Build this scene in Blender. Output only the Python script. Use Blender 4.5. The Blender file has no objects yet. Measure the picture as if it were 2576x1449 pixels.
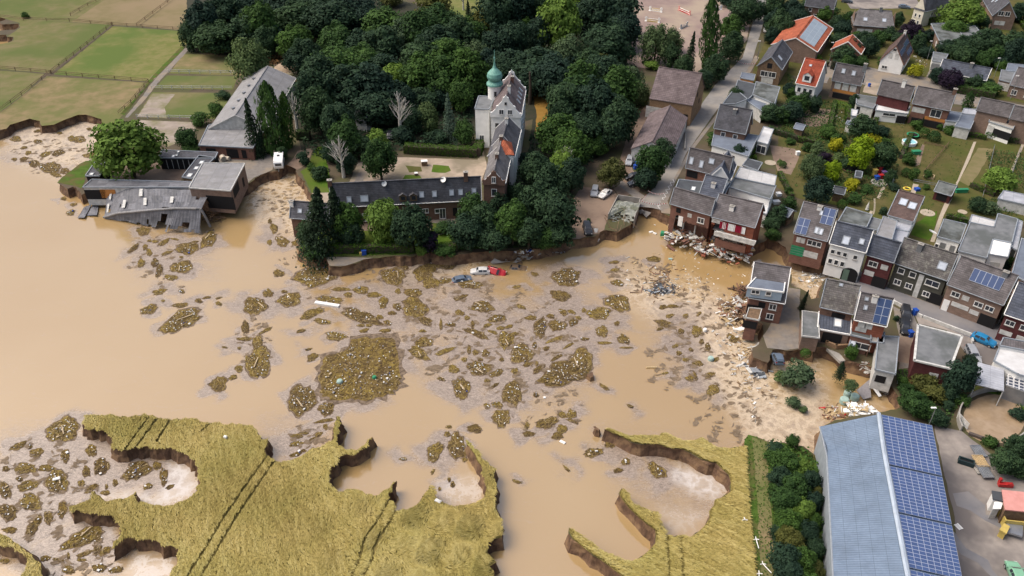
import bpy, math, random
import numpy as np
from mathutils import Vector, geometry
from mathutils.bvhtree import BVHTree
random.seed(7); rng = np.random.default_rng(11)
SC = bpy.context.scene
# ---------------- camera, world, sun, exposure ----------------
FPX, CX, CY, H, PITCH = 2040.0, 1288.0, 724.5, 92.0, math.radians(35.5)
cam = bpy.data.cameras.new('camera'); camo = bpy.data.objects.new('camera', cam)
SC.collection.objects.link(camo); SC.camera = camo
camo.location = (0, 0, H); camo.rotation_euler = (math.pi/2-PITCH, 0, 0)
cam.sensor_width = 36; cam.lens = 36*FPX/2576; cam.clip_start = 1; cam.clip_end = 6000
w = bpy.data.worlds.new('World'); SC.world = w; w.use_nodes = True
SUN_EL, SUN_AZ = math.radians(57), math.radians(-82)      # azimuth from +Y towards +X
nt = w.node_tree; nt.nodes.clear()
sky = nt.nodes.new('ShaderNodeTexSky'); sky.sky_type = 'NISHITA'; sky.sun_disc = False
sky.sun_elevation = SUN_EL; sky.sun_rotation = SUN_AZ; sky.dust_density = 8; sky.air_density = 1.2; sky.ozone_density = 0.6
bg = nt.nodes.new('ShaderNodeBackground'); bg.inputs[1].default_value = 0.15
wo = nt.nodes.new('ShaderNodeOutputWorld')
nt.links.new(sky.outputs[0], bg.inputs[0]); nt.links.new(bg.outputs[0], wo.inputs[0])
sl = bpy.data.lights.new('sun', 'SUN'); sl.energy = 1.25; sl.angle = math.radians(42); sl.color = (1, .985, .97)
so = bpy.data.objects.new('sun', sl); SC.collection.objects.link(so)
sd = Vector((math.sin(SUN_AZ)*math.cos(SUN_EL), math.cos(SUN_AZ)*math.cos(SUN_EL), math.sin(SUN_EL)))
so.rotation_euler = sd.to_track_quat('Z', 'Y').to_euler(); so.location = (0, 100, 150)
SC.view_settings.view_transform = 'Standard'; SC.view_settings.look = 'None'
SC.view_settings.exposure = 0.22; SC.view_settings.gamma = 1
SC.render.resolution_x = 1024; SC.render.resolution_y = 576

# ---------------- helpers ----------------
cp, sp = math.cos(PITCH), math.sin(PITCH)
def P(x, y, z=0.0):
    """point at height z that a picture position (2576x1449) looks at"""
    dx, dy = x-CX, -(y-CY)
    d = (dx, FPX*cp+dy*sp, -FPX*sp+dy*cp); t = (z-H)/d[2]
    return Vector((d[0]*t, d[1]*t, z))
def Pn(a, z=0.0):
    a = np.asarray(a, float); dx = a[:, 0]-CX; dy = -(a[:, 1]-CY)
    d1 = FPX*cp+dy*sp; d2 = -FPX*sp+dy*cp; t = (z-H)/d2
    return np.stack([dx*t, d1*t], 1)
def scale_at(p):      # picture px per metre at a world point
    depth = p[1]*cp+(H-p[2])*sp
    return FPX/depth
def dep_at(p): return math.atan2(H-p[2], p[1])
def T(c, r, u, v): return (644*c+u/4, 362.25*r+v/4)
def TL(c, r, *uv): return [T(c, r, uv[i], uv[i+1]) for i in range(0, len(uv), 2)]
Z = Vector((0, 0, 1))
COL = SC.collection
def tag(o, label=None, cat=None, group=None, kind=None):
    if label: o['label'] = label
    if cat: o['category'] = cat
    if group: o['group'] = group
    if kind: o['kind'] = kind
    return o
def empty(name, loc=(0, 0, 0), label=None, cat=None, group=None):
    o = bpy.data.objects.new(name, None); o.empty_display_size = .5; COL.objects.link(o); o.location = loc
    return tag(o, label, cat, group)
class MB:
    def __init__(s): s.v = []; s.f = []; s.m = []; s.uv = []
    def poly(s, pts, mi=0, uvs=None):
        pts = [Vector(p) for p in pts]; n = len(s.v); s.v += [tuple(p) for p in pts]
        s.f.append(tuple(range(n, n+len(pts)))); s.m.append(mi)
        if uvs is None:
            e = (pts[1]-pts[0]); e = e.normalized() if e.length > 1e-6 else Vector((1, 0, 0))
            nn = geometry.normal(pts) if len(pts) > 2 else Z
            if nn.length < .5: nn = Z
            g = nn.cross(e); uvs = [((p-pts[0]).dot(e), (p-pts[0]).dot(g)) for p in pts]
        s.uv += uvs
    def box(s, c, ax, ay, az, mi=0):
        c, ax, ay, az = Vector(c), Vector(ax), Vector(ay), Vector(az)
        q = lambda i, j, k: c+ax*i+ay*j+az*k
        for a in ([(-1,-1,-1),(-1,1,-1),(1,1,-1),(1,-1,-1)], [(-1,-1,1),(1,-1,1),(1,1,1),(-1,1,1)], [(-1,-1,-1),(1,-1,-1),(1,-1,1),(-1,-1,1)],
                  [(1,-1,-1),(1,1,-1),(1,1,1),(1,-1,1)], [(1,1,-1),(-1,1,-1),(-1,1,1),(1,1,1)], [(-1,1,-1),(-1,-1,-1),(-1,-1,1),(-1,1,1)]):
            s.poly([q(*t) for t in a], mi)
    def prism(s, pts, z0, z1, mi=0, top=True, bot=False, tmi=None):
        """vertical prism on a ccw ground outline"""
        pts = [Vector((p[0], p[1], 0)) for p in pts]
        ar = sum(pts[i].x*pts[(i+1) % len(pts)].y-pts[(i+1) % len(pts)].x*pts[i].y for i in range(len(pts)))
        if ar < 0: pts = pts[::-1]
        n = len(pts)
        for i in range(n):
            a, b = pts[i], pts[(i+1) % n]
            s.poly([a+Z*z0, b+Z*z0, b+Z*z1, a+Z*z1], mi)
        if top: s.poly([p+Z*z1 for p in pts], mi if tmi is None else tmi)
        if bot: s.poly([p+Z*z0 for p in pts[::-1]], mi)
    def tube(s, path, rad, n=6, mi=0, cap=True):
        path = [Vector(p) for p in path]; rings = []
        for i, p in enumerate(path):
            d = (path[min(i+1, len(path)-1)]-path[max(i-1, 0)]).normalized()
            u = d.orthogonal().normalized(); w_ = d.cross(u)
            r = rad[i] if isinstance(rad, (list, tuple)) else rad
            rings.append([p+(u*math.cos(2*math.pi*k/n)+w_*math.sin(2*math.pi*k/n))*r for k in range(n)])
        for a, b in zip(rings[:-1], rings[1:]):
            # align ring b start to ring a
            j = min(range(n), key=lambda q: (b[q]-a[0]).length); b[:] = b[j:]+b[:j]
            for k in range(n): s.poly([a[k], a[(k+1) % n], b[(k+1) % n], b[k]], mi)
        if cap: s.poly(rings[-1], mi); s.poly(rings[0][::-1], mi)
    def lathe(s, c, prof, n=16, mi=0):
        c = Vector(c)
        R = [[c+Vector((r*math.cos(2*math.pi*k/n), r*math.sin(2*math.pi*k/n), z)) for k in range(n)] for r, z in prof]
        for a, b in zip(R[:-1], R[1:]):
            for k in range(n): s.poly([a[k], a[(k+1) % n], b[(k+1) % n], b[k]], mi)
    def build(s, name, mats, parent=None, smooth=False, origin=None):
        me = bpy.data.meshes.new(name); me.from_pydata(s.v, [], s.f)
        if not isinstance(mats, (list, tuple)): mats = [mats]
        for m in mats: me.materials.append(m)
        me.polygons.foreach_set('material_index', s.m)
        uvl = me.uv_layers.new(name='UVMap'); uvl.data.foreach_set('uv', np.array(s.uv, 'f').ravel())
        if smooth: me.polygons.foreach_set('use_smooth', [True]*len(s.f))
        me.update(); o = bpy.data.objects.new(name, me); COL.objects.link(o)
        if parent: o.parent = parent; o.matrix_parent_inverse = parent.matrix_basis.inverted()
        return o
def np_mesh(name, verts, quads, mat, attr=None, parent=None, k=4):
    me = bpy.data.meshes.new(name); nv, nf = len(verts), len(quads)
    me.vertices.add(nv); me.vertices.foreach_set('co', np.asarray(verts, 'f').ravel())
    me.loops.add(nf*k); me.loops.foreach_set('vertex_index', np.asarray(quads, 'i').ravel())
    me.polygons.add(nf); me.polygons.foreach_set('loop_start', np.arange(0, nf*k, k, dtype='i'))
    me.polygons.foreach_set('loop_total', np.full(nf, k, 'i'))
    if attr:
        for an, av in attr.items():
            a = me.attributes.new(an, 'FLOAT', 'POINT'); a.data.foreach_set('value', np.asarray(av, 'f'))
    me.materials.append(mat); me.update(calc_edges=True); me.validate()
    o = bpy.data.objects.new(name, me); COL.objects.link(o)
    if parent: o.parent = parent
    return o
def copy_tree(o, parent=None):
    c = o.copy(); COL.objects.link(c); c.parent = parent
    for ch in list(o.children): copy_tree(ch, c)
    return c
def inpoly(pts, x, y):
    ins = np.zeros(len(x), bool); n = len(pts); j = n-1
    for i in range(n):
        xi, yi = pts[i][0], pts[i][1]; xj, yj = pts[j][0], pts[j][1]
        if yi != yj:
            ins ^= ((yi > y) != (yj > y)) & (x < (xj-xi)*(y-yi)/(yj-yi)+xi)
        j = i
    return ins
# ---------------- materials ----------------
def newmat(name):
    m = bpy.data.materials.new(name); m.use_nodes = True; n = m.node_tree.nodes; l = m.node_tree.links
    b = n['Principled BSDF']; return m, n, l, b
def ramp(n, stops):
    r = n.new('ShaderNodeValToRGB'); e = r.color_ramp.elements
    while len(e) < len(stops): e.new(.5)
    for k, (p, c) in zip(e, stops): k.position = p; k.color = (*c, 1)
    return r
def nz(n, l, scale, detail=4, rough=.6, co='Object', vec=None, dist=0, sc3=None):
    t = n.new('ShaderNodeTexNoise'); t.inputs['Scale'].default_value = scale; t.inputs['Detail'].default_value = detail
    t.inputs['Roughness'].default_value = rough; t.inputs['Distortion'].default_value = dist
    c = n.new('ShaderNodeTexCoord'); src = c.outputs[co] if vec is None else vec
    if sc3:
        mp = n.new('ShaderNodeMapping'); mp.inputs['Scale'].default_value = sc3[:3]
        if len(sc3) > 3: mp.inputs['Rotation'].default_value = (0, 0, sc3[3])
        l.new(src, mp.inputs[0]); src = mp.outputs[0]
    l.new(src, t.inputs['Vector']); return t
def mixc(n, l, fac, a, b, mode='MIX'):
    x = n.new('ShaderNodeMix'); x.data_type = 'RGBA'; x.blend_type = mode
    for i, s_ in ((0, fac), (6, a), (7, b)):
        if isinstance(s_, (int, float)): x.inputs[i].default_value = s_
        elif isinstance(s_, tuple): x.inputs[i].default_value = (*s_, 1)
        else: l.new(s_, x.inputs[i])
    return x.outputs[2]
def mth(n, l, op, a, b=None):
    x = n.new('ShaderNodeMath'); x.operation = op
    for i, s_ in ((0, a), (1, b)):
        if s_ is None: continue
        if isinstance(s_, (int, float)): x.inputs[i].default_value = s_
        else: l.new(s_, x.inputs[i])
    return x.outputs[0]
def M(name, c1, c2=None, scale=1.0, rough=.85, c3=None, scale2=.15, bump=0, detail=5, spec=.3, metal=0, sc3=None, lo=.35, hi=.65):
    m, n, l, b = newmat(name); b.inputs['Roughness'].default_value = rough
    b.inputs['Specular IOR Level'].default_value = spec; b.inputs['Metallic'].default_value = metal
    if c2 is None: c2 = tuple(x*.82 for x in c1)
    t = nz(n, l, scale, detail, sc3=sc3); r = ramp(n, [(lo, c1), (hi, c2)]); l.new(t.outputs[0], r.inputs[0]); out = r.outputs[0]
    if c3:
        t2 = nz(n, l, scale2, 4); r2 = ramp(n, [(.45, (0, 0, 0)), (.6, (1, 1, 1))]); l.new(t2.outputs[0], r2.inputs[0])
        out = mixc(n, l, r2.outputs[0], out, c3)
    l.new(out, b.inputs['Base Color'])
    if bump:
        bp = n.new('ShaderNodeBump'); bp.inputs['Strength'].default_value = bump; bp.inputs['Distance'].default_value = .2
        l.new(t.outputs[0], bp.inputs['Height']); l.new(bp.outputs[0], b.inputs['Normal'])
    return m
def MR(name, c1, c2, row=.38, colw=.3, rough=.8, moss=None, strength=.5, spec=.25):
    """roof covering: courses across the slope, columns down it (UV in metres)"""
    m, n, l, b = newmat(name); b.inputs['Roughness'].default_value = rough; b.inputs['Specular IOR Level'].default_value = spec
    tc = n.new('ShaderNodeTexCoord'); sx = n.new('ShaderNodeSeparateXYZ'); l.new(tc.outputs['UV'], sx.inputs[0])
    fr = mth(n, l, 'FRACT', mth(n, l, 'DIVIDE', sx.outputs[1], row)); fc = mth(n, l, 'FRACT', mth(n, l, 'DIVIDE', sx.outputs[0], colw))
    k1 = mth(n, l, 'LESS_THAN', fr, .28); k2 = mth(n, l, 'LESS_THAN', fc, .22)
    k = mth(n, l, 'MAXIMUM', k1, mth(n, l, 'MULTIPLY', k2, .6))
    br = n.new('ShaderNodeTexBrick'); br.inputs['Scale'].default_value = 1; br.inputs['Brick Width'].default_value = colw*2; br.inputs['Row Height'].default_value = row
    br.inputs['Mortar Size'].default_value = 0; br.inputs['Color1'].default_value = (*c1, 1); br.inputs['Color2'].default_value = (*c2, 1); l.new(tc.outputs['UV'], br.inputs[0])
    t = nz(n, l, .5, 6, .7); r = ramp(n, [(.34, (.62, .61, .6)), (.66, (1.28, 1.28, 1.3))]); l.new(t.outputs[0], r.inputs[0])
    out = mixc(n, l, 1.0, br.outputs[0], r.outputs[0], 'MULTIPLY')
    out = mixc(n, l, mth(n, l, 'MULTIPLY', k, strength), out, tuple(x*.35 for x in c1))
    if moss:
        t2 = nz(n, l, 1.4, 8, .75); r2 = ramp(n, [(.52, (0, 0, 0)), (.66, (1, 1, 1))]); l.new(t2.outputs[0], r2.inputs[0])
        out = mixc(n, l, r2.outputs[0], out, moss)
    l.new(out, b.inputs['Base Color'])
    bp = n.new('ShaderNodeBump'); bp.inputs['Strength'].default_value = .5; bp.inputs['Distance'].default_value = .05; bp.invert = True
    l.new(k, bp.inputs['Height']); l.new(bp.outputs[0], b.inputs['Normal'])
    return m
def MC(name, c1, c2, period=.4, axis=0, rough=.6, sheet=3.0, stain=None, spec=.3):
    """corrugated sheet: ribs along the slope, sheet laps"""
    m, n, l, b = newmat(name); b.inputs['Roughness'].default_value = rough; b.inputs['Specular IOR Level'].default_value = spec
    tc = n.new('ShaderNodeTexCoord'); sx = n.new('ShaderNodeSeparateXYZ'); l.new(tc.outputs['UV'], sx.inputs[0])
    s_ = mth(n, l, 'SINE', mth(n, l, 'MULTIPLY', sx.outputs[axis], 2*math.pi/period)); s_ = mth(n, l, 'MULTIPLY_ADD', s_, .5); s_.node.inputs[2].default_value = .5
    lap = mth(n, l, 'LESS_THAN', mth(n, l, 'FRACT', mth(n, l, 'DIVIDE', sx.outputs[1-axis], sheet)), .03)
    br = n.new('ShaderNodeTexBrick'); br.inputs['Scale'].default_value = 1; br.inputs['Mortar Size'].default_value = 0
    br.inputs['Brick Width'].default_value = 1.1 if axis == 0 else sheet; br.inputs['Row Height'].default_value = sheet if axis == 0 else 1.1
    br.inputs['Color1'].default_value = (*c1, 1); br.inputs['Color2'].default_value = (*c2, 1); l.new(tc.outputs['UV'], br.inputs[0])
    t = nz(n, l, .35, 7, .75); r = ramp(n, [(.3, (.7, .7, .7)), (.68, (1.15, 1.15, 1.15))]); l.new(t.outputs[0], r.inputs[0])
    out = mixc(n, l, 1.0, br.outputs[0], r.outputs[0], 'MULTIPLY')
    out = mixc(n, l, mth(n, l, 'MULTIPLY', mth(n, l, 'MAXIMUM', mth(n, l, 'MULTIPLY', s_, .35), lap), .8), out, tuple(x*.45 for x in c1))
    if stain:
        t2 = nz(n, l, .8, 8, .8); r2 = ramp(n, [(.5, (0, 0, 0)), (.62, (1, 1, 1))]); l.new(t2.outputs[0], r2.inputs[0])
        out = mixc(n, l, mth(n, l, 'MULTIPLY', r2.outputs[0], .7), out, stain)
    l.new(out, b.inputs['Base Color'])
    bp = n.new('ShaderNodeBump'); bp.inputs['Strength'].default_value = .6; bp.inputs['Distance'].default_value = .06
    l.new(s_, bp.inputs['Height']); l.new(bp.outputs[0], b.inputs['Normal'])
    return m
def MS(name, pw, ph, cell, line, lw=.07, rough=.15):
    """photovoltaic modules in a grid (UV in metres)"""
    m, n, l, b = newmat(name); b.inputs['Roughness'].default_value = rough; b.inputs['Specular IOR Level'].default_value = .5
    tc = n.new('ShaderNodeTexCoord'); br = n.new('ShaderNodeTexBrick'); br.offset = 0; br.inputs['Scale'].default_value = 1
    br.inputs['Mortar Size'].default_value = lw; br.inputs['Mortar Smooth'].default_value = 0; br.inputs['Brick Width'].default_value = pw; br.inputs['Row Height'].default_value = ph
    br.inputs['Color1'].default_value = (*cell, 1); br.inputs['Color2'].default_value = (*[x*.85 for x in cell], 1); br.inputs['Mortar'].default_value = (*line, 1)
    l.new(tc.outputs['UV'], br.inputs[0]); l.new(br.outputs[0], b.inputs['Base Color']); return m
def MB_(name, c1, c2, mortar=None, wear=None):
    """brick wall"""
    m, n, l, b = newmat(name); b.inputs['Roughness'].default_value = .9; b.inputs['Specular IOR Level'].default_value = .2
    tc = n.new('ShaderNodeTexCoord'); br = n.new('ShaderNodeTexBrick'); br.inputs['Scale'].default_value = 1
    br.inputs['Brick Width'].default_value = .5; br.inputs['Row Height'].default_value = .16; br.inputs['Mortar Size'].default_value = .02
    br.inputs['Color1'].default_value = (*c1, 1); br.inputs['Color2'].default_value = (*c2, 1); br.inputs['Mortar'].default_value = (*(mortar or tuple(x*.7 for x in c1)), 1)
    l.new(tc.outputs['UV'], br.inputs[0]); out = br.outputs[0]
    t = nz(n, l, .7, 6, .7); r = ramp(n, [(.3, (.75, .75, .75)), (.7, (1.15, 1.15, 1.15))]); l.new(t.outputs[0], r.inputs[0])
    out = mixc(n, l, 1.0, out, r.outputs[0], 'MULTIPLY')
    if wear:
        t2 = nz(n, l, .9, 5, .6); r2 = ramp(n, [(.52, (0, 0, 0)), (.6, (1, 1, 1))]); l.new(t2.outputs[0], r2.inputs[0]); out = mixc(n, l, r2.outputs[0], out, wear)
    l.new(out, b.inputs['Base Color']); return m
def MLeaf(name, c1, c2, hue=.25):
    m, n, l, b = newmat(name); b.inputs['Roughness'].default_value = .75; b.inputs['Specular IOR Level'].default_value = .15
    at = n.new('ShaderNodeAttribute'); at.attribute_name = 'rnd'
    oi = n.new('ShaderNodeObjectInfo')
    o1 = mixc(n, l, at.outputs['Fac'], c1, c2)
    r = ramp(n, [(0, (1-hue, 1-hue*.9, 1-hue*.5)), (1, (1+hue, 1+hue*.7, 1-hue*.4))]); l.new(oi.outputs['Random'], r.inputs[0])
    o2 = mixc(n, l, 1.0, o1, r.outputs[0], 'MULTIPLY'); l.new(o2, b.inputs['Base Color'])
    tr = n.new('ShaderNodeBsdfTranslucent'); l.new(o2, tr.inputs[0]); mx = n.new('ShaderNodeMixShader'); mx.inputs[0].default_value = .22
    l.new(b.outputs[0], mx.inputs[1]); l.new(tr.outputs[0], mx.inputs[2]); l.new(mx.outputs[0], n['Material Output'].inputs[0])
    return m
m_white = M('white_paint', (.84, .84, .82), (.76, .76, .74), .8); m_cream = M('cream_render', (.66, .62, .52), (.55, .52, .44), .6)
m_white2 = M('weathered_white', (.62, .62, .6), (.42, .42, .4), 1.2); m_dark = M('dark_void', (.012, .012, .014)); m_metal = M('grey_metal', (.35, .37, .4), rough=.4, metal=.6)
m_glass = M('window_glass', (.03, .035, .045), (.05, .055, .065), 3, rough=.08, spec=.6); m_sky = M('roof_window_glass', (.55, .6, .68), (.45, .5, .58), 2, rough=.15, spec=.6)
m_zinc = M('zinc', (.3, .33, .37), (.24, .27, .3), 2, rough=.5); m_conc = M('concrete', (.36, .34, .31), (.25, .24, .22), .7); m_wood = M('weathered_wood', (.2, .13, .08), (.12, .08, .05), 2)
m_lightwood = M('pale_timber', (.5, .38, .22), (.36, .27, .15), 2); m_orange = M('orange_board', (.5, .22, .06), (.4, .17, .05), 2); m_black = M('black_rubber', (.015, .015, .016)); m_chrome = M('bright_metal', (.6, .62, .65), rough=.25, metal=.7)
m_brick = MB_('brown_brick', (.2, .12, .09), (.15, .09, .07)); m_brick2 = MB_('red_brick', (.22, .115, .088), (.165, .085, .065)); m_brick3 = MB_('dark_red_brick', (.12, .04, .04), (.09, .03, .03)); m_brick4 = MB_('yellow_brown_brick', (.3, .2, .12), (.24, .15, .09))
m_brick5 = MB_('pale_brown_brick', (.27, .19, .15), (.21, .145, .115)); m_bricko = MB_('orange_brick', (.3, .105, .065), (.23, .08, .05)); m_olive = M('dark_olive_render', (.075, .075, .06), (.055, .055, .045), 1)
r_dark = MR('dark_grey_tiles', (.105, .107, .122), (.077, .079, .092)); r_slate = MR('blue_slate', (.095, .108, .14), (.07, .082, .11), .5); r_brown = MR('brown_grey_tiles', (.158, .146, .15), (.12, .11, .115)); r_brown2 = MR('brown_tiles', (.13, .09, .08), (.1, .07, .065))
r_grey = MR('grey_concrete_tiles', (.2, .192, .195), (.155, .15, .152)); r_red = MR('red_clay_tiles', (.34, .075, .04), (.27, .055, .03)); r_orange = MR('orange_clay_tiles', (.42, .12, .06), (.34, .09, .045)); r_moss = MR('mossy_grey_tiles', (.15, .14, .138), (.11, .104, .1), moss=(.24, .24, .21))
r_purple = MR('purple_brown_tiles', (.185, .148, .15), (.145, .115, .118), .5, .5)
f_grey = M('grey_roofing_felt', (.185, .195, .205), (.135, .143, .152), .6, c3=(.1, .11, .11)); f_green = M('green_grey_felt', (.165, .18, .18), (.105, .118, .12), .5, c3=(.06, .065, .06), scale2=.3); f_dark = M('dark_felt', (.07, .08, .09), (.05, .055, .065), .6)
f_blue = M('blue_grey_felt', (.16, .19, .24), (.12, .14, .18), .5); f_white = M('white_roof_sheet', (.62, .63, .64), (.48, .48, .48), .5); f_cement = MC('fibre_cement_sheet', (.3, .3, .31), (.24, .24, .25), .5, stain=(.2, .19, .18))
c_barn = MC('weathered_corrugated_sheet', (.2, .205, .23), (.095, .1, .115), .6, 0, sheet=2.4, stain=(.075, .075, .085)); c_hall = MC('blue_grey_trapezoid_sheet', (.155, .22, .32), (.145, .205, .3), .5, 1, sheet=7.0); c_trans = MC('translucent_sheet', (.45, .47, .52), (.35, .37, .42), .6, 0, sheet=2.)
c_wcor = MC('white_corrugated_sheet', (.6, .6, .6), (.5, .5, .5), .5); m_solar = MS('solar_modules', 1.0, 1.65, (.045, .075, .17), (.3, .34, .42), .05); m_solarhall = MS('hall_solar_modules', 1.66, 1.0, (.075, .122, .28), (.46, .49, .57), .055)
m_solargrey = MS('pale_solar_modules', 1.0, 1.6, (.3, .36, .42), (.4, .45, .5), .05); m_copper = M('green_copper', (.17, .38, .32), (.12, .28, .24), 1.5, rough=.5)
m_teal = M('teal_plastic', (.36, .5, .46)); m_blue = M('blue_plastic', (.02, .08, .4), rough=.4); m_yellow = M('yellow_plastic', (.55, .42, .12), rough=.4); m_redp = M('red_plastic', (.45, .03, .03), rough=.4); m_greenp = M('green_plastic', (.03, .25, .12), rough=.5)
m_pink = M('faded_red_tarpaulin', (.6, .29, .26), (.52, .24, .21), 1)
# ---------------- ground ----------------
ZW = -2.2
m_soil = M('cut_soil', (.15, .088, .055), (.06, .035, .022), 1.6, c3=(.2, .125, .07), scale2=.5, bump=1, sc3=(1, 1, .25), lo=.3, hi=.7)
m_earth = M('earth', (.10, .075, .05), (.07, .058, .035), .25, c3=(.075, .075, .03), scale2=.08)
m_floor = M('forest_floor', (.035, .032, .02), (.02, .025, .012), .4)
def grassmat(name, c1, c2, c3=None, s=.12, s2=.04): return M(name, c1, c2, s, .95, c3, s2, detail=12, spec=.05, lo=.4, hi=.6)
g_past = grassmat('pasture_grass', (.135, .14, .055), (.175, .155, .08), (.105, .13, .045), .2, .03); g_past2 = grassmat('lush_pasture', (.14, .155, .05), (.19, .18, .075), (.1, .14, .04), .3, .04)
g_dry = grassmat('dry_pasture', (.165, .15, .07), (.24, .185, .105), (.135, .145, .055), .25, .06); g_tan = grassmat('dry_stubble', (.2, .165, .09), (.155, .14, .065), (.23, .18, .11), .3, .02)
g_lawn = grassmat('green_lawn', (.075, .13, .018), (.05, .1, .012), (.09, .12, .025), .6, .15); g_lawnb = grassmat('brownish_lawn', (.11, .095, .04), (.085, .08, .03), (.075, .085, .025), .5, .1)
g_verge = grassmat('verge_grass', (.075, .13, .025), (.055, .09, .018), (.11, .1, .04), .6, .3)
s_arena = M('arena_sand', (.27, .2, .175), (.22, .16, .145), .3, c3=(.33, .265, .205), scale2=.04); s_pad = M('paddock_sand', (.33, .28, .24), (.24, .2, .165), .3, c3=(.17, .16, .08), scale2=.12)
s_road = M('road_asphalt', (.235, .225, .215), (.19, .183, .176), .7, c3=(.28, .258, .228), scale2=.1); s_road2 = M('street_asphalt', (.175, .175, .19), (.145, .145, .158), .6, c3=(.21, .2, .2), scale2=.12)
s_pave = M('paving', (.215, .195, .178), (.165, .15, .135), 1.2, c3=(.25, .205, .155), scale2=.2); s_mud = M('silted_ground', (.2, .145, .11), (.15, .105, .08), .5, c3=(.24, .175, .13), scale2=.12)
s_grav = M('court_gravel', (.38, .31, .24), (.28, .225, .175), .5, c3=(.2, .17, .12), scale2=.1); s_yard = M('yard_concrete', (.31, .275, .245), (.22, .195, .178), .5, c3=(.14, .125, .12), scale2=.09)
s_slab = M('path_slabs', (.42, .36, .28), (.34, .29, .22), 1.5); s_line = M('road_paint', (.65, .65, .63), (.5, .5, .5), 2)
def refine(pts, step=1.0, jit=.22, lim=None, z=0):
    """ground outline from picture positions, subdivided and roughened"""
    W = [P(x, y, z) for x, y in pts]; out = []
    for i, a in enumerate(W):
        b = W[(i+1) % len(W)]; L = (b-a).length
        if lim and not (lim(a) and lim(b)): out.append(a); continue
        k = max(1, int(L/step)); nrm = Vector((-(b-a).y, (b-a).x, 0)).normalized() if L > 0 else Z
        for j in range(k):
            out.append(a.lerp(b, j/k)+nrm*(random.uniform(-1, 1)*jit if (j or 1) else 0))
    return out
def fill(mb, W, z):
    tris = geometry.tessellate_polygon([[Vector((p.x, p.y, 0)) for p in W]])
    ar = sum(W[i].x*W[(i+1) % len(W)].y-W[(i+1) % len(W)].x*W[i].y for i in range(len(W)))
    n = len(mb.v); mb.v += [(p.x, p.y, z) for p in W]
    for t in tris:
        a, b, c = [W[i] for i in t]
        if (b-a).to_2d().cross((c-a).to_2d()) < 0: t = (t[0], t[2], t[1])
        mb.f.append(tuple(n+i for i in t)); mb.m.append(0); mb.uv += [(W[i].x, W[i].y) for i in t]
    return ar
sheetn = [0]
def sheet(name, pts, mat, lvl=1, jit=.12, step=1.5, kind='structure'):
    W = refine(pts, step, jit, lambda p: p.y < 420) if jit else [P(x, y) for x, y in pts]
    sheetn[0] += 1
    mb = MB(); fill(mb, W, .012*lvl+sheetn[0]*.0004); o = mb.build(name, mat); o['kind'] = kind; return o
def strip(name, pts, width, mat, lvl=2, jit=.05):
    W = [P(x, y) for x, y in pts]; mb = MB(); sheetn[0] += 1; z = .012*lvl+sheetn[0]*.0004
    L, R = [], []
    W2 = []
    for a, b in zip(W[:-1], W[1:]):
        k = max(1, int((b-a).length/3)); W2 += [a.lerp(b, j/k) for j in range(k)]
    W2.append(W[-1])
    for i, p in enumerate(W2):
        d = (W2[min(i+1, len(W2)-1)]-W2[max(i-1, 0)]).normalized(); nn = Vector((-d.y, d.x, 0))
        h = width/2*(1+random.uniform(-jit, jit)); L.append(p+nn*h+Z*z); R.append(p-nn*h+Z*z)
    for i in range(len(W2)-1): mb.poly([R[i], R[i+1], L[i+1], L[i]])
    o = mb.build(name, mat); o['kind'] = 'structure'; return o
def land(name, pts, mat, lim, z=0.0, depth=1.2, step=.9, jit=.22):
    W = refine(pts, step, jit, lim)
    mb = MB(); ar = fill(mb, W, z); top = mb.build(name, mat); top['kind'] = 'structure'
    if ar < 0: W = W[::-1]
    mb = MB(); n = len(W); rings = []
    nr = []
    for i in range(n):
        d = (W[(i+1) % n]-W[i-1]); nr.append(Vector((d.y, -d.x, 0)).normalized())
    fl = [random.uniform(-.22, .3)*random.choice((.3, 1)) for _ in range(n)]
    prof = [(0, 0), (-.12, -.3), (-.02, -.9), (.18, -1.5), (.45, ZW-.15-z), (.9, ZW-1-z)]
    for o_, dz in prof:
        r = []
        for i in range(n):
            j = (math.sin(i*.9)+math.sin(i*.37+2)+random.uniform(-1, 1))*.09*(1 if o_ or dz else 0)
            r.append(W[i]+nr[i]*(o_+j+(fl[i] if dz else 0))+Z*(z+dz+(random.uniform(-.08, .08) if dz else 0)))
        rings.append(r)
    for a, b in zip(rings[:-1], rings[1:]):
        for i in range(n):
            j = (i+1) % n
            if not (lim(W[i]) or lim(W[j])): continue
            mb.poly([b[i], b[j], a[j], a[i]])
    wl = mb.build('eroded_bank', m_soil); wl['kind'] = 'structure'
    return W
vis = lambda p: p.y < 330 and abs(p.x) < 260 and p.y > 40
FAR = -700
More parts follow.
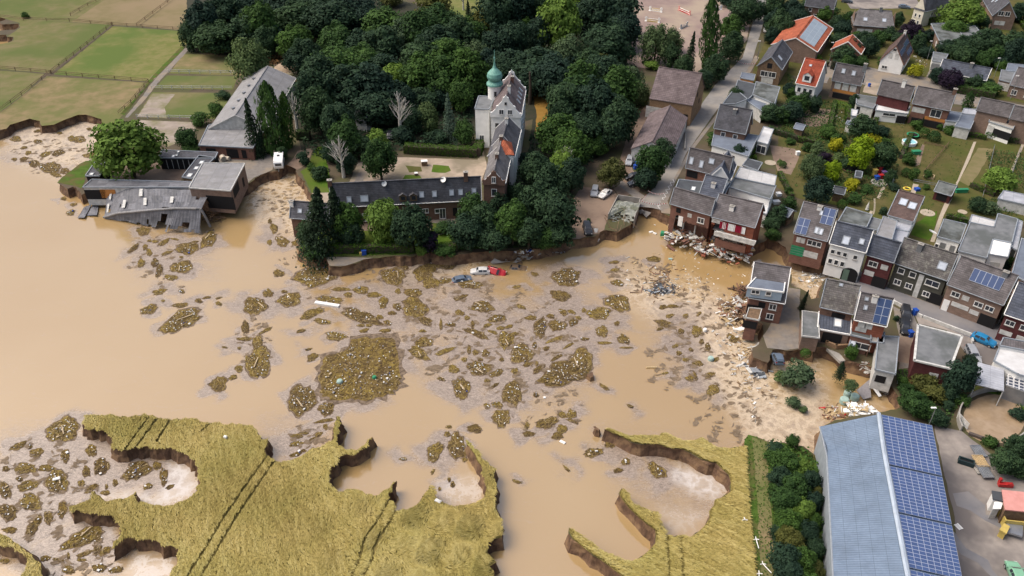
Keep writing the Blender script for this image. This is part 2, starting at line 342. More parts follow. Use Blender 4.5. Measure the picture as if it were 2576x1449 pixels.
MAIN = [(-9000, FAR), (11000, FAR), (6000, 700), (4200, 1500), (4200, 2100), (1700, 2100), (1690, 1560), (1600, 1490), (1563, 1449), (1538, 1429), (1508, 1407), (1475, 1384), (1442, 1357), (1433, 1340), (1431, 1327),
 (1443, 1337), (1463, 1352), (1488, 1369), (1513, 1389), (1538, 1397), (1563, 1409), (1583, 1414), (1613, 1402), (1633, 1384), (1648, 1367), (1650, 1349), (1648, 1334), (1625, 1317), (1603, 1299), (1583, 1279), (1565, 1257), (1557, 1242), (1563, 1229),
 (1578, 1242), (1580, 1254), (1588, 1267), (1615, 1277), (1633, 1287), (1652, 1289), (1654, 1307), (1663, 1324), (1673, 1344), (1693, 1352), (1710, 1347), (1735, 1352), (1753, 1342), (1773, 1322), (1785, 1304), (1783, 1287), (1795, 1272), (1798, 1257), (1813, 1254), (1838, 1237),
 (1838, 1212), (1833, 1194), (1815, 1179), (1800, 1164), (1783, 1162), (1763, 1154), (1738, 1139), (1713, 1129), (1678, 1127), (1655, 1117), (1613, 1117), (1588, 1112), (1565, 1100), (1545, 1092), (1521, 1080), (1528, 1078), (1550, 1087), (1578, 1098), (1600, 1096),
 (1630, 1097), (1658, 1097), (1663, 1089), (1675, 1092), (1713, 1110), (1745, 1110), (1760, 1102), (1770, 1112), (1798, 1127), (1833, 1130), (1870, 1123), (1874, 1102), (1883, 1092), (1898, 1097), (1932, 1110), (1972, 1112), (2020, 1124), (2062, 1152), (2067, 1120), (2063, 1076),
 (2090, 1060), (2140, 1046), (2200, 1038), (2240, 1030), (2267, 1025), (2257, 995), (2244, 975), (2215, 945), (2199, 925), (2170, 918), (2129, 905), (2097, 880), (2075, 872), (2052, 874), (2046, 884), (2010, 878), (1977, 882), (1962, 876), (1945, 880), (1932, 912), (1893, 899), (1895, 877), (1910, 868), (1920, 845), (1918, 815),
 (1885, 808), (1880, 790), (1885, 755), (1908, 705), (1935, 690), (1990, 690), (1992, 722), (2015, 725), (2030, 735), (2040, 752), (2060, 748), (2066, 712), (2082, 700), (2117, 697), (2122, 683), (2100, 672), (2057, 664), (2020, 655), (1983, 645), (1975, 622), (1950, 606), (1932, 602),
 (1912, 612), (1897, 618), (1860, 604), (1800, 580), (1760, 570), (1718, 562), (1700, 552), (1680, 541), (1664, 536), (1658, 527), (1638, 522), (1610, 517), (1603, 526), (1598, 545), (1586, 566), (1552, 582), (1522, 578), (1505, 587), (1495, 594), (1478, 596), (1458, 603), (1438, 603), (1413, 615), (1363, 625), (1320, 629), (1288, 631),
 (1240, 632), (1189, 636), (1169, 640), (1119, 643), (1094, 642), (1084, 634), (1064, 642), (1034, 645), (1019, 643), (969, 647), (939, 650), (915, 653), (894, 662), (869, 670), (829, 670), (819, 648), (800, 650), (775, 643), (751, 630), (748, 600), (757, 560), (775, 525), (784, 490), (775, 478), (771, 472), (766, 457), (754, 445), (744, 432), (748, 418),
 (735, 413), (719, 415), (699, 431), (671, 433), (644, 448), (625, 462), (600, 482), (560, 490), (530, 488), (480, 492), (420, 490), (330, 488), (262, 486), (215, 484), (207, 490), (200, 480), (185, 469), (170, 475), (158, 466), (145, 460), (158, 444), (175, 433), (200, 413), (215, 405), (238, 404), (250, 390), (262, 350), (262, 320),
 (255, 297), (240, 294), (215, 286), (195, 287), (160, 300), (135, 312), (103, 315), (100, 302), (75, 297), (57, 302), (25, 312), (18, 322), (0, 328), (-20, 335), (-90, 330), (-90, 200), (-60, 125), (-40, 115), (12, 113), (20, 106), (32, 102), (32, 94), (18, 93), (16, 87), (2, 88), (-40, 90), (-40, 78), (5, 76), (38, 74), (48, 68), (46, 60), (5, 61), (-5, 56), (12, 50), (15, 45), (0, 40), (-40, 38), (-300, 10)]
W_MAIN = land('ground', MAIN, m_earth, vis)
g_wheatb = M('wheat_stubble_ground', (.2, .16, .05), (.14, .115, .035), .8, c3=(.24, .19, .06), scale2=.1)
FIELD = [(210, 1047), (240, 1042), (275, 1043), (312, 1050), (362, 1043), (400, 1052), (425, 1055), (475, 1052), (525, 1062), (600, 1070), (638, 1069), (644, 1087), (659, 1105), (672, 1108), (679, 1103), (670, 1118), (664, 1134), (679, 1152), (694, 1162), (716, 1164), (744, 1154), (769, 1137), (804, 1124), (834, 1109), (842, 1085), (849, 1046), (856, 1050), (853, 1087), (843, 1103), (849, 1122), (869, 1132), (894, 1134), (909, 1124), (924, 1107), (934, 1099),
 (928, 1113), (910, 1130), (894, 1139), (879, 1141), (851, 1149), (841, 1167), (824, 1187), (824, 1202), (829, 1222), (849, 1237), (881, 1234), (899, 1231), (911, 1239), (919, 1244), (951, 1244), (964, 1237), (976, 1226), (994, 1209), (986, 1233), (966, 1257), (979, 1264), (989, 1277), (999, 1287), (1016, 1284), (1051, 1272), (1069, 1242), (1079, 1222), (1089, 1237), (1096, 1252), (1116, 1264), (1144, 1272), (1169, 1267), (1199, 1264), (1216, 1252), (1221, 1242), (1219, 1207), (1211, 1172), (1194, 1149), (1176, 1119), (1169, 1107),
 (1178, 1110), (1196, 1127), (1216, 1155), (1231, 1172), (1249, 1179), (1246, 1217), (1239, 1257), (1244, 1282), (1254, 1299), (1254, 1327), (1259, 1349), (1239, 1357), (1226, 1367), (1229, 1392), (1246, 1412), (1236, 1424), (1244, 1449), (1240, 1500), (1260, 1700), (300, 1800), (380, 1500), (425, 1449), (447, 1409), (450, 1377), (410, 1372), (390, 1357), (360, 1354), (332, 1352), (318, 1349), (296, 1366), (283, 1378), (290, 1362), (307, 1345), (305, 1327), (297, 1307), (280, 1294), (250, 1294), (185, 1284), (175, 1277),
 (195, 1272), (225, 1257), (232, 1237), (240, 1234), (252, 1254), (270, 1262), (312, 1254), (330, 1250), (338, 1238), (347, 1262), (375, 1272), (425, 1272), (462, 1262), (490, 1242), (500, 1217), (500, 1177), (490, 1159), (457, 1139), (425, 1125), (390, 1128), (370, 1124), (307, 1130), (277, 1124), (285, 1114), (282, 1099), (260, 1082), (215, 1078)]
W_FIELD = land('field_ground', FIELD, g_wheatb, vis, step=.6, jit=.3)
CORNER = [(-80, 1330), (0, 1344), (20, 1354), (52, 1369), (67, 1387), (87, 1409), (100, 1417), (107, 1449), (112, 1520), (40, 1520), (50, 1449), (60, 1437), (67, 1409), (60, 1392), (30, 1377), (0, 1367), (-80, 1350)]
W_CORNER = land('field_ground', CORNER, g_wheatb, vis)
for pts, zz in (([(1492, 1064), (1497, 1062), (1503, 1067), (1510, 1068), (1512, 1073), (1500, 1071)], -1.2), ([(1770, 1000), (1790, 1003), (1785, 1010)], -1.5)): pass
sheet('ground', [(1492, 1072), (1494, 1062), (1502, 1067), (1510, 1069), (1512, 1075), (1500, 1075)], m_soil)
land('mud_islet', [(1493, 1064), (1497, 1062), (1503, 1067), (1510, 1070), (1508, 1073), (1500, 1071)], m_soil, vis, z=-.9, jit=.1)
land('mud_islet', [(1477, 929), (1492, 921), (1494, 932), (1486, 936)], m_soil, vis, z=-1.3, jit=.1)
for o in [o for o in COL.objects if o.name.startswith('ground.')]: bpy.data.objects.remove(o)
def S(name, mat, lvl, *uv, **k): return sheet(name, [(uv[i], uv[i+1]) for i in range(0, len(uv), 2)], mat, lvl, **k)
# pastures top left
S('pasture', g_past, 1, -300, 10, -40, 36, 30, 50, 180, 56, 320, 0, 520, -160, -1500, -160)
S('pasture', g_tan, 1, 180, 56, 270, 62, 350, 66, 440, -5, 480, -60, 350, -60)
S('pasture', g_tan, 1, 352, 66, 478, 78, 520, 60, 540, -40, 470, -30)
S('pasture', g_past, 1, -20, 115, 22, 107, 34, 102, 34, 93, 20, 91, 50, 70, 50, 58, 10, 47, 60, 50, 280, 63, 125, 184, 0, 174, -60, 168)
S('pasture', g_past2, 1, 284, 66, 475, 80, 470, 110, 380, 196, 375, 205, 135, 187)
S('pasture', g_past, 1, -60, 177, 0, 178, 112, 186, 60, 236, 0, 282, -60, 300)
S('pasture', g_dry, 1, 118, 192, 370, 208, 345, 238, 315, 282, 300, 300, 262, 330, 255, 300, 240, 296, 215, 288, 195, 289, 160, 302, 135, 314, 104, 317, 101, 304, 75, 299, 57, 304, 25, 314, 16, 324, -30, 330, -30, 300, 0, 284, 60, 238)
S('paddock', g_dry, 1, 462, 135, 580, 140, 600, 160, 610, 190, 425, 185)
S('paddock', g_past, 1, 422, 190, 600, 192, 585, 226, 388, 222)
S('paddock', g_past, 1, 383, 232, 578, 234, 560, 300, 345, 292); S('paddock_sand', s_pad, 2, 385, 235, 440, 237, 415, 270, 420, 298, 345, 294)
S('paddock_sand', s_pad, 1, 345, 302, 500, 308, 480, 345, 420, 370, 395, 350, 340, 340)
S('track', s_pave, 2, 468, 118, 478, 122, 392, 215, 370, 245, 322, 296, 314, 296, 360, 240, 380, 210)
S('track', s_mud, 2, 383, 190, 392, 196, 384, 202, 376, 200)
S('verge', g_verge, 2, 455, 118, 466, 120, 378, 208, 312, 290, 302, 286, 360, 226, 372, 204)
# wood floor
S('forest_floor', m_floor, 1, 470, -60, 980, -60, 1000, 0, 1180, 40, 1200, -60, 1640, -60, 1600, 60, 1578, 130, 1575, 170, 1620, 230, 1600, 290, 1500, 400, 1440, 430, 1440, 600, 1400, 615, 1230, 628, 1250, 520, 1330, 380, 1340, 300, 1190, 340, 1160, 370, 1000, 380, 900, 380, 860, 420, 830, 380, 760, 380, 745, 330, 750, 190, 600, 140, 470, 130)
S('lawn', g_past2, 2, 980, -100, 1240, -100, 1230, 45, 1180, 70, 1120, 20, 1050, 8)
S('clearing', g_tan, 2, 770, 50, 840, 48, 850, 95, 770, 105); S('sand_heap_ground', s_pad, 3, 690, 160, 748, 150, 752, 195, 742, 195, 672, 168)
S('arena', s_arena, 2, 1618, -40, 1900, -60, 1880, 100, 1790, 190, 1700, 180, 1610, 170, 1578, 165, 1580, 90, 1590, 40)
# manor surroundings
S('gravel_court', s_grav, 2, 985, 395, 1200, 402, 1216, 380, 1225, 415, 1210, 462, 1130, 462, 1105, 450, 1080, 460, 960, 462, 900, 470, 875, 465, 900, 410, 935, 402)
S('lawn', g_lawnb, 3, 1020, 416, 1058, 420, 1062, 432, 1030, 434); S('lawn', g_lawn, 3, 1090, 414, 1128, 418, 1135, 430, 1120, 436, 1085, 433); S('lawn', g_lawn, 3, 1020, 440, 1055, 442, 1062, 450, 1050, 456, 1005, 460)
S('path', s_pave, 2, 913, 408, 930, 412, 912, 460, 890, 462); S('lawn', g_lawn, 2, 800, 370, 826, 368, 820, 395, 832, 460, 835, 484, 786, 486, 770, 455, 756, 432, 778, 415, 785, 390)
S('terrace', s_grav, 2, 785, 486, 834, 484, 834, 520, 790, 515)
S('path', s_mud, 2, 748, 380, 790, 372, 770, 415, 748, 428, 722, 415, 740, 395)
S('driveway', s_pave, 2, 640, 395, 700, 345, 712, 352, 692, 405, 685, 428, 640, 447, 622, 462, 618, 440, 600, 400)
S('farm_yard', s_pave, 2, 545, 385, 640, 390, 618, 410, 545, 408); S('farm_yard', s_mud, 2, 380, 410, 470, 405, 475, 420, 455, 455, 370, 455, 250, 450, 270, 420)
S('terrace', s_pave, 2, 1080, 542, 1150, 545, 1145, 565, 1075, 560); S('lawn', g_lawn, 1, 830, 520, 1100, 560, 1250, 555, 1230, 625, 1080, 630, 1030, 640, 800, 645, 755, 625, 770, 560)
S('pavement', s_pave, 3, 819, 647, 940, 649, 915, 653, 894, 661, 869, 669, 830, 669, jit=.05); S('path', s_mud, 2, 1050, 560, 1090, 565, 1085, 578, 1060, 580)
S('path', s_mud, 2, 900, 540, 950, 545, 945, 582, 905, 580)
# between wood and road
S('car_park', s_mud, 2, 1460, 470, 1545, 478, 1560, 500, 1530, 545, 1520, 578, 1505, 586, 1478, 595, 1458, 602, 1438, 602, 1440, 560, 1445, 500)
S('yard', s_mud, 2, 1620, 268, 1660, 272, 1600, 380, 1590, 420, 1610, 480, 1560, 500, 1540, 470, 1560, 400, 1575, 350)
S('driveway', s_pave, 3, 1540, 455, 1560, 452, 1625, 495, 1612, 502, 1600, 500)
S('flooded_path', M('ochre_puddle', (.3, .18, .05), (.26, .15, .04), .5, rough=.15, spec=.6), 2, 1340, 235, 1385, 232, 1392, 300, 1375, 345, 1345, 345, 1350, 290)
ROADL = [(1895, -40), (1893, 60), (1868, 145), (1800, 213), (1765, 262), (1740, 300), (1685, 395), (1650, 470), (1612, 505), (1604, 520)]
ROADR = [(1668, 530), (1690, 470), (1727, 385), (1792, 292), (1860, 205), (1890, 160), (1905, 110), (1926, 40), (1930, -40)]
sheet('road', ROADL+[(1640, 523)]+ROADR, s_road, 3, jit=.05)
S('pavement', s_pave, 4, 1737, 372, 1800, 290, 1850, 228, 1862, 205, 1900, 140, 1910, 145, 1868, 215, 1810, 290, 1745, 375, 1700, 455, 1680, 505, 1672, 500, 1695, 450, jit=.03)
S('pavement', s_pave, 5, 1660, 505, 1678, 500, 1690, 540, 1664, 536)
S('pasture', g_verge, 1, 145, 460, 160, 444, 176, 433, 200, 413, 216, 406, 238, 405, 232, 430, 215, 448, 207, 475, 185, 467)
S('garden_ground', g_lawnb, 1, 1940, -40, 2700, -40, 2800, 290, 2400, 235, 2060, 195, 1990, 190, 1990, 250, 1960, 262, 1870, 260, 1900, 160, 1935, 80)
# village gardens
S('garden_ground', g_lawnb, 1, 2010, 250, 2150, 250, 2620, 330, 2700, 420, 2700, 600, 2576, 560, 2440, 540, 2350, 660, 2250, 600, 2120, 520, 2010, 500, 1950, 470, 1960, 330)
S('lawn', g_lawn, 2, 2100, 250, 2132, 258, 2125, 275, 2092, 270); S('lawn', g_lawnb, 2, 2205, 295, 2270, 300, 2262, 340, 2230, 360, 2208, 355)
S('flower_bed_ground', s_mud, 2, 2030, 270, 2090, 275, 2080, 315, 2040, 320, 1990, 300); S('flower_bed_ground', s_mud, 2, 1935, 365, 2000, 375, 2010, 395, 1990, 440, 1955, 430)
S('driveway', s_pave, 3, 2080, 165, 2100, 168, 2080, 210, 2060, 205); S('street', s_pave, 2, 2070, 150, 2170, 165, 2250, 185, 2330, 195, 2355, 130, 2300, 120, 2320, 95, 2345, 155, 2350, 195, 2420, 230, 2500, 250, 2700, 290, 2700, 305, 2400, 262, 2180, 215, 2060, 190)
S('driveway', s_yard, 2, 2115, -10, 2300, -10, 2320, 20, 2240, 22, 2140, 22); S('driveway', s_grav, 3, 2180, 205, 2225, 212, 2205, 240, 2170, 232)
S('garden_path', s_slab, 3, 2449, 357, 2456, 357, 2440, 400, 2400, 482, 2395, 500, 2375, 540, 2350, 610, 2340, 608, 2362, 545, 2385, 490, 2408, 455, jit=.02)
S('garden_path', s_slab, 3, 2570, 362, 2577, 364, 2548, 430, 2542, 430, jit=.02); S('garden_path', s_slab, 3, 2297, 462, 2311, 465, 2302, 488, 2290, 488, jit=.02)
S('garden_path', s_slab, 3, 2242, 425, 2250, 427, 2213, 500, 2205, 498, jit=.02); S('garden_path', s_slab, 3, 2190, 530, 2196, 532, 2192, 540, 2186, 536, jit=.02); S('garden_path', s_mud, 3, 2320, 363, 2326, 366, 2314, 415, 2303, 418, 2302, 405, jit=.02)
S('lawn', g_lawnb, 2, 2330, 364, 2382, 373, 2340, 450, 2300, 440, 2320, 405); S('lawn', g_lawn, 2, 2305, 560, 2358, 530, 2348, 590, 2335, 605, 2290, 590)
S('lawn', g_tan, 2, 2460, 372, 2500, 375, 2440, 470, 2412, 455)
# street in the south-east
S('street', s_road2, 3, 2117, 683, 2140, 683, 2245, 726, 2380, 778, 2480, 805, 2620, 850, 2700, 880, 2700, 950, 2580, 905, 2500, 868, 2440, 850, 2380, 825, 2300, 790, 2245, 762, 2170, 735, 2110, 712, jit=.04)
S('pavement', s_pave, 4, 2117, 676, 2160, 682, 2245, 715, 2380, 765, 2480, 795, 2620, 840, 2620, 852, 2480, 808, 2378, 780, 2245, 728, 2140, 687, 2120, 684, jit=.03)
S('yard', s_pave, 2, 2245, 770, 2300, 795, 2310, 820, 2300, 870, 2290, 925, 2262, 930, 2262, 850); S('yard', s_mud, 3, 2262, 848, 2300, 850, 2285, 915, 2255, 910)
S('driveway', s_yard, 2, 2300, 790, 2410, 835, 2440, 850, 2500, 870, 2540, 900, 2520, 930, 2440, 900, 2380, 830, 2310, 815)
S('driveway', s_pave, 2, 1940, 815, 1985, 725, 2012, 728, 2012, 876, 1977, 880, 1930, 876, 1920, 845)
S('yard', s_yard, 2, 2350, 1070, 2420, 1085, 2500, 1150, 2640, 1160, 2800, 1500, 2700, 1700, 2440, 1700, 2400, 1300)
S('oil_stain', s_road2, 4, 2378, 1332, 2400, 1340, 2430, 1380, 2480, 1410, 2520, 1460, 2500, 1460, 2460, 1415, 2420, 1395, 2385, 1350, jit=.3); S('wet_ground', s_road2, 4, 2395, 1240, 2440, 1236, 2470, 1270, 2480, 1300, 2550, 1320, 2540, 1345, 2480, 1310, 2440, 1280, 2400, 1272, jit=.4)
S('garden_ground', m_floor, 2, 2250, 930, 2300, 930, 2400, 960, 2420, 1000, 2380, 1080, 2270, 1030); S('garden_ground', g_verge, 2, 2440, 960, 2700, 980, 2800, 1150, 2600, 1180, 2500, 1150, 2560, 1110, 2590, 1060, 2540, 1000, 2460, 985, 2420, 990)
# strip between field and hall
S('verge', g_verge, 1, 1872, 1104, 1884, 1093, 1898, 1098, 1930, 1110, 1972, 1114, 2020, 1127, 2060, 1155, 2070, 1200, 2095, 1500, 2110, 1700, 1920, 1700, 1905, 1449, 1890, 1330, 1880, 1200)
S('verge_path', s_pave, 3, 2062, 1165, 2070, 1165, 2092, 1449, 2110, 1650, 2098, 1650, 2082, 1449, jit=.03); S('grass_track', g_dry, 2, 1892, 1100, 1930, 1112, 1935, 1250, 1955, 1449, 1970, 1650, 1930, 1650, 1912, 1400, 1900, 1200)
# flooded ground inside the round ring
S('muddy_pool', M('muddy_pool_water', (.36, .27, .18), (.28, .2, .12), .5, rough=.12, spec=.6), 3, *[c for k in range(24) for c in (2500+78*math.cos(k*math.pi/12), 1055+62*math.sin(k*math.pi/12))], jit=.05)
# wheat
WHEATR = MAIN[10:80]
i0 = MAIN.index((1690, 1560)); i1 = MAIN.index((1870, 1123))
WHEATR = MAIN[i0:i1+1]+[(1872, 1200), (1880, 1300), (1895, 1449), (1905, 1600)]
sheet('field_ground', WHEATR, g_wheatb, 1, jit=0)
m_wheat, _n, _l, _b = newmat('ripe_wheat'); _b.inputs['Roughness'].default_value = .7; _b.inputs['Specular IOR Level'].default_value = .2
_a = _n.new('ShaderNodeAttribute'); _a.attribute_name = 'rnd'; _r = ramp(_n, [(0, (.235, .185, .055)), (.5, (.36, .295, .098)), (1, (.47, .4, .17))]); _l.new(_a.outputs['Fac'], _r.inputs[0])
_t = nz(_n, _l, .09, 5); _r2 = ramp(_n, [(.35, (.84, .87, .74)), (.65, (1.08, 1.05, 1.05))]); _l.new(_t.outputs[0], _r2.inputs[0]); _l.new(mixc(_n, _l, 1.0, _r.outputs[0], _r2.outputs[0], 'MULTIPLY'), _b.inputs['Base Color'])
TRAM = [[(378, 1046), (300, 1150)], [(398, 1052), (325, 1145)], [(428, 1058), (400, 1100), (395, 1110)], [(530, 1064), (505, 1085)],
        [(676, 1140), (570, 1290), (470, 1449), (400, 1560)], [(690, 1160), (600, 1290), (503, 1449), (430, 1560)],
        [(972, 1262), (925, 1350), (880, 1449), (850, 1530)], [(992, 1280), (950, 1370), (910, 1449), (880, 1530)],
        [(1672, 1345), (1677, 1449), (1682, 1540)], [(1706, 1348), (1712, 1449), (1718, 1540)]]
m_wheat.node_tree.links
def wheat(W, dens, clip=None, name='wheat', label='', lean0=(.42, -.9), tram=True, margin=0, swirl=None):
    xs = [p.x for p in W]; ys = [p.y for p in W]; x0, x1, y0, y1 = min(xs), max(xs), max(min(ys), 55), max(ys)
    n = int((x1-x0)*(y1-y0)*dens); x = rng.uniform(x0, x1, n); y = rng.uniform(y0, y1, n)
    k = inpoly([(p.x, p.y) for p in W], x, y); x, y = x[k], y[k]
    keep = np.ones(len(x), bool); edge = np.zeros(len(x))
    for t in TRAM:
        q = Pn(t)
        for a, b in zip(q[:-1], q[1:]):
            d = b-a; L = np.hypot(*d); s = np.clip(((x-a[0])*d[0]+(y-a[1])*d[1])/L**2, 0, 1)
            dd = np.hypot(x-a[0]-s*d[0], y-a[1]-s*d[1]); wv = .25+.06*np.sin(s*L*3); keep &= dd > wv
    x, y = x[keep], y[keep]; n = len(x)
    f1 = np.sin(x*.23+1.3*np.sin(y*.17))+np.sin(y*.31+1.1*np.sin(x*.21)); f2 = np.sin(x*1.1+y*.7)*np.sin(y*1.3-x*.5)
    ang = math.atan2(lean0[1], lean0[0])+f1*.1+f2*.03+rng.normal(0, .16, n)
    if swirl is not None:
        c, r, amp = swirl; g = np.exp(-((x-c[0])**2+(y-c[1])**2)/(2*r*r)); ang += g*amp*(np.sin(x*.9+y*.4)+np.sin(y*.8-x*.6))
    ht = rng.uniform(.34, .5, n); ln = rng.uniform(.3, .8, n); ht = np.where(swirl is not None, ht, ht)
    if margin: pass
    wd = rng.uniform(.018, .04, n)
    dx, dy = np.cos(ang), np.sin(ang); pa = ang+rng.normal(0, .6, n); sx, sy = -np.sin(pa), np.cos(pa)
    b0 = np.stack([x, y, np.full(n, 0.02)], 1); side = np.stack([sx*wd, sy*wd, np.zeros(n)], 1)
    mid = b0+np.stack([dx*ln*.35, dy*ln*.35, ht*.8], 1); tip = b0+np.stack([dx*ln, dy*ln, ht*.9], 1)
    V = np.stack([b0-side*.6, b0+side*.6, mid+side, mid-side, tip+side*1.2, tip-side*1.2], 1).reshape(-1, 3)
    i = np.arange(n)*6; Q = np.stack([np.stack([i, i+1, i+2, i+3], 1), np.stack([i+3, i+2, i+4, i+5], 1)], 1).reshape(-1, 4)
    ca, sa = math.cos(math.atan2(lean0[1], lean0[0])), math.sin(math.atan2(lean0[1], lean0[0])); al = x*ca+y*sa; ac = -x*sa+y*ca
    cell = np.sin(np.floor(ac*2.6+.6*np.sin(al*.8))*12.9898+np.floor(al*.55+np.sin(ac*1.7)*1.5)*78.233)*43758.5453; cell = cell-np.floor(cell)
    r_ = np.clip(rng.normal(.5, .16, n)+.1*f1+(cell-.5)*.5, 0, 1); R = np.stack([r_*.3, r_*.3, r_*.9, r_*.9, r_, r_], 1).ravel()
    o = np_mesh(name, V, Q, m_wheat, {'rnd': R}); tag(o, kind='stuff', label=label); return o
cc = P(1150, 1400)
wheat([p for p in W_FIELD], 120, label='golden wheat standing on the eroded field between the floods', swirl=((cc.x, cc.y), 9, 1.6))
wheat([P(*p) for p in WHEATR], 120, name='wheat', label='flattened wheat on the curved right-hand field spit', lean0=(.75, -.55))
wheat(W_CORNER, 95, name='wheat', label='strip of wheat in the bottom left corner')
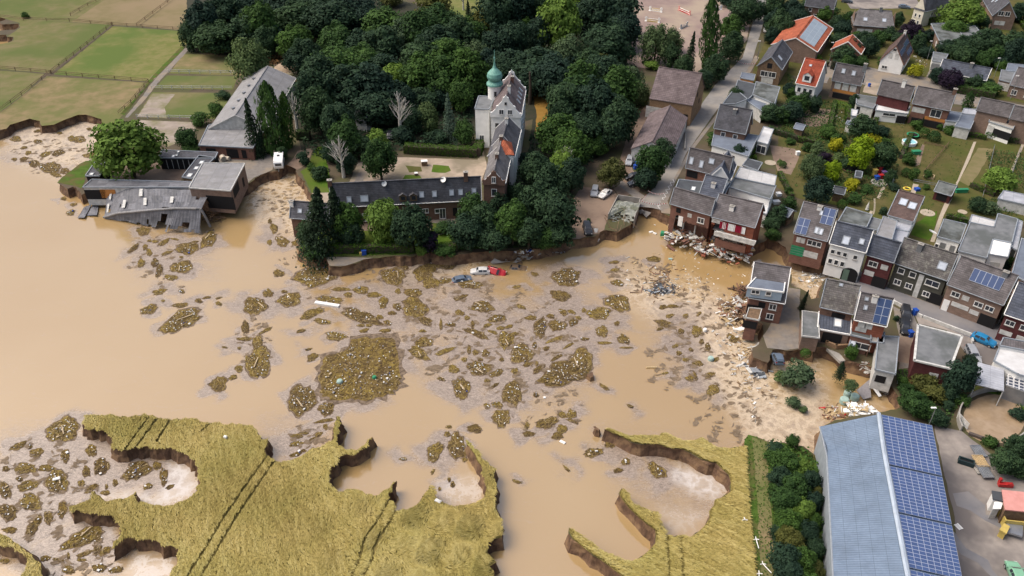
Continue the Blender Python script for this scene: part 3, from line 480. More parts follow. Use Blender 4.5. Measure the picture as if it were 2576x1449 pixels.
# ---------------- debris rafts ----------------
RAFTS = {
'in the upper left froth': [(36,401,14,8,0,0),(60,401,22,12,20,0),(71,385,16,10,20,0),(86,412,28,18,0,1),(127,422,52,28,0,2),(164,431,26,16,0,1),(115,388,30,12,20,1),(147,385,32,14,15,1),(140,440,30,10,-15,0),(225,391,34,12,5,0),(40,350,26,14,0,1),(196,351,40,16,0,1),(95,356,22,10,0,1),(224,325,12,8,0,0),(98,330,26,8,5,0),(150,335,14,7,0,0),(178,345,16,6,20,0),(60,372,18,7,10,0)],
'below the collapsed barn': [(336,625,34,12,40,0),(375,635,14,20,20,0),(390,608,16,8,0,0),(412,610,32,12,30,0),(420,637,30,9,20,0),(472,625,58,30,5,2),(525,603,48,30,50,1),(390,662,20,22,0,1),(457,672,56,30,5,2),(400,682,16,34,-15,1),(430,698,34,14,-5,1),(355,662,18,22,-20,0),(178,535,22,14,20,2),(360,582,34,22,0,0),(456,647,10,6,0,0),(492,608,16,5,0,0),(365,622,12,16,-20,0),(376,606,12,7,0,0),(535,608,10,24,-40,0),(440,602,22,5,-10,0),(185,515,18,8,10,0),(160,500,14,10,0,0)],
'in the open left water': [(375,779,44,22,20,2),(455,807,108,44,28,3),(454,768,40,12,5,1),(401,734,34,14,15,1),(500,757,18,12,-15,0),(520,749,22,6,10,0),(550,764,16,10,-20,0),(617,824,20,32,0,0),(615,853,40,10,0,0),(641,770,58,44,0,2),(601,928,20,18,0,0),(586,950,22,12,20,0),(550,967,44,36,30,0),(410,757,10,6,0,0),(457,733,16,10,-20,1),(650,912,58,84,-15,2),(648,862,26,36,0,0),(602,876,9,8,0,0),(622,905,11,26,0,0),(565,874,14,5,-10,0),(550,750,16,5,15,0)],
'left of the giant raft': [(674,738,26,20,0,1),(729,754,58,34,12,1),(715,734,16,8,0,0),(784,789,60,20,22,0),(811,809,42,14,-10,1),(757,833,24,9,15,0),(786,899,30,18,30,0),(776,879,18,6,15,0),(701,688,28,18,-5,0),(689,575,18,26,20,0),(710,608,34,24,-25,1),(746,612,24,16,0,0),(678,610,12,14,0,0),(679,557,10,12,0,0),(668,832,38,8,28,0),(759,1007,68,78,-35,3),(821,1029,40,34,10,2),(816,1059,50,9,10,0),(819,1074,12,16,15,0),(740,1025,30,10,20,0)],
'along the garden bank': [(796,695,112,48,8,3),(989,695,60,44,0,2),(1069,685,60,40,30,0),(1119,667,50,22,-5,0),(1181,715,66,22,-8,3),(1119,707,36,14,10,1),(1084,712,44,28,0,0),(1040,660,34,14,0,0),(1015,672,30,14,-20,0),(941,742,36,14,0,0),(909,730,38,20,0,1),(1039,737,46,22,-5,2),(1001,733,14,14,0,0),(876,742,20,14,0,0),(858,728,46,10,0,0),(1425,698,70,46,0,3),(1300,722,22,8,10,0),(1345,690,20,10,-15,0)],
'above the giant raft': [(829,755,64,20,-5,1),(909,797,104,30,-18,2),(844,846,50,22,-5,3),(964,761,22,30,-15,1),(999,772,22,18,-20,1),(986,788,22,10,0,0),(955,798,18,12,0,0),(1044,774,66,50,-25,1),(908,819,20,8,0,0),(928,819,16,8,0,0),(916,832,24,10,15,0),(969,832,30,10,5,0),(1066,862,46,24,10,1),(1054,889,54,26,-30,1),(1134,817,26,10,-5,1),(1109,817,8,28,0,0),(1063,833,18,8,0,0),(1119,884,52,12,20,0),(1070,808,36,20,-20,0),(975,812,20,12,-20,1)],
'in the dense middle drift': [(1214,772,56,28,-5,3),(1156,787,24,14,-15,0),(1159,749,36,12,18,0),(1250,802,46,18,8,2),(1198,839,64,16,-22,1),(1226,819,22,10,20,0),(1189,817,10,22,0,0),(1196,887,16,14,0,0),(1221,889,20,18,20,1),(1206,927,62,34,-5,3),(1249,939,36,16,22,1),(1226,958,16,10,0,0),(1161,977,42,54,8,2),(1141,929,28,20,-20,0),(1273,855,40,42,-25,2),(1259,826,20,10,0,0),(1110,954,20,9,-15,1),(1251,1019,28,17,-15,1),(1225,1022,17,14,-40,1),(1289,990,48,62,0,2),(1261,1052,44,44,35,2),(1194,1079,36,22,-10,0),(1129,1074,16,8,0,0),(1313,891,58,48,0,3),(1295,934,18,16,0,0),(1329,917,30,10,15,0),(1355,929,34,14,35,0),(1280,822,22,9,15,0),(1296,840,18,10,0,0),(1175,800,14,12,0,0),(1240,836,26,8,-20,0),(1208,905,14,10,0,0),(1180,880,10,24,0,0),(1168,905,14,12,0,0),(1262,905,12,10,0,0),(1350,915,9,14,0,0),(1245,970,22,8,35,0),(1268,1000,8,18,-15,0)],
'right of the middle drift': [(1409,744,50,26,-12,0),(1554,762,64,40,-15,2),(1507,788,60,30,5,2),(1417,786,24,14,-30,1),(1385,796,20,12,-10,0),(1402,819,46,26,-5,2),(1359,825,32,50,-10,3),(1442,811,24,18,15,1),(1438,785,22,9,-20,0),(1469,781,12,12,0,0),(1514,834,30,28,-20,1),(1568,854,32,22,-20,2),(1552,814,14,12,20,0),(1471,853,22,8,-3,1),(1398,854,52,10,18,0),(1420,940,128,60,14,3),(1462,908,60,62,-20,2),(1374,877,16,12,15,0),(1345,869,11,18,0,1),(1520,974,28,9,-35,0),(1585,1022,18,8,-25,0),(1673,939,20,6,10,0),(1520,863,36,8,0,0),(1348,994,14,12,-30,1),(1575,875,34,5,0,0),(1455,800,16,9,-20,0),(1335,800,30,12,0,0),(1310,772,26,10,-20,0),(1400,900,34,9,30,0),(1430,870,30,7,30,0)],
'above the field spits': [(1438,1042,24,24,-35,2),(1415,1044,24,16,-25,0),(1325,1072,12,22,-20,0),(1376,1064,58,26,15,0),(1413,1080,26,24,20,0),(1493,1139,48,22,10,2),(1330,1092,30,14,0,0),(1402,1097,28,20,10,0),(1535,1117,28,22,0,0),(1574,1162,22,18,10,1),(1555,1184,24,12,10,0),(1653,1184,54,30,-35,3),(1425,1179,22,7,-45,0),(1300,1212,24,8,-20,0),(1094,1137,34,54,-28,1),(1150,1123,44,66,8,2),(1014,1155,20,8,0,1),(1125,1093,16,14,0,0),(1139,1219,12,16,0,0),(1130,1207,8,12,0,0),(1169,1157,14,12,0,0),(1106,1230,8,10,0,0),(1089,1187,7,16,-30,0),(1440,1060,30,8,-20,0)],
'in the right bank froth': [(1670,814,42,18,-15,0),(1713,834,16,14,0,0),(1753,834,28,28,-20,0),(1780,874,14,22,0,1),(1755,914,28,14,-10,0),(1735,952,22,14,0,0),(1785,944,26,14,20,0),(1749,947,9,24,15,0),(1845,852,36,18,-25,0),(1708,889,14,12,0,0),(1668,773,20,12,10,0),(1692,771,30,9,0,0),(1685,795,22,10,15,0),(1793,982,34,26,35,0),(1545,660,26,8,5,0),(1645,652,36,14,-5,0),(1548,680,24,10,0,0),(1553,712,32,16,-10,1),(1725,795,14,12,0,0),(1758,790,16,8,45,0),(1700,870,20,9,30,0),(1725,905,18,10,0,0),(1765,860,12,14,0,0),(1738,880,14,9,-30,0),(1800,905,20,10,25,0),(1660,828,18,7,15,0)],
'in the left field bay': [(158,1082,86,56,22,3),(47,1122,46,16,25,1),(92,1139,36,22,15,2),(75,1124,12,12,0,1),(164,1147,22,34,0,1),(230,1134,28,30,0,1),(64,1179,54,28,0,1),(117,1178,42,17,0,1),(255,1174,38,44,-20,2),(144,1212,58,56,25,3),(217,1187,20,28,0,0),(345,1184,74,42,25,3),(395,1172,22,20,20,0),(412,1199,20,44,0,3),(372,1224,24,14,20,2),(71,1222,56,24,15,1),(12,1234,30,42,20,2),(77,1264,54,42,-15,3),(205,1217,18,18,0,0),(50,1205,18,14,0,1),(230,1229,38,14,35,0),(20,1289,48,40,-30,2),(157,1282,24,42,-10,2),(122,1302,22,34,0,0),(85,1324,24,62,-35,1),(25,1334,36,16,0,0),(290,1215,14,18,0,0),(268,1225,8,14,0,0),(428,1225,22,10,25,0),(265,1240,24,12,0,0),(187,1092,14,16,0,0),(15,1180,18,14,0,0)],
'in the lower field inlets': [(210,1352,112,38,28,2),(247,1357,18,26,-30,1),(245,1384,20,28,-30,0),(212,1394,44,11,20,0),(114,1405,26,14,10,1),(172,1399,8,18,0,0),(250,1429,36,20,0,2),(292,1434,38,15,12,2),(172,1434,30,22,-20,1),(205,1409,24,8,0,0),(12,1412,26,12,0,0),(265,1387,34,16,35,0),(147,1409,30,10,-8,0),(746,1097,32,12,0,0),(746,1117,36,12,10,1),(746,1142,36,11,22,1),(801,1094,22,12,35,0),(764,1090,26,7,0,0),(764,1134,14,8,0,0),(785,1105,20,6,30,0)]}
m_raft, _n, _l, _b = newmat('matted_reed_debris'); _b.inputs['Roughness'].default_value = .85; _b.inputs['Specular IOR Level'].default_value = .15
_t = nz(_n, _l, 1.3, 9, .75, dist=1.5); _r = ramp(_n, [(.36, (.045, .03, .018)), (.46, (.14, .098, .045)), (.57, (.26, .2, .075)), (.68, (.38, .31, .15))]); _l.new(_t.outputs[0], _r.inputs[0])
_oi = _n.new('ShaderNodeObjectInfo'); _r3 = ramp(_n, [(0, (.72, .68, .75)), (.5, (1, .97, .9)), (1, (1.12, 1.12, .95))]); _l.new(_oi.outputs['Random'], _r3.inputs[0]); _t2 = nz(_n, _l, .35, 5, .7); _r2 = ramp(_n, [(.4, (1.1, 1.08, .75)), (.6, (.8, .78, .85))]); _l.new(_t2.outputs[0], _r2.inputs[0]); _l.new(mixc(_n, _l, 1.0, mixc(_n, _l, 1.0, _r.outputs[0], _r3.outputs[0], 'MULTIPLY'), _r2.outputs[0], 'MULTIPLY'), _b.inputs['Base Color'])
_bp = _n.new('ShaderNodeBump'); _bp.inputs['Strength'].default_value = 1; _bp.inputs['Distance'].default_value = .3; _l.new(_t.outputs[0], _bp.inputs['Height']); _l.new(_bp.outputs[0], _b.inputs['Normal'])
m_strawd = M('dark_stalks', (.06, .04, .022), (.1, .07, .035), 2); m_strawl = M('pale_stalks', (.42, .33, .18), (.3, .22, .11), 2)
m_lit = [M('white_litter', (.75, .75, .74)), M('grey_litter', (.3, .3, .32)), M('tan_litter', (.5, .4, .27)), m_blue]
m_fringe = M('sodden_fringe', (.2, .15, .105), (.1, .072, .05), 1.6, lo=.42, hi=.58); RINFO = []
def raft(pts, lit, n=None, rough=.15):
    """floating mat: outline in picture positions"""
    W = [P(x, y, ZW) for x, y in pts]; c = sum(W, Vector())/len(W); O = []
    ph = [random.uniform(0, 6.28) for _ in range(4)]; N = max(20, min(60, len(W)*3))
    # resample
    for i in range(N):
        s = i/N*len(W); a = W[int(s)]; b = W[(int(s)+1) % len(W)]; p = a.lerp(b, s-int(s)); th = 2*math.pi*i/N
        k = 1+rough*(math.sin(3*th+ph[0])*.6+math.sin(5*th+ph[1])*.5+math.sin(9*th+ph[2])*.35)+random.uniform(-.055, .055)
        O.append(c+(p-c)*k)
    ar = abs(sum(O[i].x*O[(i+1) % N].y-O[(i+1) % N].x*O[i].y for i in range(N)))/2
    mb = MB(); rings = [[p-Z*.12 for p in O]]
    hh = min(.22, .05+.012*math.sqrt(ar))
    for s, z in ((.97, .05), (.8, hh*.7), (.55, hh), (.28, hh*1.05)):
        rings.append([c+(p-c)*(s*(1+random.uniform(-.05, .05)))+Z*(z*random.uniform(.6, 1.3)) for p in O])
    fr_ = [c+(p-c)*(1+random.uniform(.03, .2))-Z*.03 for p in O]; rings = [fr_, [p+Z*.04 for p in O]]+rings[1:]; rings[0] = [p+Z*.045 for p in rings[0]]
    for q_, (a, b) in enumerate(zip(rings[:-1], rings[1:])):
        for i in range(N): mb.poly([a[i], a[(i+1) % N], b[(i+1) % N], b[i]], 3 if q_ == 0 else 0)
    mb.poly(rings[-1])
    d0 = max(O, key=lambda p: (p-c).length)-c; base = math.atan2(d0.y, d0.x)
    ns = int(min(500, 4+ar*6)); Rm = [(p-c) for p in O]
    def spot(f=1.0):
        v = random.choice(Rm)*math.sqrt(random.random())*f; return c+v
    for _ in range(ns):
        p = spot(.98); a = base+random.gauss(0, .7); L = random.uniform(.12, .5)*(1.0 if ar > 4 else .6); wd = random.uniform(.015, .04); q = random.random()
        d = Vector((math.cos(a), math.sin(a), 0)); s = Vector((-d.y, d.x, 0))*wd; z = hh*1.1+random.uniform(-.05, .1); p = Vector((p.x, p.y, ZW+z*(1 if (p-c).length < (d0.length*.8) else .4)))
        mb.poly([p-d*L-s, p+d*L*.9-s+Z*random.uniform(-.1, .05), p+d*L+s, p-d*L+s], 1 if q < .6 else 2)
    o = mb.build('debris_raft', [m_raft, m_strawd, m_strawl, m_fringe])
    o.location = c; o.data.transform(__import__('mathutils').Matrix.Translation(-c))
    if lit:
        lb = MB()
        for _ in range(int(min(260, 3+ar*(.35, .9, 1.8)[lit-1]))):
            p = spot(.9); a = random.uniform(0, 3.14); s = random.uniform(.04, .12)*(1 if random.random() < .92 else 2.0)
            d = Vector((math.cos(a), math.sin(a), 0)); e = Vector((-d.y, d.x, 0))
            lb.box(Vector((p.x, p.y, ZW+hh+.12)), d*s, e*s*random.uniform(.3, .9), Z*s*.4, random.choices([0, 1, 2, 3], [60, 15, 23, 2])[0])
        if random.random() < .5 and ar > 8:
            p = spot(.5); a = base+random.uniform(-.5, .5); d = Vector((math.cos(a), math.sin(a), 0)); e = Vector((-d.y, d.x, 0)); L = math.sqrt(ar)*.25
            lb.box(Vector((p.x, p.y, ZW+hh+.2)), d*L, e*.08, Z*.05, 2)
        q = lb.build('litter', m_lit, o); q['kind'] = 'stuff'
    RINFO.append((c.x, c.y, base, d0.length, ar/(math.pi*max(d0.length, .1)), c)); return o, ar
def ell(x, y, w_, h_, a, n=10):
    a = math.radians(a); out = []
    for k in range(n):
        t = 2*math.pi*k/n; u, v = w_/2*math.cos(t), h_/2*math.sin(t)
        out.append((x+u*math.cos(a)+v*math.sin(a), y-u*math.sin(a)+v*math.cos(a)))
    return out
ORD = ['leftmost', 'second', 'third', 'fourth', 'fifth', 'sixth', 'seventh', 'eighth', 'ninth', 'tenth', 'eleventh', 'twelfth', 'thirteenth', 'fourteenth', 'fifteenth', 'sixteenth', 'seventeenth', 'eighteenth', 'nineteenth', 'twentieth']
def ordi(i):
    if i < len(ORD): return ORD[i]
    t = {2: 'twenty', 3: 'thirty', 4: 'forty', 5: 'fifty'}[(i+1)//10]; u = (i+1) % 10
    return t+'-'+['', 'first', 'second', 'third', 'fourth', 'fifth', 'sixth', 'seventh', 'eighth', 'ninth'][u] if u else {'twenty': 'twentieth', 'thirty': 'thirtieth', 'forty': 'fortieth', 'fifty': 'fiftieth'}[t]
def rank_labels(items, fmt_, region):
    """items: (object, picture x, descriptor). identical descriptors in a region are told apart by their order from the left"""
    by = {}
    for it in items: by.setdefault(it[2], []).append(it)
    for d, L in by.items():
        L.sort(key=lambda t: t[1])
        for i, it in enumerate(L):
            it[0]['label'] = f'{d} {region}' if len(L) == 1 else (f'{d} {region}, leftmost one' if i == 0 else f'{d} {region}, {ordi(i)} from the left')
for reg, L in RAFTS.items():
    items = []
    for (x, y, w_, h_, a, lit) in L:
        o, ar = raft(ell(x, y, w_, h_, a), lit)
        sz = 'large' if ar > 22 else 'medium-sized' if ar > 8 else 'small' if ar > 2.5 else 'tiny'
        el = 'elongated ' if max(w_, h_*1.5) > 2.6*min(w_, h_*1.5) else ''
        li = ('plain brown', 'sparsely littered', 'litter-strewn', 'thickly littered')[lit]
        tag(o, cat='debris raft', group='reed and rubbish rafts drifting on the flood'); items.append((o, x, f'{sz} {el}{li} raft'))
    rank_labels(items, '', reg)
GIANT = TL(1, 2, 960, 530, 1100, 500, 1320, 500, 1420, 560, 1440, 700, 1440, 850, 1470, 940, 1440, 1010, 1380, 1060, 1200, 1090, 1060, 1130, 960, 1120, 770, 1140, 700, 1100, 650, 1050, 625, 960, 660, 850, 680, 730, 800, 660, 900, 600)
o, ar = raft(GIANT, 2, rough=.04); tag(o, 'giant matted brown raft, by far the largest on the flood', 'debris raft')
# tiny loose mats between the rafts: drifting wisps nobody could count
def wisps():
    mb = MB()
    zones = [(ell(1230, 850, 460, 260, 0, 16), 420), (ell(760, 640, 110, 250, 20), 40), (ell(1730, 850, 170, 300, -30), 200), (ell(110, 1230, 260, 260, 0), 170), (ell(400, 660, 190, 130, -20), 60), (ell(120, 380, 200, 110, 0), 120), (ell(1350, 1020, 260, 130, 0), 60), (ell(1060, 700, 380, 60, -5), 80), (ell(640, 860, 90, 140, 10), 50), (ell(230, 1400, 260, 90, 20), 60), (ell(1840, 1000, 200, 250, -40), 150), (ell(790, 1100, 110, 90, 0), 50), (ell(700, 480, 130, 110, 0), 110), (ell(1620, 690, 170, 80, 0), 70)]
    for pts, n in zones:
        cx = sum(p[0] for p in pts)/len(pts); cy = sum(p[1] for p in pts)/len(pts)
        for _ in range(n):
            q = random.choice(pts); s = math.sqrt(random.random()); p = P(cx+(q[0]-cx)*s+random.uniform(-8, 8), cy+(q[1]-cy)*s+random.uniform(-8, 8), ZW+.03+random.uniform(0, .03))
            a = random.gauss(.3, .8); L = random.uniform(.15, .8); wd = L*random.uniform(.15, .5); d = Vector((math.cos(a), math.sin(a), 0)); s_ = Vector((-d.y, d.x, 0))
            wd *= 1.35; K = 10; mb.poly([p+d*(L*math.cos(2*math.pi*k/K)*random.uniform(.85, 1.08))+s_*(wd*math.sin(2*math.pi*k/K)*random.uniform(.8, 1.15)) for k in range(K)], 0 if random.random() < .75 else 1)
            for _k in range(2):
                a2 = a+random.gauss(0, .5); e = Vector((math.cos(a2), math.sin(a2), 0)); f = Vector((-e.y, e.x, 0))*.018; e = e*.6; o_ = p+d*random.uniform(-L, L)+s_*random.uniform(-wd, wd)*2+Z*.03
                mb.poly([o_-e*.7-f, o_+e*.7-f, o_+e*.7+f, o_-e*.7+f], 1)
    o = mb.build('drifting_reeds', [M('sodden_reed_wisp', (.235, .18, .125), (.15, .11, .072), 1.5), M('wet_stalks', (.2, .15, .1), (.14, .1, .065), 2)]); tag(o, 'thin wisps of sodden reeds drifting between the rafts', kind='stuff')
wisps()
def floatsam(name, x, y, L, Wd, a, mat, label, cat, h=.12, z=ZW+.1):
    a = math.radians(a); p = P(x, y, z); d = Vector((math.cos(a), math.sin(a), 0)); e = Vector((-d.y, d.x, 0)); mb = MB()
    mb.box(p, d*L/2, e*Wd/2, Z*h/2); mb.box(p+Z*(h*.5+.02), d*L*.42, e*Wd*.3, Z*.03); o = mb.build(name, mat); return tag(o, label, cat)
floatsam('white_float', 823, 766, 5.0, .75, -14, m_white, 'long white panel floating against a raft left of the middle', 'panel', .5)
floatsam('floating_plank', 1639, 924, 1.9, .35, 0, m_lightwood, 'short yellow plank alone in open water right of the middle', 'plank')
floatsam('floating_board', 1415, 1112, .95, .45, -35, m_white, 'small white board floating above the right field spits', 'board')
floatsam('floating_board', 567, 1099, .5, .35, -20, m_white, 'small white box lying on the wheat near the top field edge', 'box', .3, .6)
floatsam('striped_crate', 1102, 1261, .95, .5, -30, m_white2, 'pale striped crate stranded at the field edge below the middle spit', 'crate', .3, .35)
floatsam('floating_pallet', 142, 1204, 1.0, .5, 20, m_white, 'white board lying on a thickly littered raft in the left bay', 'board', .1, ZW+.45)
floatsam('floating_tile', 1350+20, 1000, .4, .4, 0, m_white, 'tiny white tile drifting right of the dense middle drift', 'tile')
for x, y, r_, m_, lb in ((855, 962, .55, m_teal, 'pale turquoise round tank on the giant raft'), (1788, 904, .55, m_teal, 'turquoise round tank in the froth by the right bank'), (1773, 832, .38, m_white, 'white round tank in the froth by the right bank'), (942, 952, .4, m_greenp, 'green bin lying on the giant raft')):
    mb = MB(); mb.lathe(P(x, y, ZW+.1), [(0, -.3), (r_, -.3), (r_, .3), (r_*.8, .5), (r_*.3, .55), (0, .55)], 14); tag(mb.build('water_tank', m_, smooth=False), lb, 'tank')
# foam streak material + water surface
xs = np.unique(np.concatenate([np.linspace(-4000, -150, 12), np.arange(-150, 130, .45), np.linspace(130, 1500, 6)]))
ys = np.unique(np.concatenate([np.linspace(-200, 40, 6), np.arange(40, 200, .45), np.linspace(200, 2500, 8)]))
X, Y = np.meshgrid(xs, ys); x = X.ravel(); y = Y.ravel(); scum = np.zeros(len(x))
x_, y_ = x, y; x = x+1.3*np.sin(y_*.5+1.2*np.sin(x_*.31))+.7*np.sin(y_*1.3+x_*.9); y = y+1.1*np.sin(x_*.45+1.4*np.sin(y_*.37))+.6*np.sin(x_*1.5-y_*.7)
for (cx, cy, ba, a_, b_, _) in RINFO:
    a_ *= 1.02; b_ = max(b_, .3)
    sel = (abs(x-cx) < a_+7) & (abs(y-cy) < a_+7); xx = x[sel]-cx; yy = y[sel]-cy
    u = xx*math.cos(ba)+yy*math.sin(ba); v = -xx*math.sin(ba)+yy*math.cos(ba); dn = np.sqrt((u/a_)**2+(v/b_)**2)+1e-6; r = np.hypot(u, v); out = np.maximum(0, r-r/dn)
    wdt = (1.1+.25*math.sqrt(a_*b_))*random.uniform(.25, 1.5); scum[sel] = 1-(1-scum[sel])*(1-random.uniform(.45, .8)*np.exp(-(out/wdt)**2))
x, y = x_, y_
# picture coordinates of the grid to use outlines
def pix(x, y, z):
    cxm = x; ym = y; zz = z-H; f = ym*cp-zz*sp; up = ym*sp+zz*cp
    with np.errstate(divide='ignore', invalid='ignore'): return np.where(f > 1, CX+FPX*cxm/f, -1e6), np.where(f > 1, CY-FPX*up/f, 1e6)
px, py = pix(x, y, ZW)
def zone(pts, soft=10):
    pts = np.array(pts, float); ins = inpoly(pts, px, py); d = np.full(len(px), 1e9); n = len(pts)
    near = (px > pts[:, 0].min()-40) & (px < pts[:, 0].max()+40) & (py > pts[:, 1].min()-40) & (py < pts[:, 1].max()+40)
    qx, qy = px[near], py[near]; dd = np.full(len(qx), 1e9)
    for i in range(n):
        a = pts[i]; b = pts[(i+1) % n]; e = b-a; s = np.clip(((qx-a[0])*e[0]+(qy-a[1])*e[1])/(e@e+1e-9), 0, 1); dd = np.minimum(dd, np.hypot(qx-a[0]-s*e[0], qy-a[1]-s*e[1]))
    d[near] = dd; return np.where(ins, np.clip(.5+d/soft/2, 0, 1), np.clip(.5-d/soft/2, 0, 1))
foam = np.zeros(len(x)); froth = np.zeros(len(x)); mud = np.zeros(len(x))
for pts, v in (([(1960,860),(2050,880),(2080,1000),(2060,1130),(1890,1120),(1850,1040),(1790,960),(1770,880),(1760,800),(1700,760),(1730,700),(1830,760),(1880,830)], .85), ([(0,330),(60,320),(250,300),(270,360),(210,410),(150,440),(60,410),(20,360)], .65), ([(640,450),(700,435),(740,415),(775,470),(790,500),(740,600),(700,560),(650,560),(620,520)], .8), ([(1000,640),(1190,640),(1240,665),(1130,700),(1000,680)], .7), ([(1560,690),(1700,700),(1720,760),(1640,800),(1570,745)], .75), ([(1990,665),(2120,680),(2120,740),(2060,752),(1990,730)], 1.0), ([(2060,1000),(2240,1000),(2230,1040),(2060,1060)], .4), ([(1210,1160),(1190,1140),(1215,1260),(1130,1265),(1160,1200)], .25)):
    foam = np.maximum(foam, v*zone(pts, 30))
for pts, v in (([(430,1150),(495,1185),(498,1220),(485,1245),(455,1260),(400,1270),(350,1260),(300,1250),(255,1252),(270,1245),(345,1240),(400,1250),(420,1200)], 1), ([(340,1390),(440,1400),(440,1449),(330,1500),(320,1440)], .75), ([(1700,1170),(1810,1200),(1830,1230),(1800,1255),(1740,1240),(1690,1200)], .9), ([(1100,1210),(1215,1200),(1220,1245),(1190,1264),(1120,1262)], .55), ([(300,1340),(285,1360),(250,1350),(260,1320),(295,1320)], .4), ([(1660,1280),(1780,1290),(1750,1340),(1680,1340)], .35)):
    froth = np.maximum(froth, v*zone(pts, 16))
for pts, v in (([(0,1090),(230,1060),(300,1150),(480,1150),(495,1240),(230,1260),(300,1350),(0,1420)], .45), ([(900,720),(1500,700),(1480,980),(1280,1060),(1050,960),(1030,860),(880,840)], .28), ([(1650,760),(1800,760),(1830,1000),(1720,960),(1640,860)], .35), ([(330,590),(540,590),(540,700),(350,700)], .3), ([(0,330),(260,300),(240,400),(0,400)], .3), ([(660,1060),(840,1060),(800,1130),(680,1140)], .4), ([(1500,1080),(1900,1130),(1820,1340),(1560,1240)], .3), ([(1840,1000),(2070,1000),(2070,1130),(1880,1110)], .35)):
    mud = np.maximum(mud, v*zone(pts, 40))
scum = np.clip(scum+mud, 0, 1.2)
ny, nx = X.shape; idx = np.arange(nx*ny).reshape(ny, nx); Q = np.stack([idx[:-1, :-1], idx[:-1, 1:], idx[1:, 1:], idx[1:, :-1]], -1).reshape(-1, 4)
m_water, n, l, b = newmat('muddy_flood_water'); geo = n.new('ShaderNodeNewGeometry'); pos = geo.outputs['Position']
def attr(nm):
    a = n.new('ShaderNodeAttribute'); a.attribute_name = nm; return a.outputs['Fac']
big = nz(n, l, .018, 4, .5, vec=pos); rb = ramp(n, [(.35, (.355, .235, .1)), (.65, (.39, .272, .132))]); l.new(big.outputs[0], rb.inputs[0])
s1 = nz(n, l, .9, 9, .78, vec=pos, dist=3.0, sc3=(.8, 1.5, 1, .4)); s2 = nz(n, l, .22, 5, .6, vec=pos, dist=1.0)
s3 = nz(n, l, .16, 7, .7, vec=pos, dist=1.5, sc3=(1, 2.2, 1, .5)); fs = mth(n, l, 'ADD', mth(n, l, 'MULTIPLY', attr('scum'), .55), mth(n, l, 'MULTIPLY', mth(n, l, 'ADD', s1.outputs[0], s3.outputs[0]), .45)); rs = ramp(n, [(.5, (0, 0, 0)), (.8, (1, 1, 1))]); l.new(fs, rs.inputs[0])
cs = ramp(n, [(.38, (.1, .075, .06)), (.47, (.235, .185, .15)), (.57, (.37, .3, .25))]); l.new(s1.outputs[0], cs.inputs[0])
out = mixc(n, l, mth(n, l, 'MULTIPLY', rs.outputs[0], .95), rb.outputs[0], cs.outputs[0])
def veins(scale, dist, wd, seed):
    t_ = nz(n, l, scale, 5, .6, vec=pos, dist=dist, sc3=(1+seed*.13, 1.5, 1, .5+seed)); d_ = mth(n, l, 'ABSOLUTE', mth(n, l, 'SUBTRACT', t_.outputs[0], .5)); r_ = ramp(n, [(0, (1, 1, 1)), (wd, (0, 0, 0))]); l.new(d_, r_.inputs[0]); return r_.outputs[0]
sc_ = mth(n, l, 'MINIMUM', mth(n, l, 'MULTIPLY', attr('scum'), 1.7), 1.0)
out = mixc(n, l, mth(n, l, 'MULTIPLY', mth(n, l, 'MULTIPLY', veins(.42, 3.2, .035, 0), sc_), .75), out, (.15, .11, .08))
out = mixc(n, l, mth(n, l, 'MULTIPLY', mth(n, l, 'MULTIPLY', veins(.6, 2.4, .03, 1), sc_), .65), out, (.13, .1, .08))
out = mixc(n, l, mth(n, l, 'MULTIPLY', mth(n, l, 'MULTIPLY', veins(.5, 2.8, .02, 2), sc_), .5), out, (.5, .41, .31))
vo = n.new('ShaderNodeTexVoronoi'); vo.feature = 'DISTANCE_TO_EDGE'; vo.inputs['Scale'].default_value = .45; dv = nz(n, l, .35, 6, .7, vec=pos)
wv = n.new('ShaderNodeVectorMath'); wv.operation = 'MULTIPLY_ADD'; l.new(dv.outputs[1], wv.inputs[0]); wv.inputs[1].default_value = (5, 5, 5); l.new(pos, wv.inputs[2]); l.new(wv.outputs[0], vo.inputs['Vector'])
rv = ramp(n, [(.0, (1, 1, 1)), (.13, (.35, .35, .35)), (.3, (0, 0, 0))]); l.new(vo.outputs['Distance'], rv.inputs[0])
vn = nz(n, l, .5, 7, .7, vec=pos, dist=1.5); ff = mth(n, l, 'MULTIPLY', mth(n, l, 'MULTIPLY', attr('foam'), 1.5), mth(n, l, 'ADD', mth(n, l, 'MULTIPLY', rv.outputs[0], .65), mth(n, l, 'MULTIPLY', vn.outputs[0], .4)))
ff = mth(n, l, 'MINIMUM', ff, .85); out = mixc(n, l, ff, out, (.55, .45, .325)); out = mixc(n, l, mth(n, l, 'MULTIPLY', mth(n, l, 'MULTIPLY', veins(.35, 3.5, .03, 3), attr('foam')), .7), out, (.2, .15, .11))
fr = mth(n, l, 'MULTIPLY', attr('froth'), mth(n, l, 'ADD', mth(n, l, 'MULTIPLY', rv.outputs[0], .6), mth(n, l, 'MULTIPLY', vn.outputs[0], .8))); fr = mth(n, l, 'MINIMUM', fr, .9)
out = mixc(n, l, fr, out, (.55, .52, .5)); l.new(out, b.inputs['Base Color'])
cov = mth(n, l, 'MINIMUM', mth(n, l, 'ADD', mth(n, l, 'MULTIPLY', rs.outputs[0], .8), mth(n, l, 'ADD', ff, fr)), 1.0)
b.inputs['IOR'].default_value = 1.85; l.new(mth(n, l, 'MULTIPLY_ADD', cov, .45), b.inputs['Roughness']); b.inputs['Roughness'].links[0].from_node.inputs[2].default_value = .08
l.new(mth(n, l, 'MULTIPLY_ADD', cov, -.55), b.inputs['Specular IOR Level']); b.inputs['Specular IOR Level'].links[0].from_node.inputs[2].default_value = .9
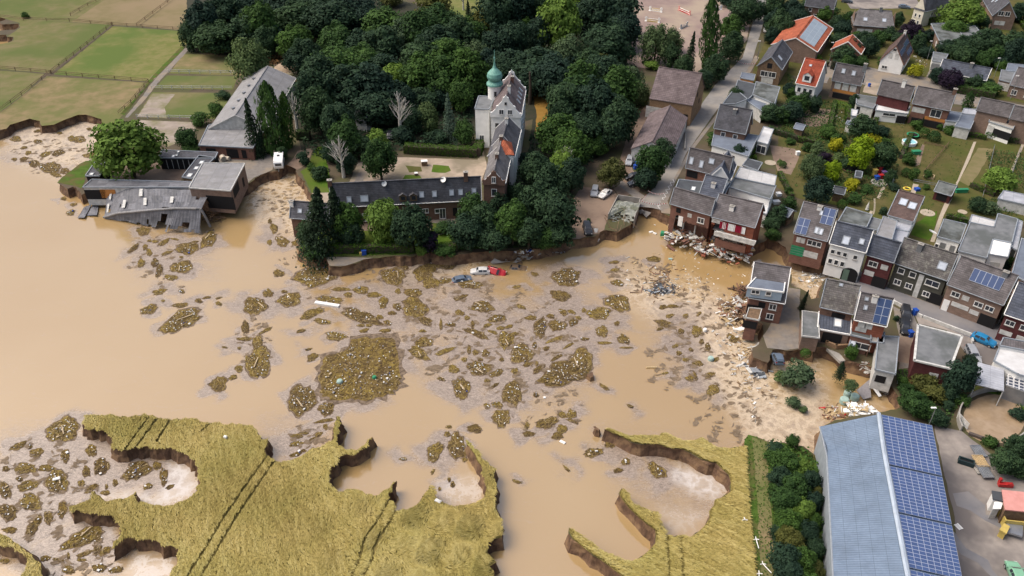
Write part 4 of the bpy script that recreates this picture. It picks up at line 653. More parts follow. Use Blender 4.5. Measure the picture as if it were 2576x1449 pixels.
rp = nz(n, l, 1.1, 4, .6, vec=pos, sc3=(1, 1.6, 1, .4)); bp = n.new('ShaderNodeBump'); bp.inputs['Strength'].default_value = .12; bp.inputs['Distance'].default_value = .1; l.new(rp.outputs[0], bp.inputs['Height']); l.new(bp.outputs[0], b.inputs['Normal'])
wt = np_mesh('water', np.stack([x, y, np.full(len(x), ZW)], 1), Q, m_water, {'scum': scum, 'foam': foam, 'froth': froth}); wt['kind'] = 'structure'
# ---------------- trees ----------------
L_dk = MLeaf('dark_foliage', (.015, .036, .024), (.045, .09, .05), .35); L_md = MLeaf('green_foliage', (.025, .058, .018), (.07, .145, .035), .3); L_lt = MLeaf('bright_foliage', (.075, .13, .02), (.19, .31, .06), .1); L_gr = MLeaf('grey_green_foliage', (.045, .08, .035), (.12, .18, .085))
L_yl = MLeaf('yellow_foliage', (.2, .21, .01), (.42, .42, .03), .12); L_lm = MLeaf('lime_foliage', (.12, .2, .01), (.28, .4, .02), .1); L_pu = MLeaf('purple_foliage', (.012, .008, .018), (.035, .022, .045), .1); L_co = MLeaf('needle_foliage', (.01, .024, .014), (.03, .055, .028), .15)
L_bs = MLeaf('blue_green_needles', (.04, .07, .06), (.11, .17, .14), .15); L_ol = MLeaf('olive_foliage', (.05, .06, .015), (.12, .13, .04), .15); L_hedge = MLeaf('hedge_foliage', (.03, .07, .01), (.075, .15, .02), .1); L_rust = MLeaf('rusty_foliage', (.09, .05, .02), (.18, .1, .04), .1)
m_bark = M('bark', (.07, .055, .04), (.045, .035, .028), 3); m_birch = M('pale_bark', (.5, .48, .44), (.34, .32, .29), 3)
def leaves(centres, normals, size, jit=.5, asp=.75):
    n = len(centres); a = normals+rng.normal(0, jit, (n, 3)); a /= np.linalg.norm(a, axis=1)[:, None]+1e-9
    r = rng.normal(0, 1, (n, 3)); u = np.cross(a, r); u /= np.linalg.norm(u, axis=1)[:, None]+1e-9; v = np.cross(a, u)
    s = (size*rng.uniform(.6, 1.35, n))[:, None]; u = u*s; v = v*s*asp
    V = np.stack([centres-u, centres-v*.9, centres+u, centres+v*.9], 1).reshape(-1, 3); i = np.arange(n)*4
    return V, np.stack([i, i+1, i+2, i+3], 1)
def crown_mesh(name, kind, seed, nleaf):
    R = np.random.default_rng(seed); pts = []; nor = []; rn = []
    def sph(n):
        p = R.normal(0, 1, (n, 3)); return p/np.linalg.norm(p, axis=1)[:, None]
    if kind in ('broad', 'shrub', 'willow'):
        nl = {'broad': 52, 'shrub': 22, 'willow': 34}[kind]
        for k in range(nl):
            d = sph(1)[0]; d[2] = d[2] if d[2] > -.85 else -d[2]*.6; rad = R.uniform(.2, .36) if kind != 'shrub' else R.uniform(.28, .45)
            c = d*(1-rad)*R.uniform(.72, 1.08); m = int(nleaf/nl*R.uniform(.7, 1.3)*(rad/.28)); s = sph(m); s[:, 2] = np.where(s[:, 2] < -.75, -s[:, 2], s[:, 2])
            rr = rad*R.uniform(.78, 1.1, m); p = c+s*rr[:, None]*np.array([1, 1, .8])
            if kind == 'willow': p[:, 2] -= R.exponential(.16, m)
            pts.append(p); nor.append(s*.8+d*.4+[0, 0, .25]); rn.append(np.clip(R.normal(R.uniform(.25, .7), .18, m), 0, 1))
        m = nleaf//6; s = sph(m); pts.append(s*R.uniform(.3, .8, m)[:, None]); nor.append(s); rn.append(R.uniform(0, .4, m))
    elif kind == 'poplar':
        m = nleaf; z = R.uniform(-1, 1, m); th = R.uniform(0, 6.283, m); prof = np.clip(1.05-((z+.15)/1.12)**2, .02, 1)**.6*(1+.22*np.sin(th*3+z*7)+.16*np.sin(th*5-z*13)); rr = prof*R.uniform(.72, 1.05, m)
        p = np.stack([rr*np.cos(th), rr*np.sin(th), z+R.normal(0, .02, m)], 1); pts.append(p); nor.append(np.stack([np.cos(th), np.sin(th), np.full(m, .7)], 1)); rn.append(np.clip(.5+.3*np.sin(th*3+z*7)+R.normal(0, .15, m), 0, 1))
    elif kind == 'conifer':
        m = nleaf; k = R.integers(0, 13, m); z0 = -1+k/13*2; th0 = R.integers(0, 11, m)*.571+k*1.3; t = R.uniform(.05, 1, m)**.7; rad = np.clip((1-z0)/2, .03, 1)**.85*(1+.15*np.sin(k*2.3+th0*3))
        rr = rad*t; sp_ = (.1+.1*rad)*t; th = th0+R.normal(0, .13, m)
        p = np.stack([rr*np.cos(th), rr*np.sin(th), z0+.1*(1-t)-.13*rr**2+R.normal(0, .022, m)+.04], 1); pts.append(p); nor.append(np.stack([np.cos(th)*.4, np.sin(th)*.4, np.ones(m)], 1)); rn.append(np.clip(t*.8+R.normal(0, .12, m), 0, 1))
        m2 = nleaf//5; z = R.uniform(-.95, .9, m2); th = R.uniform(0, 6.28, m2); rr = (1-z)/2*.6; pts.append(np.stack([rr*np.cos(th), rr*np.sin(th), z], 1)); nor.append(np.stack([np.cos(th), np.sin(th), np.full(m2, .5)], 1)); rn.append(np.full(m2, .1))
    elif kind == 'ball':
        m = nleaf; s = sph(m); s[:, 2] = np.where(s[:, 2] < -.5, -s[:, 2], s[:, 2]); pts.append(s*(R.uniform(.86, 1.0, m)*(1+.07*np.sin(s[:, 0]*6)+.06*np.sin(s[:, 1]*7)))[:, None]); nor.append(s); rn.append(np.clip(R.normal(.5, .2, m), 0, 1))
    p = np.concatenate(pts); nn = np.concatenate(nor); r = np.concatenate(rn)
    V, Q = leaves(p, nn, {'broad': .062, 'shrub': .085, 'willow': .055, 'poplar': .075, 'conifer': .05, 'ball': .1}[kind], .45)
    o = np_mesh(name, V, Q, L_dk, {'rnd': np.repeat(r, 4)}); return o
PRO = {}
def proto(kind, variants, nleaf, lmats):
    PRO[kind] = []
    for s in range(variants):
        o = crown_mesh('crown', kind, 100*len(PRO)+s, nleaf); COL.objects.unlink(o); PRO[kind].append(o.data); bpy.data.objects.remove(o)
for k_, v_, n_ in (('broad', 5, 4200), ('shrub', 4, 1100), ('willow', 2, 4200), ('poplar', 3, 3200), ('conifer', 3, 3600), ('ball', 1, 900)): proto(k_, v_, n_, None)
def trunk_mesh(seed, mat, bare=False):
    R = random.Random(seed); mb = MB(); z1 = 1.0
    mb.tube([(0, 0, -.02), (.01, 0, .35), (.0, .02, .7), (.02, .01, 1.0)], [.05, .038, .026, .01], 7)
    for k in range(26 if bare else 6):
        z = R.uniform(.3, .92) if bare else R.uniform(.35, .7); a = R.uniform(0, 6.28); L = (1.05-z)*R.uniform(.45, .75); r0 = .02*(1.15-z)
        d = Vector((math.cos(a), math.sin(a), R.uniform(.7, 1.4))).normalized(); p0 = Vector((.005, .01, z)); p1 = p0+d*L*.5; p2 = p1+(d+Vector((0, 0, .35))).normalized()*L*.5
        mb.tube([p0, p1, p2], [r0, r0*.6, .003], 4)
        if bare:
            for j in range(4):
                q = p0.lerp(p2, R.uniform(.3, .9)); a2 = a+R.uniform(-1.3, 1.3); e = Vector((math.cos(a2), math.sin(a2), R.uniform(.3, 1))).normalized()*L*R.uniform(.25, .45); mb.tube([q, q+e*.6, q+e+Z*.02], [r0*.4, r0*.25, .002], 3)
    o = mb.build('trunk', mat); COL.objects.unlink(o); d = o.data; bpy.data.objects.remove(o); return d
TRUNK = [trunk_mesh(i, m_bark) for i in range(2)]; BARE = [trunk_mesh(10+i, m_birch, True) for i in range(2)]
KIND = {'dk': ('broad', L_dk, 'dark green broadleaf', 'tree'), 'md': ('broad', L_md, 'mid-green broadleaf', 'tree'), 'lt': ('broad', L_lt, 'bright green broadleaf', 'tree'), 'gr': ('willow', L_gr, 'pale grey-green', 'tree'), 'ol': ('broad', L_ol, 'olive green', 'tree'),
 'co': ('conifer', L_co, 'dark conical conifer', 'conifer_tree'), 'bs': ('conifer', L_bs, 'blue-grey spruce', 'conifer_tree'), 'po': ('poplar', L_md, 'tall narrow poplar', 'poplar_tree'), 'pu': ('broad', L_pu, 'dark purple-leaved', 'tree'), 'lm': ('broad', L_lm, 'lime yellow', 'tree'),
 'yb': ('shrub', L_yl, 'yellow-leaved', 'shrub'), 'sb': ('shrub', L_md, 'green', 'shrub'), 'sl': ('shrub', L_lt, 'light green', 'shrub'), 'sd': ('shrub', L_dk, 'dark', 'shrub'), 'sg': ('shrub', L_gr, 'grey-green', 'shrub'), 'so': ('shrub', L_ol, 'olive', 'shrub'), 'sp': ('shrub', L_pu, 'purple', 'shrub'),
 'ba': ('ball', L_md, 'round clipped', 'shrub'), 'dead': (None, None, 'bare pale', 'bare_tree'), 'br': ('shrub', L_rust, 'rusty brown', 'shrub')}
ti = [0]
def tree(kind, x, y, w_, h_, z0=0.0):
    """crown centred at a picture position, w by h in picture units; stands on the ground below"""
    ck, lm, adj, nm = KIND[kind]; shr = nm == 'shrub'; zc = 1.2 if shr else 5
    for _ in range(5):
        p = P(x, y, z0+zc); s = scale_at(p); th = dep_at(p); a = w_/2/s
        ph = h_/2/s; c = math.sqrt(max(ph**2-(a*math.sin(th))**2, (a*(.55 if shr else .6))**2))/math.cos(th) if ck != 'ball' else a
        c = min(c, a*(1.25 if ck in ('broad', 'willow', 'shrub') else 9))
        zc = c*(.8 if shr else .95 if ck == 'conifer' else 1.0 if ck in ('broad', 'willow') else .98)
        if ck in ('broad',) and w_ > 60: zc = c*1.05+.6
    ti[0] += 1; i = ti[0]; R = random.Random(i*7+3)
    t = empty(nm, (p.x, p.y, z0-.05)); t.rotation_euler = (0, 0, 0)
    if ck is None:
        o = bpy.data.objects.new('trunk', BARE[i % 2]); COL.objects.link(o); o.parent = t; hh = (zc+c)*1.0; o.scale = (hh*.85, hh*.85, hh); o.rotation_euler = (0, 0, R.uniform(0, 6.28)); return t
    d = PRO[ck][i % len(PRO[ck])]
    if shr:
        o = bpy.data.objects.new('crown', d); COL.objects.link(o)
        bpy.data.objects.remove(t); o.name = nm; t = o; o.location = (p.x, p.y, z0+zc)
    else:
        o = bpy.data.objects.new('crown', d); COL.objects.link(o); o.parent = t; o.location = (0, 0, zc)
        k = bpy.data.objects.new('trunk', TRUNK[i % 2]); COL.objects.link(k); k.parent = t; hh = zc+c*.5; k.scale = (max(.8, a*.14)*8, max(.8, a*.14)*8, hh)
        k.scale = (min(k.scale[0], 9), min(k.scale[1], 9), hh)
        o.name = 'crown'
    g_ = 1.16 if ck in ('broad', 'willow', 'shrub') else 1.06
    o.scale = (a*g_, a*g_, c*g_); o.rotation_euler = (R.uniform(-.12, .12), R.uniform(-.12, .12), R.uniform(0, 6.28))
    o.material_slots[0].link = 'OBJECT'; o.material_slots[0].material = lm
    return t
def plant(region, group, lst):
    items = []
    for e in lst:
        t = tree(*e[:5], **({'z0': e[5]} if len(e) > 5 and not isinstance(e[5], str) else {})); adj = KIND[e[0]][2]
        nmt = KIND[e[0]][3]; size = 'very large' if e[3] > 125 else 'large' if e[3] > 85 else '' if e[3] > 40 else 'small'
        base = adj if any(q in adj for q in ('conifer', 'spruce', 'poplar')) else adj+(' shrub' if nmt == 'shrub' else ' tree')
        if nmt == 'shrub' and e[3] <= 26: size = 'low'
        elif nmt == 'shrub': size = 'bushy'
        tag(t, cat='shrub' if nmt == 'shrub' else 'tree', group=group)
        if e[-1].__class__ is str: t['label'] = e[-1]
        else: items.append((t, e[1], (size+' '+base).strip()))
    rank_labels(items, '', region)
WOOD = 'trees of the wood around the manor'
plant('in the back row of the wood', WOOD, [('dk',478,92,60,70),('dk',505,60,90,100),('dk',560,35,110,90),('dk',610,20,100,70),('md',655,60,90,110),('dk',700,20,110,80),('dk',740,45,120,80),('dk',790,20,120,80),('dk',830,50,130,100),('dk',880,30,120,90),('dk',925,55,80,80),('dk',620,75,100,90),('dk',668,105,70,70),
 ('dk',540,95,110,80),('gr',660,20,60,60),('ol',1090,15,90,70),('ol',985,-5,60,40),('dk',1245,30,110,120),('dk',1300,20,90,120),('dk',1345,15,80,90),('lt',1405,60,110,150),('lt',1452,30,80,80),('dk',1500,35,110,110),('dk',1555,30,110,110),('dk',1575,75,80,90),('dk',1350,90,70,130),('md',1325,70,40,80),('co',1178,28,24,52,'dark slender conifer on the lawn behind the wood'),('dk',1290,100,80,110),('dk',1255,110,80,90)])
plant('in the second wood row', WOOD, [('gr',628,155,100,120),('md',735,108,80,80),('dk',690,95,60,60),('dk',770,135,70,80),('md',850,105,100,90),('dk',905,115,90,80),('md',975,65,130,90),('dk',960,115,110,90),('gr',1020,90,90,90),('md',1050,75,100,100),('md',1105,60,110,90),('dk',1100,120,110,100),('dk',1150,95,100,100),('md',1180,85,80,80),('ol',1215,60,70,70),('md',1120,150,120,100),('dk',1060,150,110,100),('gr',1195,140,80,70),('gr',1430,140,90,100),('dk',1530,110,130,110),('dk',1480,170,80,90),('dk',1350,170,140,80),('dk',1220,160,70,70),('dk',1270,170,90,70),('dk',745,150,70,60),('md',755,95,60,60)])
plant('in the middle of the wood', WOOD, [('dk',800,190,90,110),('dk',790,240,110,120),('md',850,165,120,100),('md',910,165,120,100),('dk',960,185,110,90),('dk',870,230,130,120),('dk',935,225,130,120),('lt',990,200,70,90),('dk',1010,250,70,90),('md',1060,190,110,110),('md',1110,200,110,110),('md',1180,190,100,120),('md',1160,240,70,80),('dk',1290,165,110,70),('dk',1400,195,130,110),('ol',1500,165,80,60),('md',1460,215,100,110),('dk',1520,190,110,110),('gr',1590,200,60,70),('gr',1610,235,50,60),('md',1560,225,100,110),('dk',1340,205,90,70),('dk',940,270,120,90),('dk',1060,250,90,60),('dk',985,285,60,70),('dk',1110,245,60,60)])
plant('in the front of the wood', WOOD, [('dk',800,280,90,110),('dk',850,310,90,110),('md',870,345,80,100),('dk',900,365,70,60),('lt',945,355,60,60,'bright green round tree in front of the bare white tree'),('md',955,400,80,100),('dk',1035,300,60,90),('gr',1075,295,60,110,'pale weeping birch beside the blue spruce'),('bs',1130,295,48,110,'blue-grey spruce right of the pale weeping birch'),('md',1170,335,52,80),('dk',1210,215,60,70),('dk',870,410,50,60),('dk',845,380,50,60),('sd',1095,345,60,40),('sd',1010,340,60,50),('md',1455,245,110,100),('dk',1420,260,100,110),('dk',1500,260,100,120),('dk',1560,300,90,110),('dk',1530,330,90,90),('dk',1415,300,70,90),('dk',1470,330,90,100),('lt',1530,225,70,60),('dk',1345,190,60,60)])
plant('below the wood on the manor side', WOOD, [('md',1405,340,110,100),('md',1440,375,90,90),('dk',1325,405,40,50),('lt',1415,415,70,80),('dk',1345,430,80,110),('dk',1385,470,90,110),('dk',1440,440,70,80),('dk',1480,290,60,80),('md',1500,365,60,60),('dk',1400,540,110,120),('dk',1350,520,90,110),('dk',1310,500,60,90),('dk',1285,490,50,70),('md',1290,560,90,110),('dk',1410,590,80,60),('dk',1220,560,80,110),('md',1190,535,80,90),('dk',1175,580,90,90),('dk',1240,595,90,70),('dk',1330,585,80,80),('md',1370,600,60,60),('dk',1255,520,60,70),('md',1160,600,60,40)])
plant('in the garden below the long roof', 'garden trees on the eroded terrace', [('co',800,560,120,175,'huge dark ragged conifer at the left end of the long roof'),('co',845,545,90,150,'second dark conifer, right of the huge ragged one'),('md',870,560,80,120),('dk',885,590,60,70),('lt',965,555,95,130,'bright green round tree in front of the long roof'),('dk',1035,570,95,130),('dk',1070,600,50,70),('sp',1080,610,60,60,'dark purple bush right of the garden trees'),('sb',1120,633,50,30),('dk',775,590,60,90),('sl',1060,630,30,30),('sb',790,637,50,22),('sb',1115,572,50,16)])
plant('by the grey farm hall', 'trees around the farm', [('lt',318,375,165,145,'huge bright green tree standing over the stable yard'),('md',470,350,60,60),('sb',505,300,50,40),('sb',540,275,40,40),('sb',478,375,50,25),('po',680,300,58,165,'tall poplar in front of the grey farm hall'),('po',718,305,34,130,'shorter poplar right of the tall one'),('co',634,325,60,140,'dark conifer in front of the grey farm hall'),('co',655,360,40,70),('sb',64,38,20,18,'single small bush on the upper left pasture'),('sd',560,240,40,24),('dk',710,385,30,40),('sd',763,398,36,40),('sb',785,420,24,22),('dk',828,385,40,60),('dk',805,435,44,36)])
plant('between the arena and the road', 'trees along the road', [('gr',1650,110,80,100),('gr',1695,100,50,70),('dk',1690,140,50,60),('co',1738,135,40,100),('dk',1720,165,50,50),('po',1788,90,44,170,'tall dark poplar at the lower edge of the arena'),('dk',1800,170,60,90),('dk',1770,200,50,50),('dk',1840,120,60,90),('md',1840,70,60,60),('dk',1865,30,70,70),('dk',1895,25,50,60),('dk',1830,-5,60,40),('dk',1940,90,36,40),('sb',1715,250,22,40),('md',1640,410,80,110),('dk',1665,380,60,70),('dk',1625,450,60,60),('ol',1537,435,72,72,'rounded olive-green tree beside the parked silver car'),('sb',1480,555,12,16,'tiny round plant beside the black parked car'),('sl',1640,165,40,20)])
plant('in the upper village', 'trees in the village', [('dk',1960,60,60,70),('dk',1990,25,60,50),('dk',2030,15,40,40),('dk',1945,20,60,60),('dk',2120,75,46,50),('sb',2100,30,30,24),('md',2155,95,36,30),('dk',2120,140,60,50),('dk',2190,120,40,50),('md',2165,155,40,30),('pu',2290,80,56,54,'dark purple round tree behind the white gabled house'),('dk',2260,50,30,60),('dk',2240,82,40,30),('lt',2420,35,100,70,'large light green tree above the village'),('dk',2430,70,50,30),('dk',2470,55,40,40),('sb',2500,50,40,26),('dk',2540,110,70,60),('dk',2480,105,80,60),('dk',2570,110,50,60),('dk',2400,125,60,40),('dk',2430,140,60,50),('md',2500,140,50,50),('dk',2310,110,40,50),('dk',2330,130,40,30),('pu',2395,200,56,52,'dark purple tree in front of the long blue-grey roof'),('yb',2303,178,36,40,'bright yellow clipped tree by the white gabled house'),('sb',2370,195,30,30),('sg',2430,205,34,26),('dk',2480,210,40,30),('md',2520,165,30,26),('pu',2565,235,26,20,'small purple tree near the right edge'),('sl',2050,142,36,20),('dk',2005,130,40,36),('dk',1850,243,40,50,'dark conical tree between the flat roofs'),('sl',1882,270,20,14),('sb',2218,155,22,40),('sb',2235,165,18,26),('po',2437,255,22,46),('sb',2305,315,30,28),('dk',1962,125,40,30),('sb',1990,235,26,40)])
plant('among the upper village houses', 'trees among the upper village houses', [('dk',1945,55,50,60),('dk',1975,75,50,60),('dk',2010,45,50,50),('dk',2000,110,40,40),('md',2075,35,40,40),('dk',2108,60,40,40),('md',2135,45,30,30),('dk',2110,100,44,40),('dk',2140,120,50,50),('md',2130,160,40,40),('dk',2170,100,50,40),('md',2205,95,50,36),('sb',2230,88,40,26),('dk',2265,100,40,40),('md',2310,95,40,36),('dk',2335,90,30,30),('dk',2350,20,50,40),('md',2400,75,60,50),('dk',2450,110,60,50),('dk',2500,100,50,50),('dk',2555,130,60,60),('dk',2520,150,50,40),('md',2470,150,50,40),('dk',2420,115,60,50),('dk',2380,120,50,40),('dk',2360,190,40,40),('dk',2455,205,50,36),('sb',2490,225,60,30),('dk',1985,225,30,50),('md',2000,262,44,40),('dk',1940,285,60,50),('md',2110,205,24,30),('dk',2570,30,50,50),('dk',2500,10,40,40),('md',2440,10,50,50)])
plant('in the village gardens', 'shrubs and small trees in the gardens', [('dk',1990,280,60,50),('md',2010,265,50,50),('dk',2050,262,36,50),('dk',2030,240,30,30),('md',1965,290,50,40),('dk',2150,255,28,40),('dk',2172,320,70,60),('dk',2220,330,40,30),('md',2085,330,44,36),('yb',2105,365,36,50),('yb',2190,350,50,40),('lm',2165,385,70,80),('dk',2222,390,70,70),('lm',2093,430,44,72,'lime green upright tree in the gardens'),('gr',2045,420,60,90),('dk',2060,480,70,70),('yb',2143,467,40,40,'golden shrub in the gardens'),('sb',2180,475,34,26),('sb',2150,500,40,34),('sb',2290,400,36,36),('ba',2280,435,24,26),('sb',2333,438,24,26),('sb',2330,470,20,16),('ba',2350,345,30,34),('ba',2325,335,26,26),('co',2320,310,16,30),('sb',2365,320,16,26),('sb',2390,328,30,26),('sb',2500,335,40,28),('sb',2540,330,30,24),('lt',2520,450,80,60,'spreading green tree on the right-hand lawns'),('dk',2460,515,40,40),('sg',2490,525,50,40),('sb',2530,515,24,16),('sb',2415,547,30,14),('ba',2118,515,26,22),('dk',1960,540,50,50),('dk',1940,560,50,40),('sb',1945,590,40,30),('sd',2222,530,22,40),('ba',1962,410,16,16),('ba',1970,415,18,20),('sb',1985,480,20,24),('sg',2060,375,40,40),('sb',2105,350,30,30),('sb',2220,355,30,24),('dk',2240,445,30,40),('sd',2250,470,30,24),('sb',2300,440,30,36),('dk',1860,385,40,44),('sb',1800,350,50,40),('sl',1900,395,12,30),('sg',2110,400,30,40),('sp',2075,395,36,30),('sb',2030,370,26,26),('sb',1990,355,26,20),('sb',2560,560,20,60),('sd',2515,665,40,30),('sb',2545,660,26,40),('dk',2200,590,12,20),('sb',1985,510,40,36),('sb',2070,560,10,12),('ba',2065,640,14,16),('sb',2120,350,20,24),('dk',2135,410,40,40)])
plant('beside the flooded street', 'plants at the flood edge in the south-east', [('co',2024,755,22,52,'dark narrow hedge tree beside the driveway'),('sg',2008,945,84,80,-1.9,'large grey-green toppled tree in the flood below the driveway'),('sg',1968,950,40,26,-2.0),('sg',1995,1012,40,22,-2.1),('sg',2022,1030,24,20,-2.1),('ba',2026,890,26,26,'small round green bush at the drive end'),('co',2117,930,36,48,'dark cypress on the soil mound'),('md',2143,885,34,60),('sb',2150,860,26,26),('sg',2140,970,36,36),('dk',2418,945,80,100),('dk',2390,985,50,50),('sb',2270,960,30,40),('md',2300,1010,70,60),('md',2325,1030,60,50),('dk',2360,1050,50,40),('so',2330,960,70,50),('so',2350,990,60,40),('sd',2255,800,16,80,'dark narrow hedge beside the parked black cars'),('br',2290,965,30,20),('dk',2530,1160,70,60),('dk',2560,1120,60,60),('sb',2490,1110,40,30),('dk',2580,1180,60,50),('sd',2560,1040,40,30),('sg',2550,985,40,30),('sb',2400,900,10,10),('dk',2440,910,40,40),('sb',2420,1005,40,24),('sd',2385,1020,30,30),('sb',2280,980,40,30)])
plant('in the belt left of the big hall', 'trees in the belt beside the hall', [('sd',1950,1130,50,40),('md',1995,1110,34,60),('md',1975,1160,70,60),('lt',2010,1180,60,60),('dk',1960,1200,60,60),('md',2000,1225,70,70),('dk',2040,1210,50,70),('md',1975,1260,70,70),('lt',2020,1285,60,70),('dk',2045,1260,50,60),('md',1985,1315,70,70),('dk',2030,1340,60,70),('ol',1990,1360,70,60),('md',2050,1310,40,60),('dk',1975,1400,80,70),('md',2020,1410,70,70),('dk',2050,1380,50,60),('ol',2045,1430,60,60),('dk',1985,1450,80,60),('md',2040,1480,70,60),('md',2000,1510,80,60),('sb',1940,1150,40,40),('sb',1945,1230,30,60),('dk',1955,1340,40,60),('ol',2060,1240,30,50)])
plant('', WOOD, [('dead',858,395,70,110,'bare white tree on the lawn left of the gravel court'),('dead',742,290,40,110,'bare pale tree beside the shorter poplar'),('dead',1005,290,60,120,'bare white tree left of the weeping birch'),('dead',1420,410,60,90,'bare pale tree above the garden terrace'),('dead',1165,-5,40,60,'bare tree on the lawn behind the wood')])
# undergrowth that fills the wood floor
def undergrowth(name, polys, dens, lm, label, size=.32, hmax=1.6):
    Vs, Qs, Rs = [], [], []; off = 0
    for pts in polys:
        q = Pn(pts); x0, y0 = q.min(0); x1, y1 = q.max(0); n = int((x1-x0)*(y1-y0)*dens); x = rng.uniform(x0, x1, n); y = rng.uniform(y0, y1, n); k = inpoly(q, x, y); x, y = x[k], y[k]; n = len(x)
        f = .5+.5*np.sin(x*.7+np.sin(y*.9))*np.sin(y*.8+np.sin(x*.6)); z = .1+rng.uniform(0, 1, n)*hmax*f
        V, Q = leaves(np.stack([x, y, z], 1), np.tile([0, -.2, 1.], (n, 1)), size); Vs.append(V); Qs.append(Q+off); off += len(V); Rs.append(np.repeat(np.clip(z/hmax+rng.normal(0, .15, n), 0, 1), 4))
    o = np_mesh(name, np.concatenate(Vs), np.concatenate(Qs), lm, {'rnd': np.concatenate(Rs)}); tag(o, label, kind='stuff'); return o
undergrowth('undergrowth', [[(470, 120), (480, 20), (960, -20), (1000, 80), (1180, 60), (1230, 100), (1600, 60), (1600, 230), (1560, 340), (1480, 420), (1440, 430), (1440, 600), (1230, 625), (1260, 520), (1330, 400), (1330, 340), (1385, 335), (1385, 240), (1340, 235), (1190, 240), (1190, 330), (1160, 370), (1000, 380), (860, 420), (760, 380), (750, 200), (690, 160), (600, 140)]], 2.2, L_dk, 'dark undergrowth on the floor of the wood', .4)
undergrowth('undergrowth', [[(1935, 1112), (2020, 1130), (2058, 1160), (2080, 1449), (2100, 1600), (1960, 1600), (1945, 1300)]], 14, L_md, 'green undergrowth in the belt beside the hall', .22)
undergrowth('weeds', [[(1872, 1104), (1890, 1094), (1935, 1112), (1945, 1300), (1965, 1600), (1915, 1600), (1885, 1300)]], 9, L_hedge, 'weeds along the verge right of the wheat', .12, .35)
undergrowth('undergrowth', [[(2250, 935), (2300, 930), (2400, 960), (2420, 1000), (2390, 1070), (2300, 1050), (2262, 1000)], [(2440, 965), (2600, 985), (2700, 1150), (2560, 1170), (2500, 1140), (2570, 1100), (2590, 1060), (2540, 1005)]], 8, L_md, 'weeds around the round ring pool', .2, .8)
undergrowth('shore_weeds', [[(760, 632), (820, 640), (1060, 636), (1430, 590), (1440, 605), (1380, 620), (1240, 628), (1060, 640), (800, 648)]], 6, L_hedge, 'weeds along the garden bank', .15, .5)
undergrowth('garden_plants', [[(2012, 260), (2150, 255), (2440, 330), (2400, 480), (2350, 540), (2200, 520), (1960, 470), (1960, 330)]], .8, L_md, 'scattered low plants in the gardens', .16, .45)
def hedge(pts, width, height, label, lm=L_hedge, z0=0, name='hedge', dens=26, size=.17):
    W = [P(x, y) for x, y in pts]; Vs, Qs, Rs = [], [], []; off = 0; mb = MB()
    for a, b in zip(W[:-1], W[1:]):
        L = (b-a).length; n = int(L*(width+2*height)*dens); d = (b-a)/L; nn = Vector((-d.y, d.x, 0)); t = rng.uniform(0, L, n); s = rng.uniform(-1, 1, n)*(width/2+height)
        top = np.abs(s) < width/2; off_ = np.where(top, s, np.sign(s)*width/2); z = np.where(top, height, height-(np.abs(s)-width/2)); z = z+rng.normal(0, .07, n)+.1*np.sin(t*1.3); off_ = off_+rng.normal(0, .07, n)
        c = np.stack([a.x+d.x*t+nn.x*off_, a.y+d.y*t+nn.y*off_, z0+z], 1); nv = np.where(top[:, None], np.array([[0, 0, 1.]]), np.sign(s)[:, None]*np.array([[nn.x, nn.y, .4]]))
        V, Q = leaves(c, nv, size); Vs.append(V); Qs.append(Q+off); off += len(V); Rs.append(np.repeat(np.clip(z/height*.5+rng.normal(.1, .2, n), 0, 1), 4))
        cc_ = (a+b)/2+Z*(z0+height*.47); mb.box(cc_, d*L/2, nn*(width*.42), Z*height*.46)
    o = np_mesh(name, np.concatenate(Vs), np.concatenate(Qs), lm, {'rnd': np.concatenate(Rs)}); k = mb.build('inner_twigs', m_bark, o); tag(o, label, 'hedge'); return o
hedge([(1018, 383), (1200, 393)], 2.2, 2.2, 'long clipped hedge along the top of the gravel court'); hedge([(1200, 393), (1213, 352)], 2.2, 2.2, 'short clipped hedge running down beside the white tower')
hedge([(832, 635), (1042, 633)], 1.6, 1.8, 'clipped hedge on the terrace above the paved slab'); hedge([(765, 640), (828, 640)], 1.6, 1.5, 'ragged hedge at the terrace corner below the conifer', L_md); hedge([(1098, 636), (1150, 628)], 2.0, 1.7, 'short hedge right of the purple bush')
hedge([(1876, 418), (1900, 372)], .9, 1.6, 'bright narrow hedge beside the white warehouse'); hedge([(1930, 330), (2005, 355)], 1.2, 1.5, 'dark long hedge at the top of the vegetable garden', L_md); hedge([(2005, 357), (2065, 367)], 1.2, 1.4, 'short hedge right of the dark long garden hedge')
undergrowth('garden_plants', [[(1935, 20), (2030, 40), (2000, 60), (1975, 100), (1940, 95)], [(2095, 40), (2150, 30), (2145, 75), (2240, 80), (2210, 135), (2160, 155), (2100, 150), (2100, 90)], [(2250, 75), (2345, 85), (2345, 125), (2300, 112)], [(2400, 112), (2600, 100), (2600, 160), (2500, 165), (2400, 138)], [(2355, 188), (2500, 205), (2510, 238), (2420, 228)], [(1980, 185), (2000, 200), (1998, 262), (1975, 262)], [(1935, 270), (2060, 255), (2150, 265), (2160, 330), (2100, 360), (1960, 330)], [(2030, 340), (2240, 330), (2260, 420), (2230, 500), (2110, 510), (2020, 450)], [(2480, 380), (2600, 390), (2600, 480), (2490, 470)], [(2440, 500), (2560, 500), (2560, 545), (2440, 535)]], 8, L_md, 'leafy garden plants between the village houses', .2, 1.3)
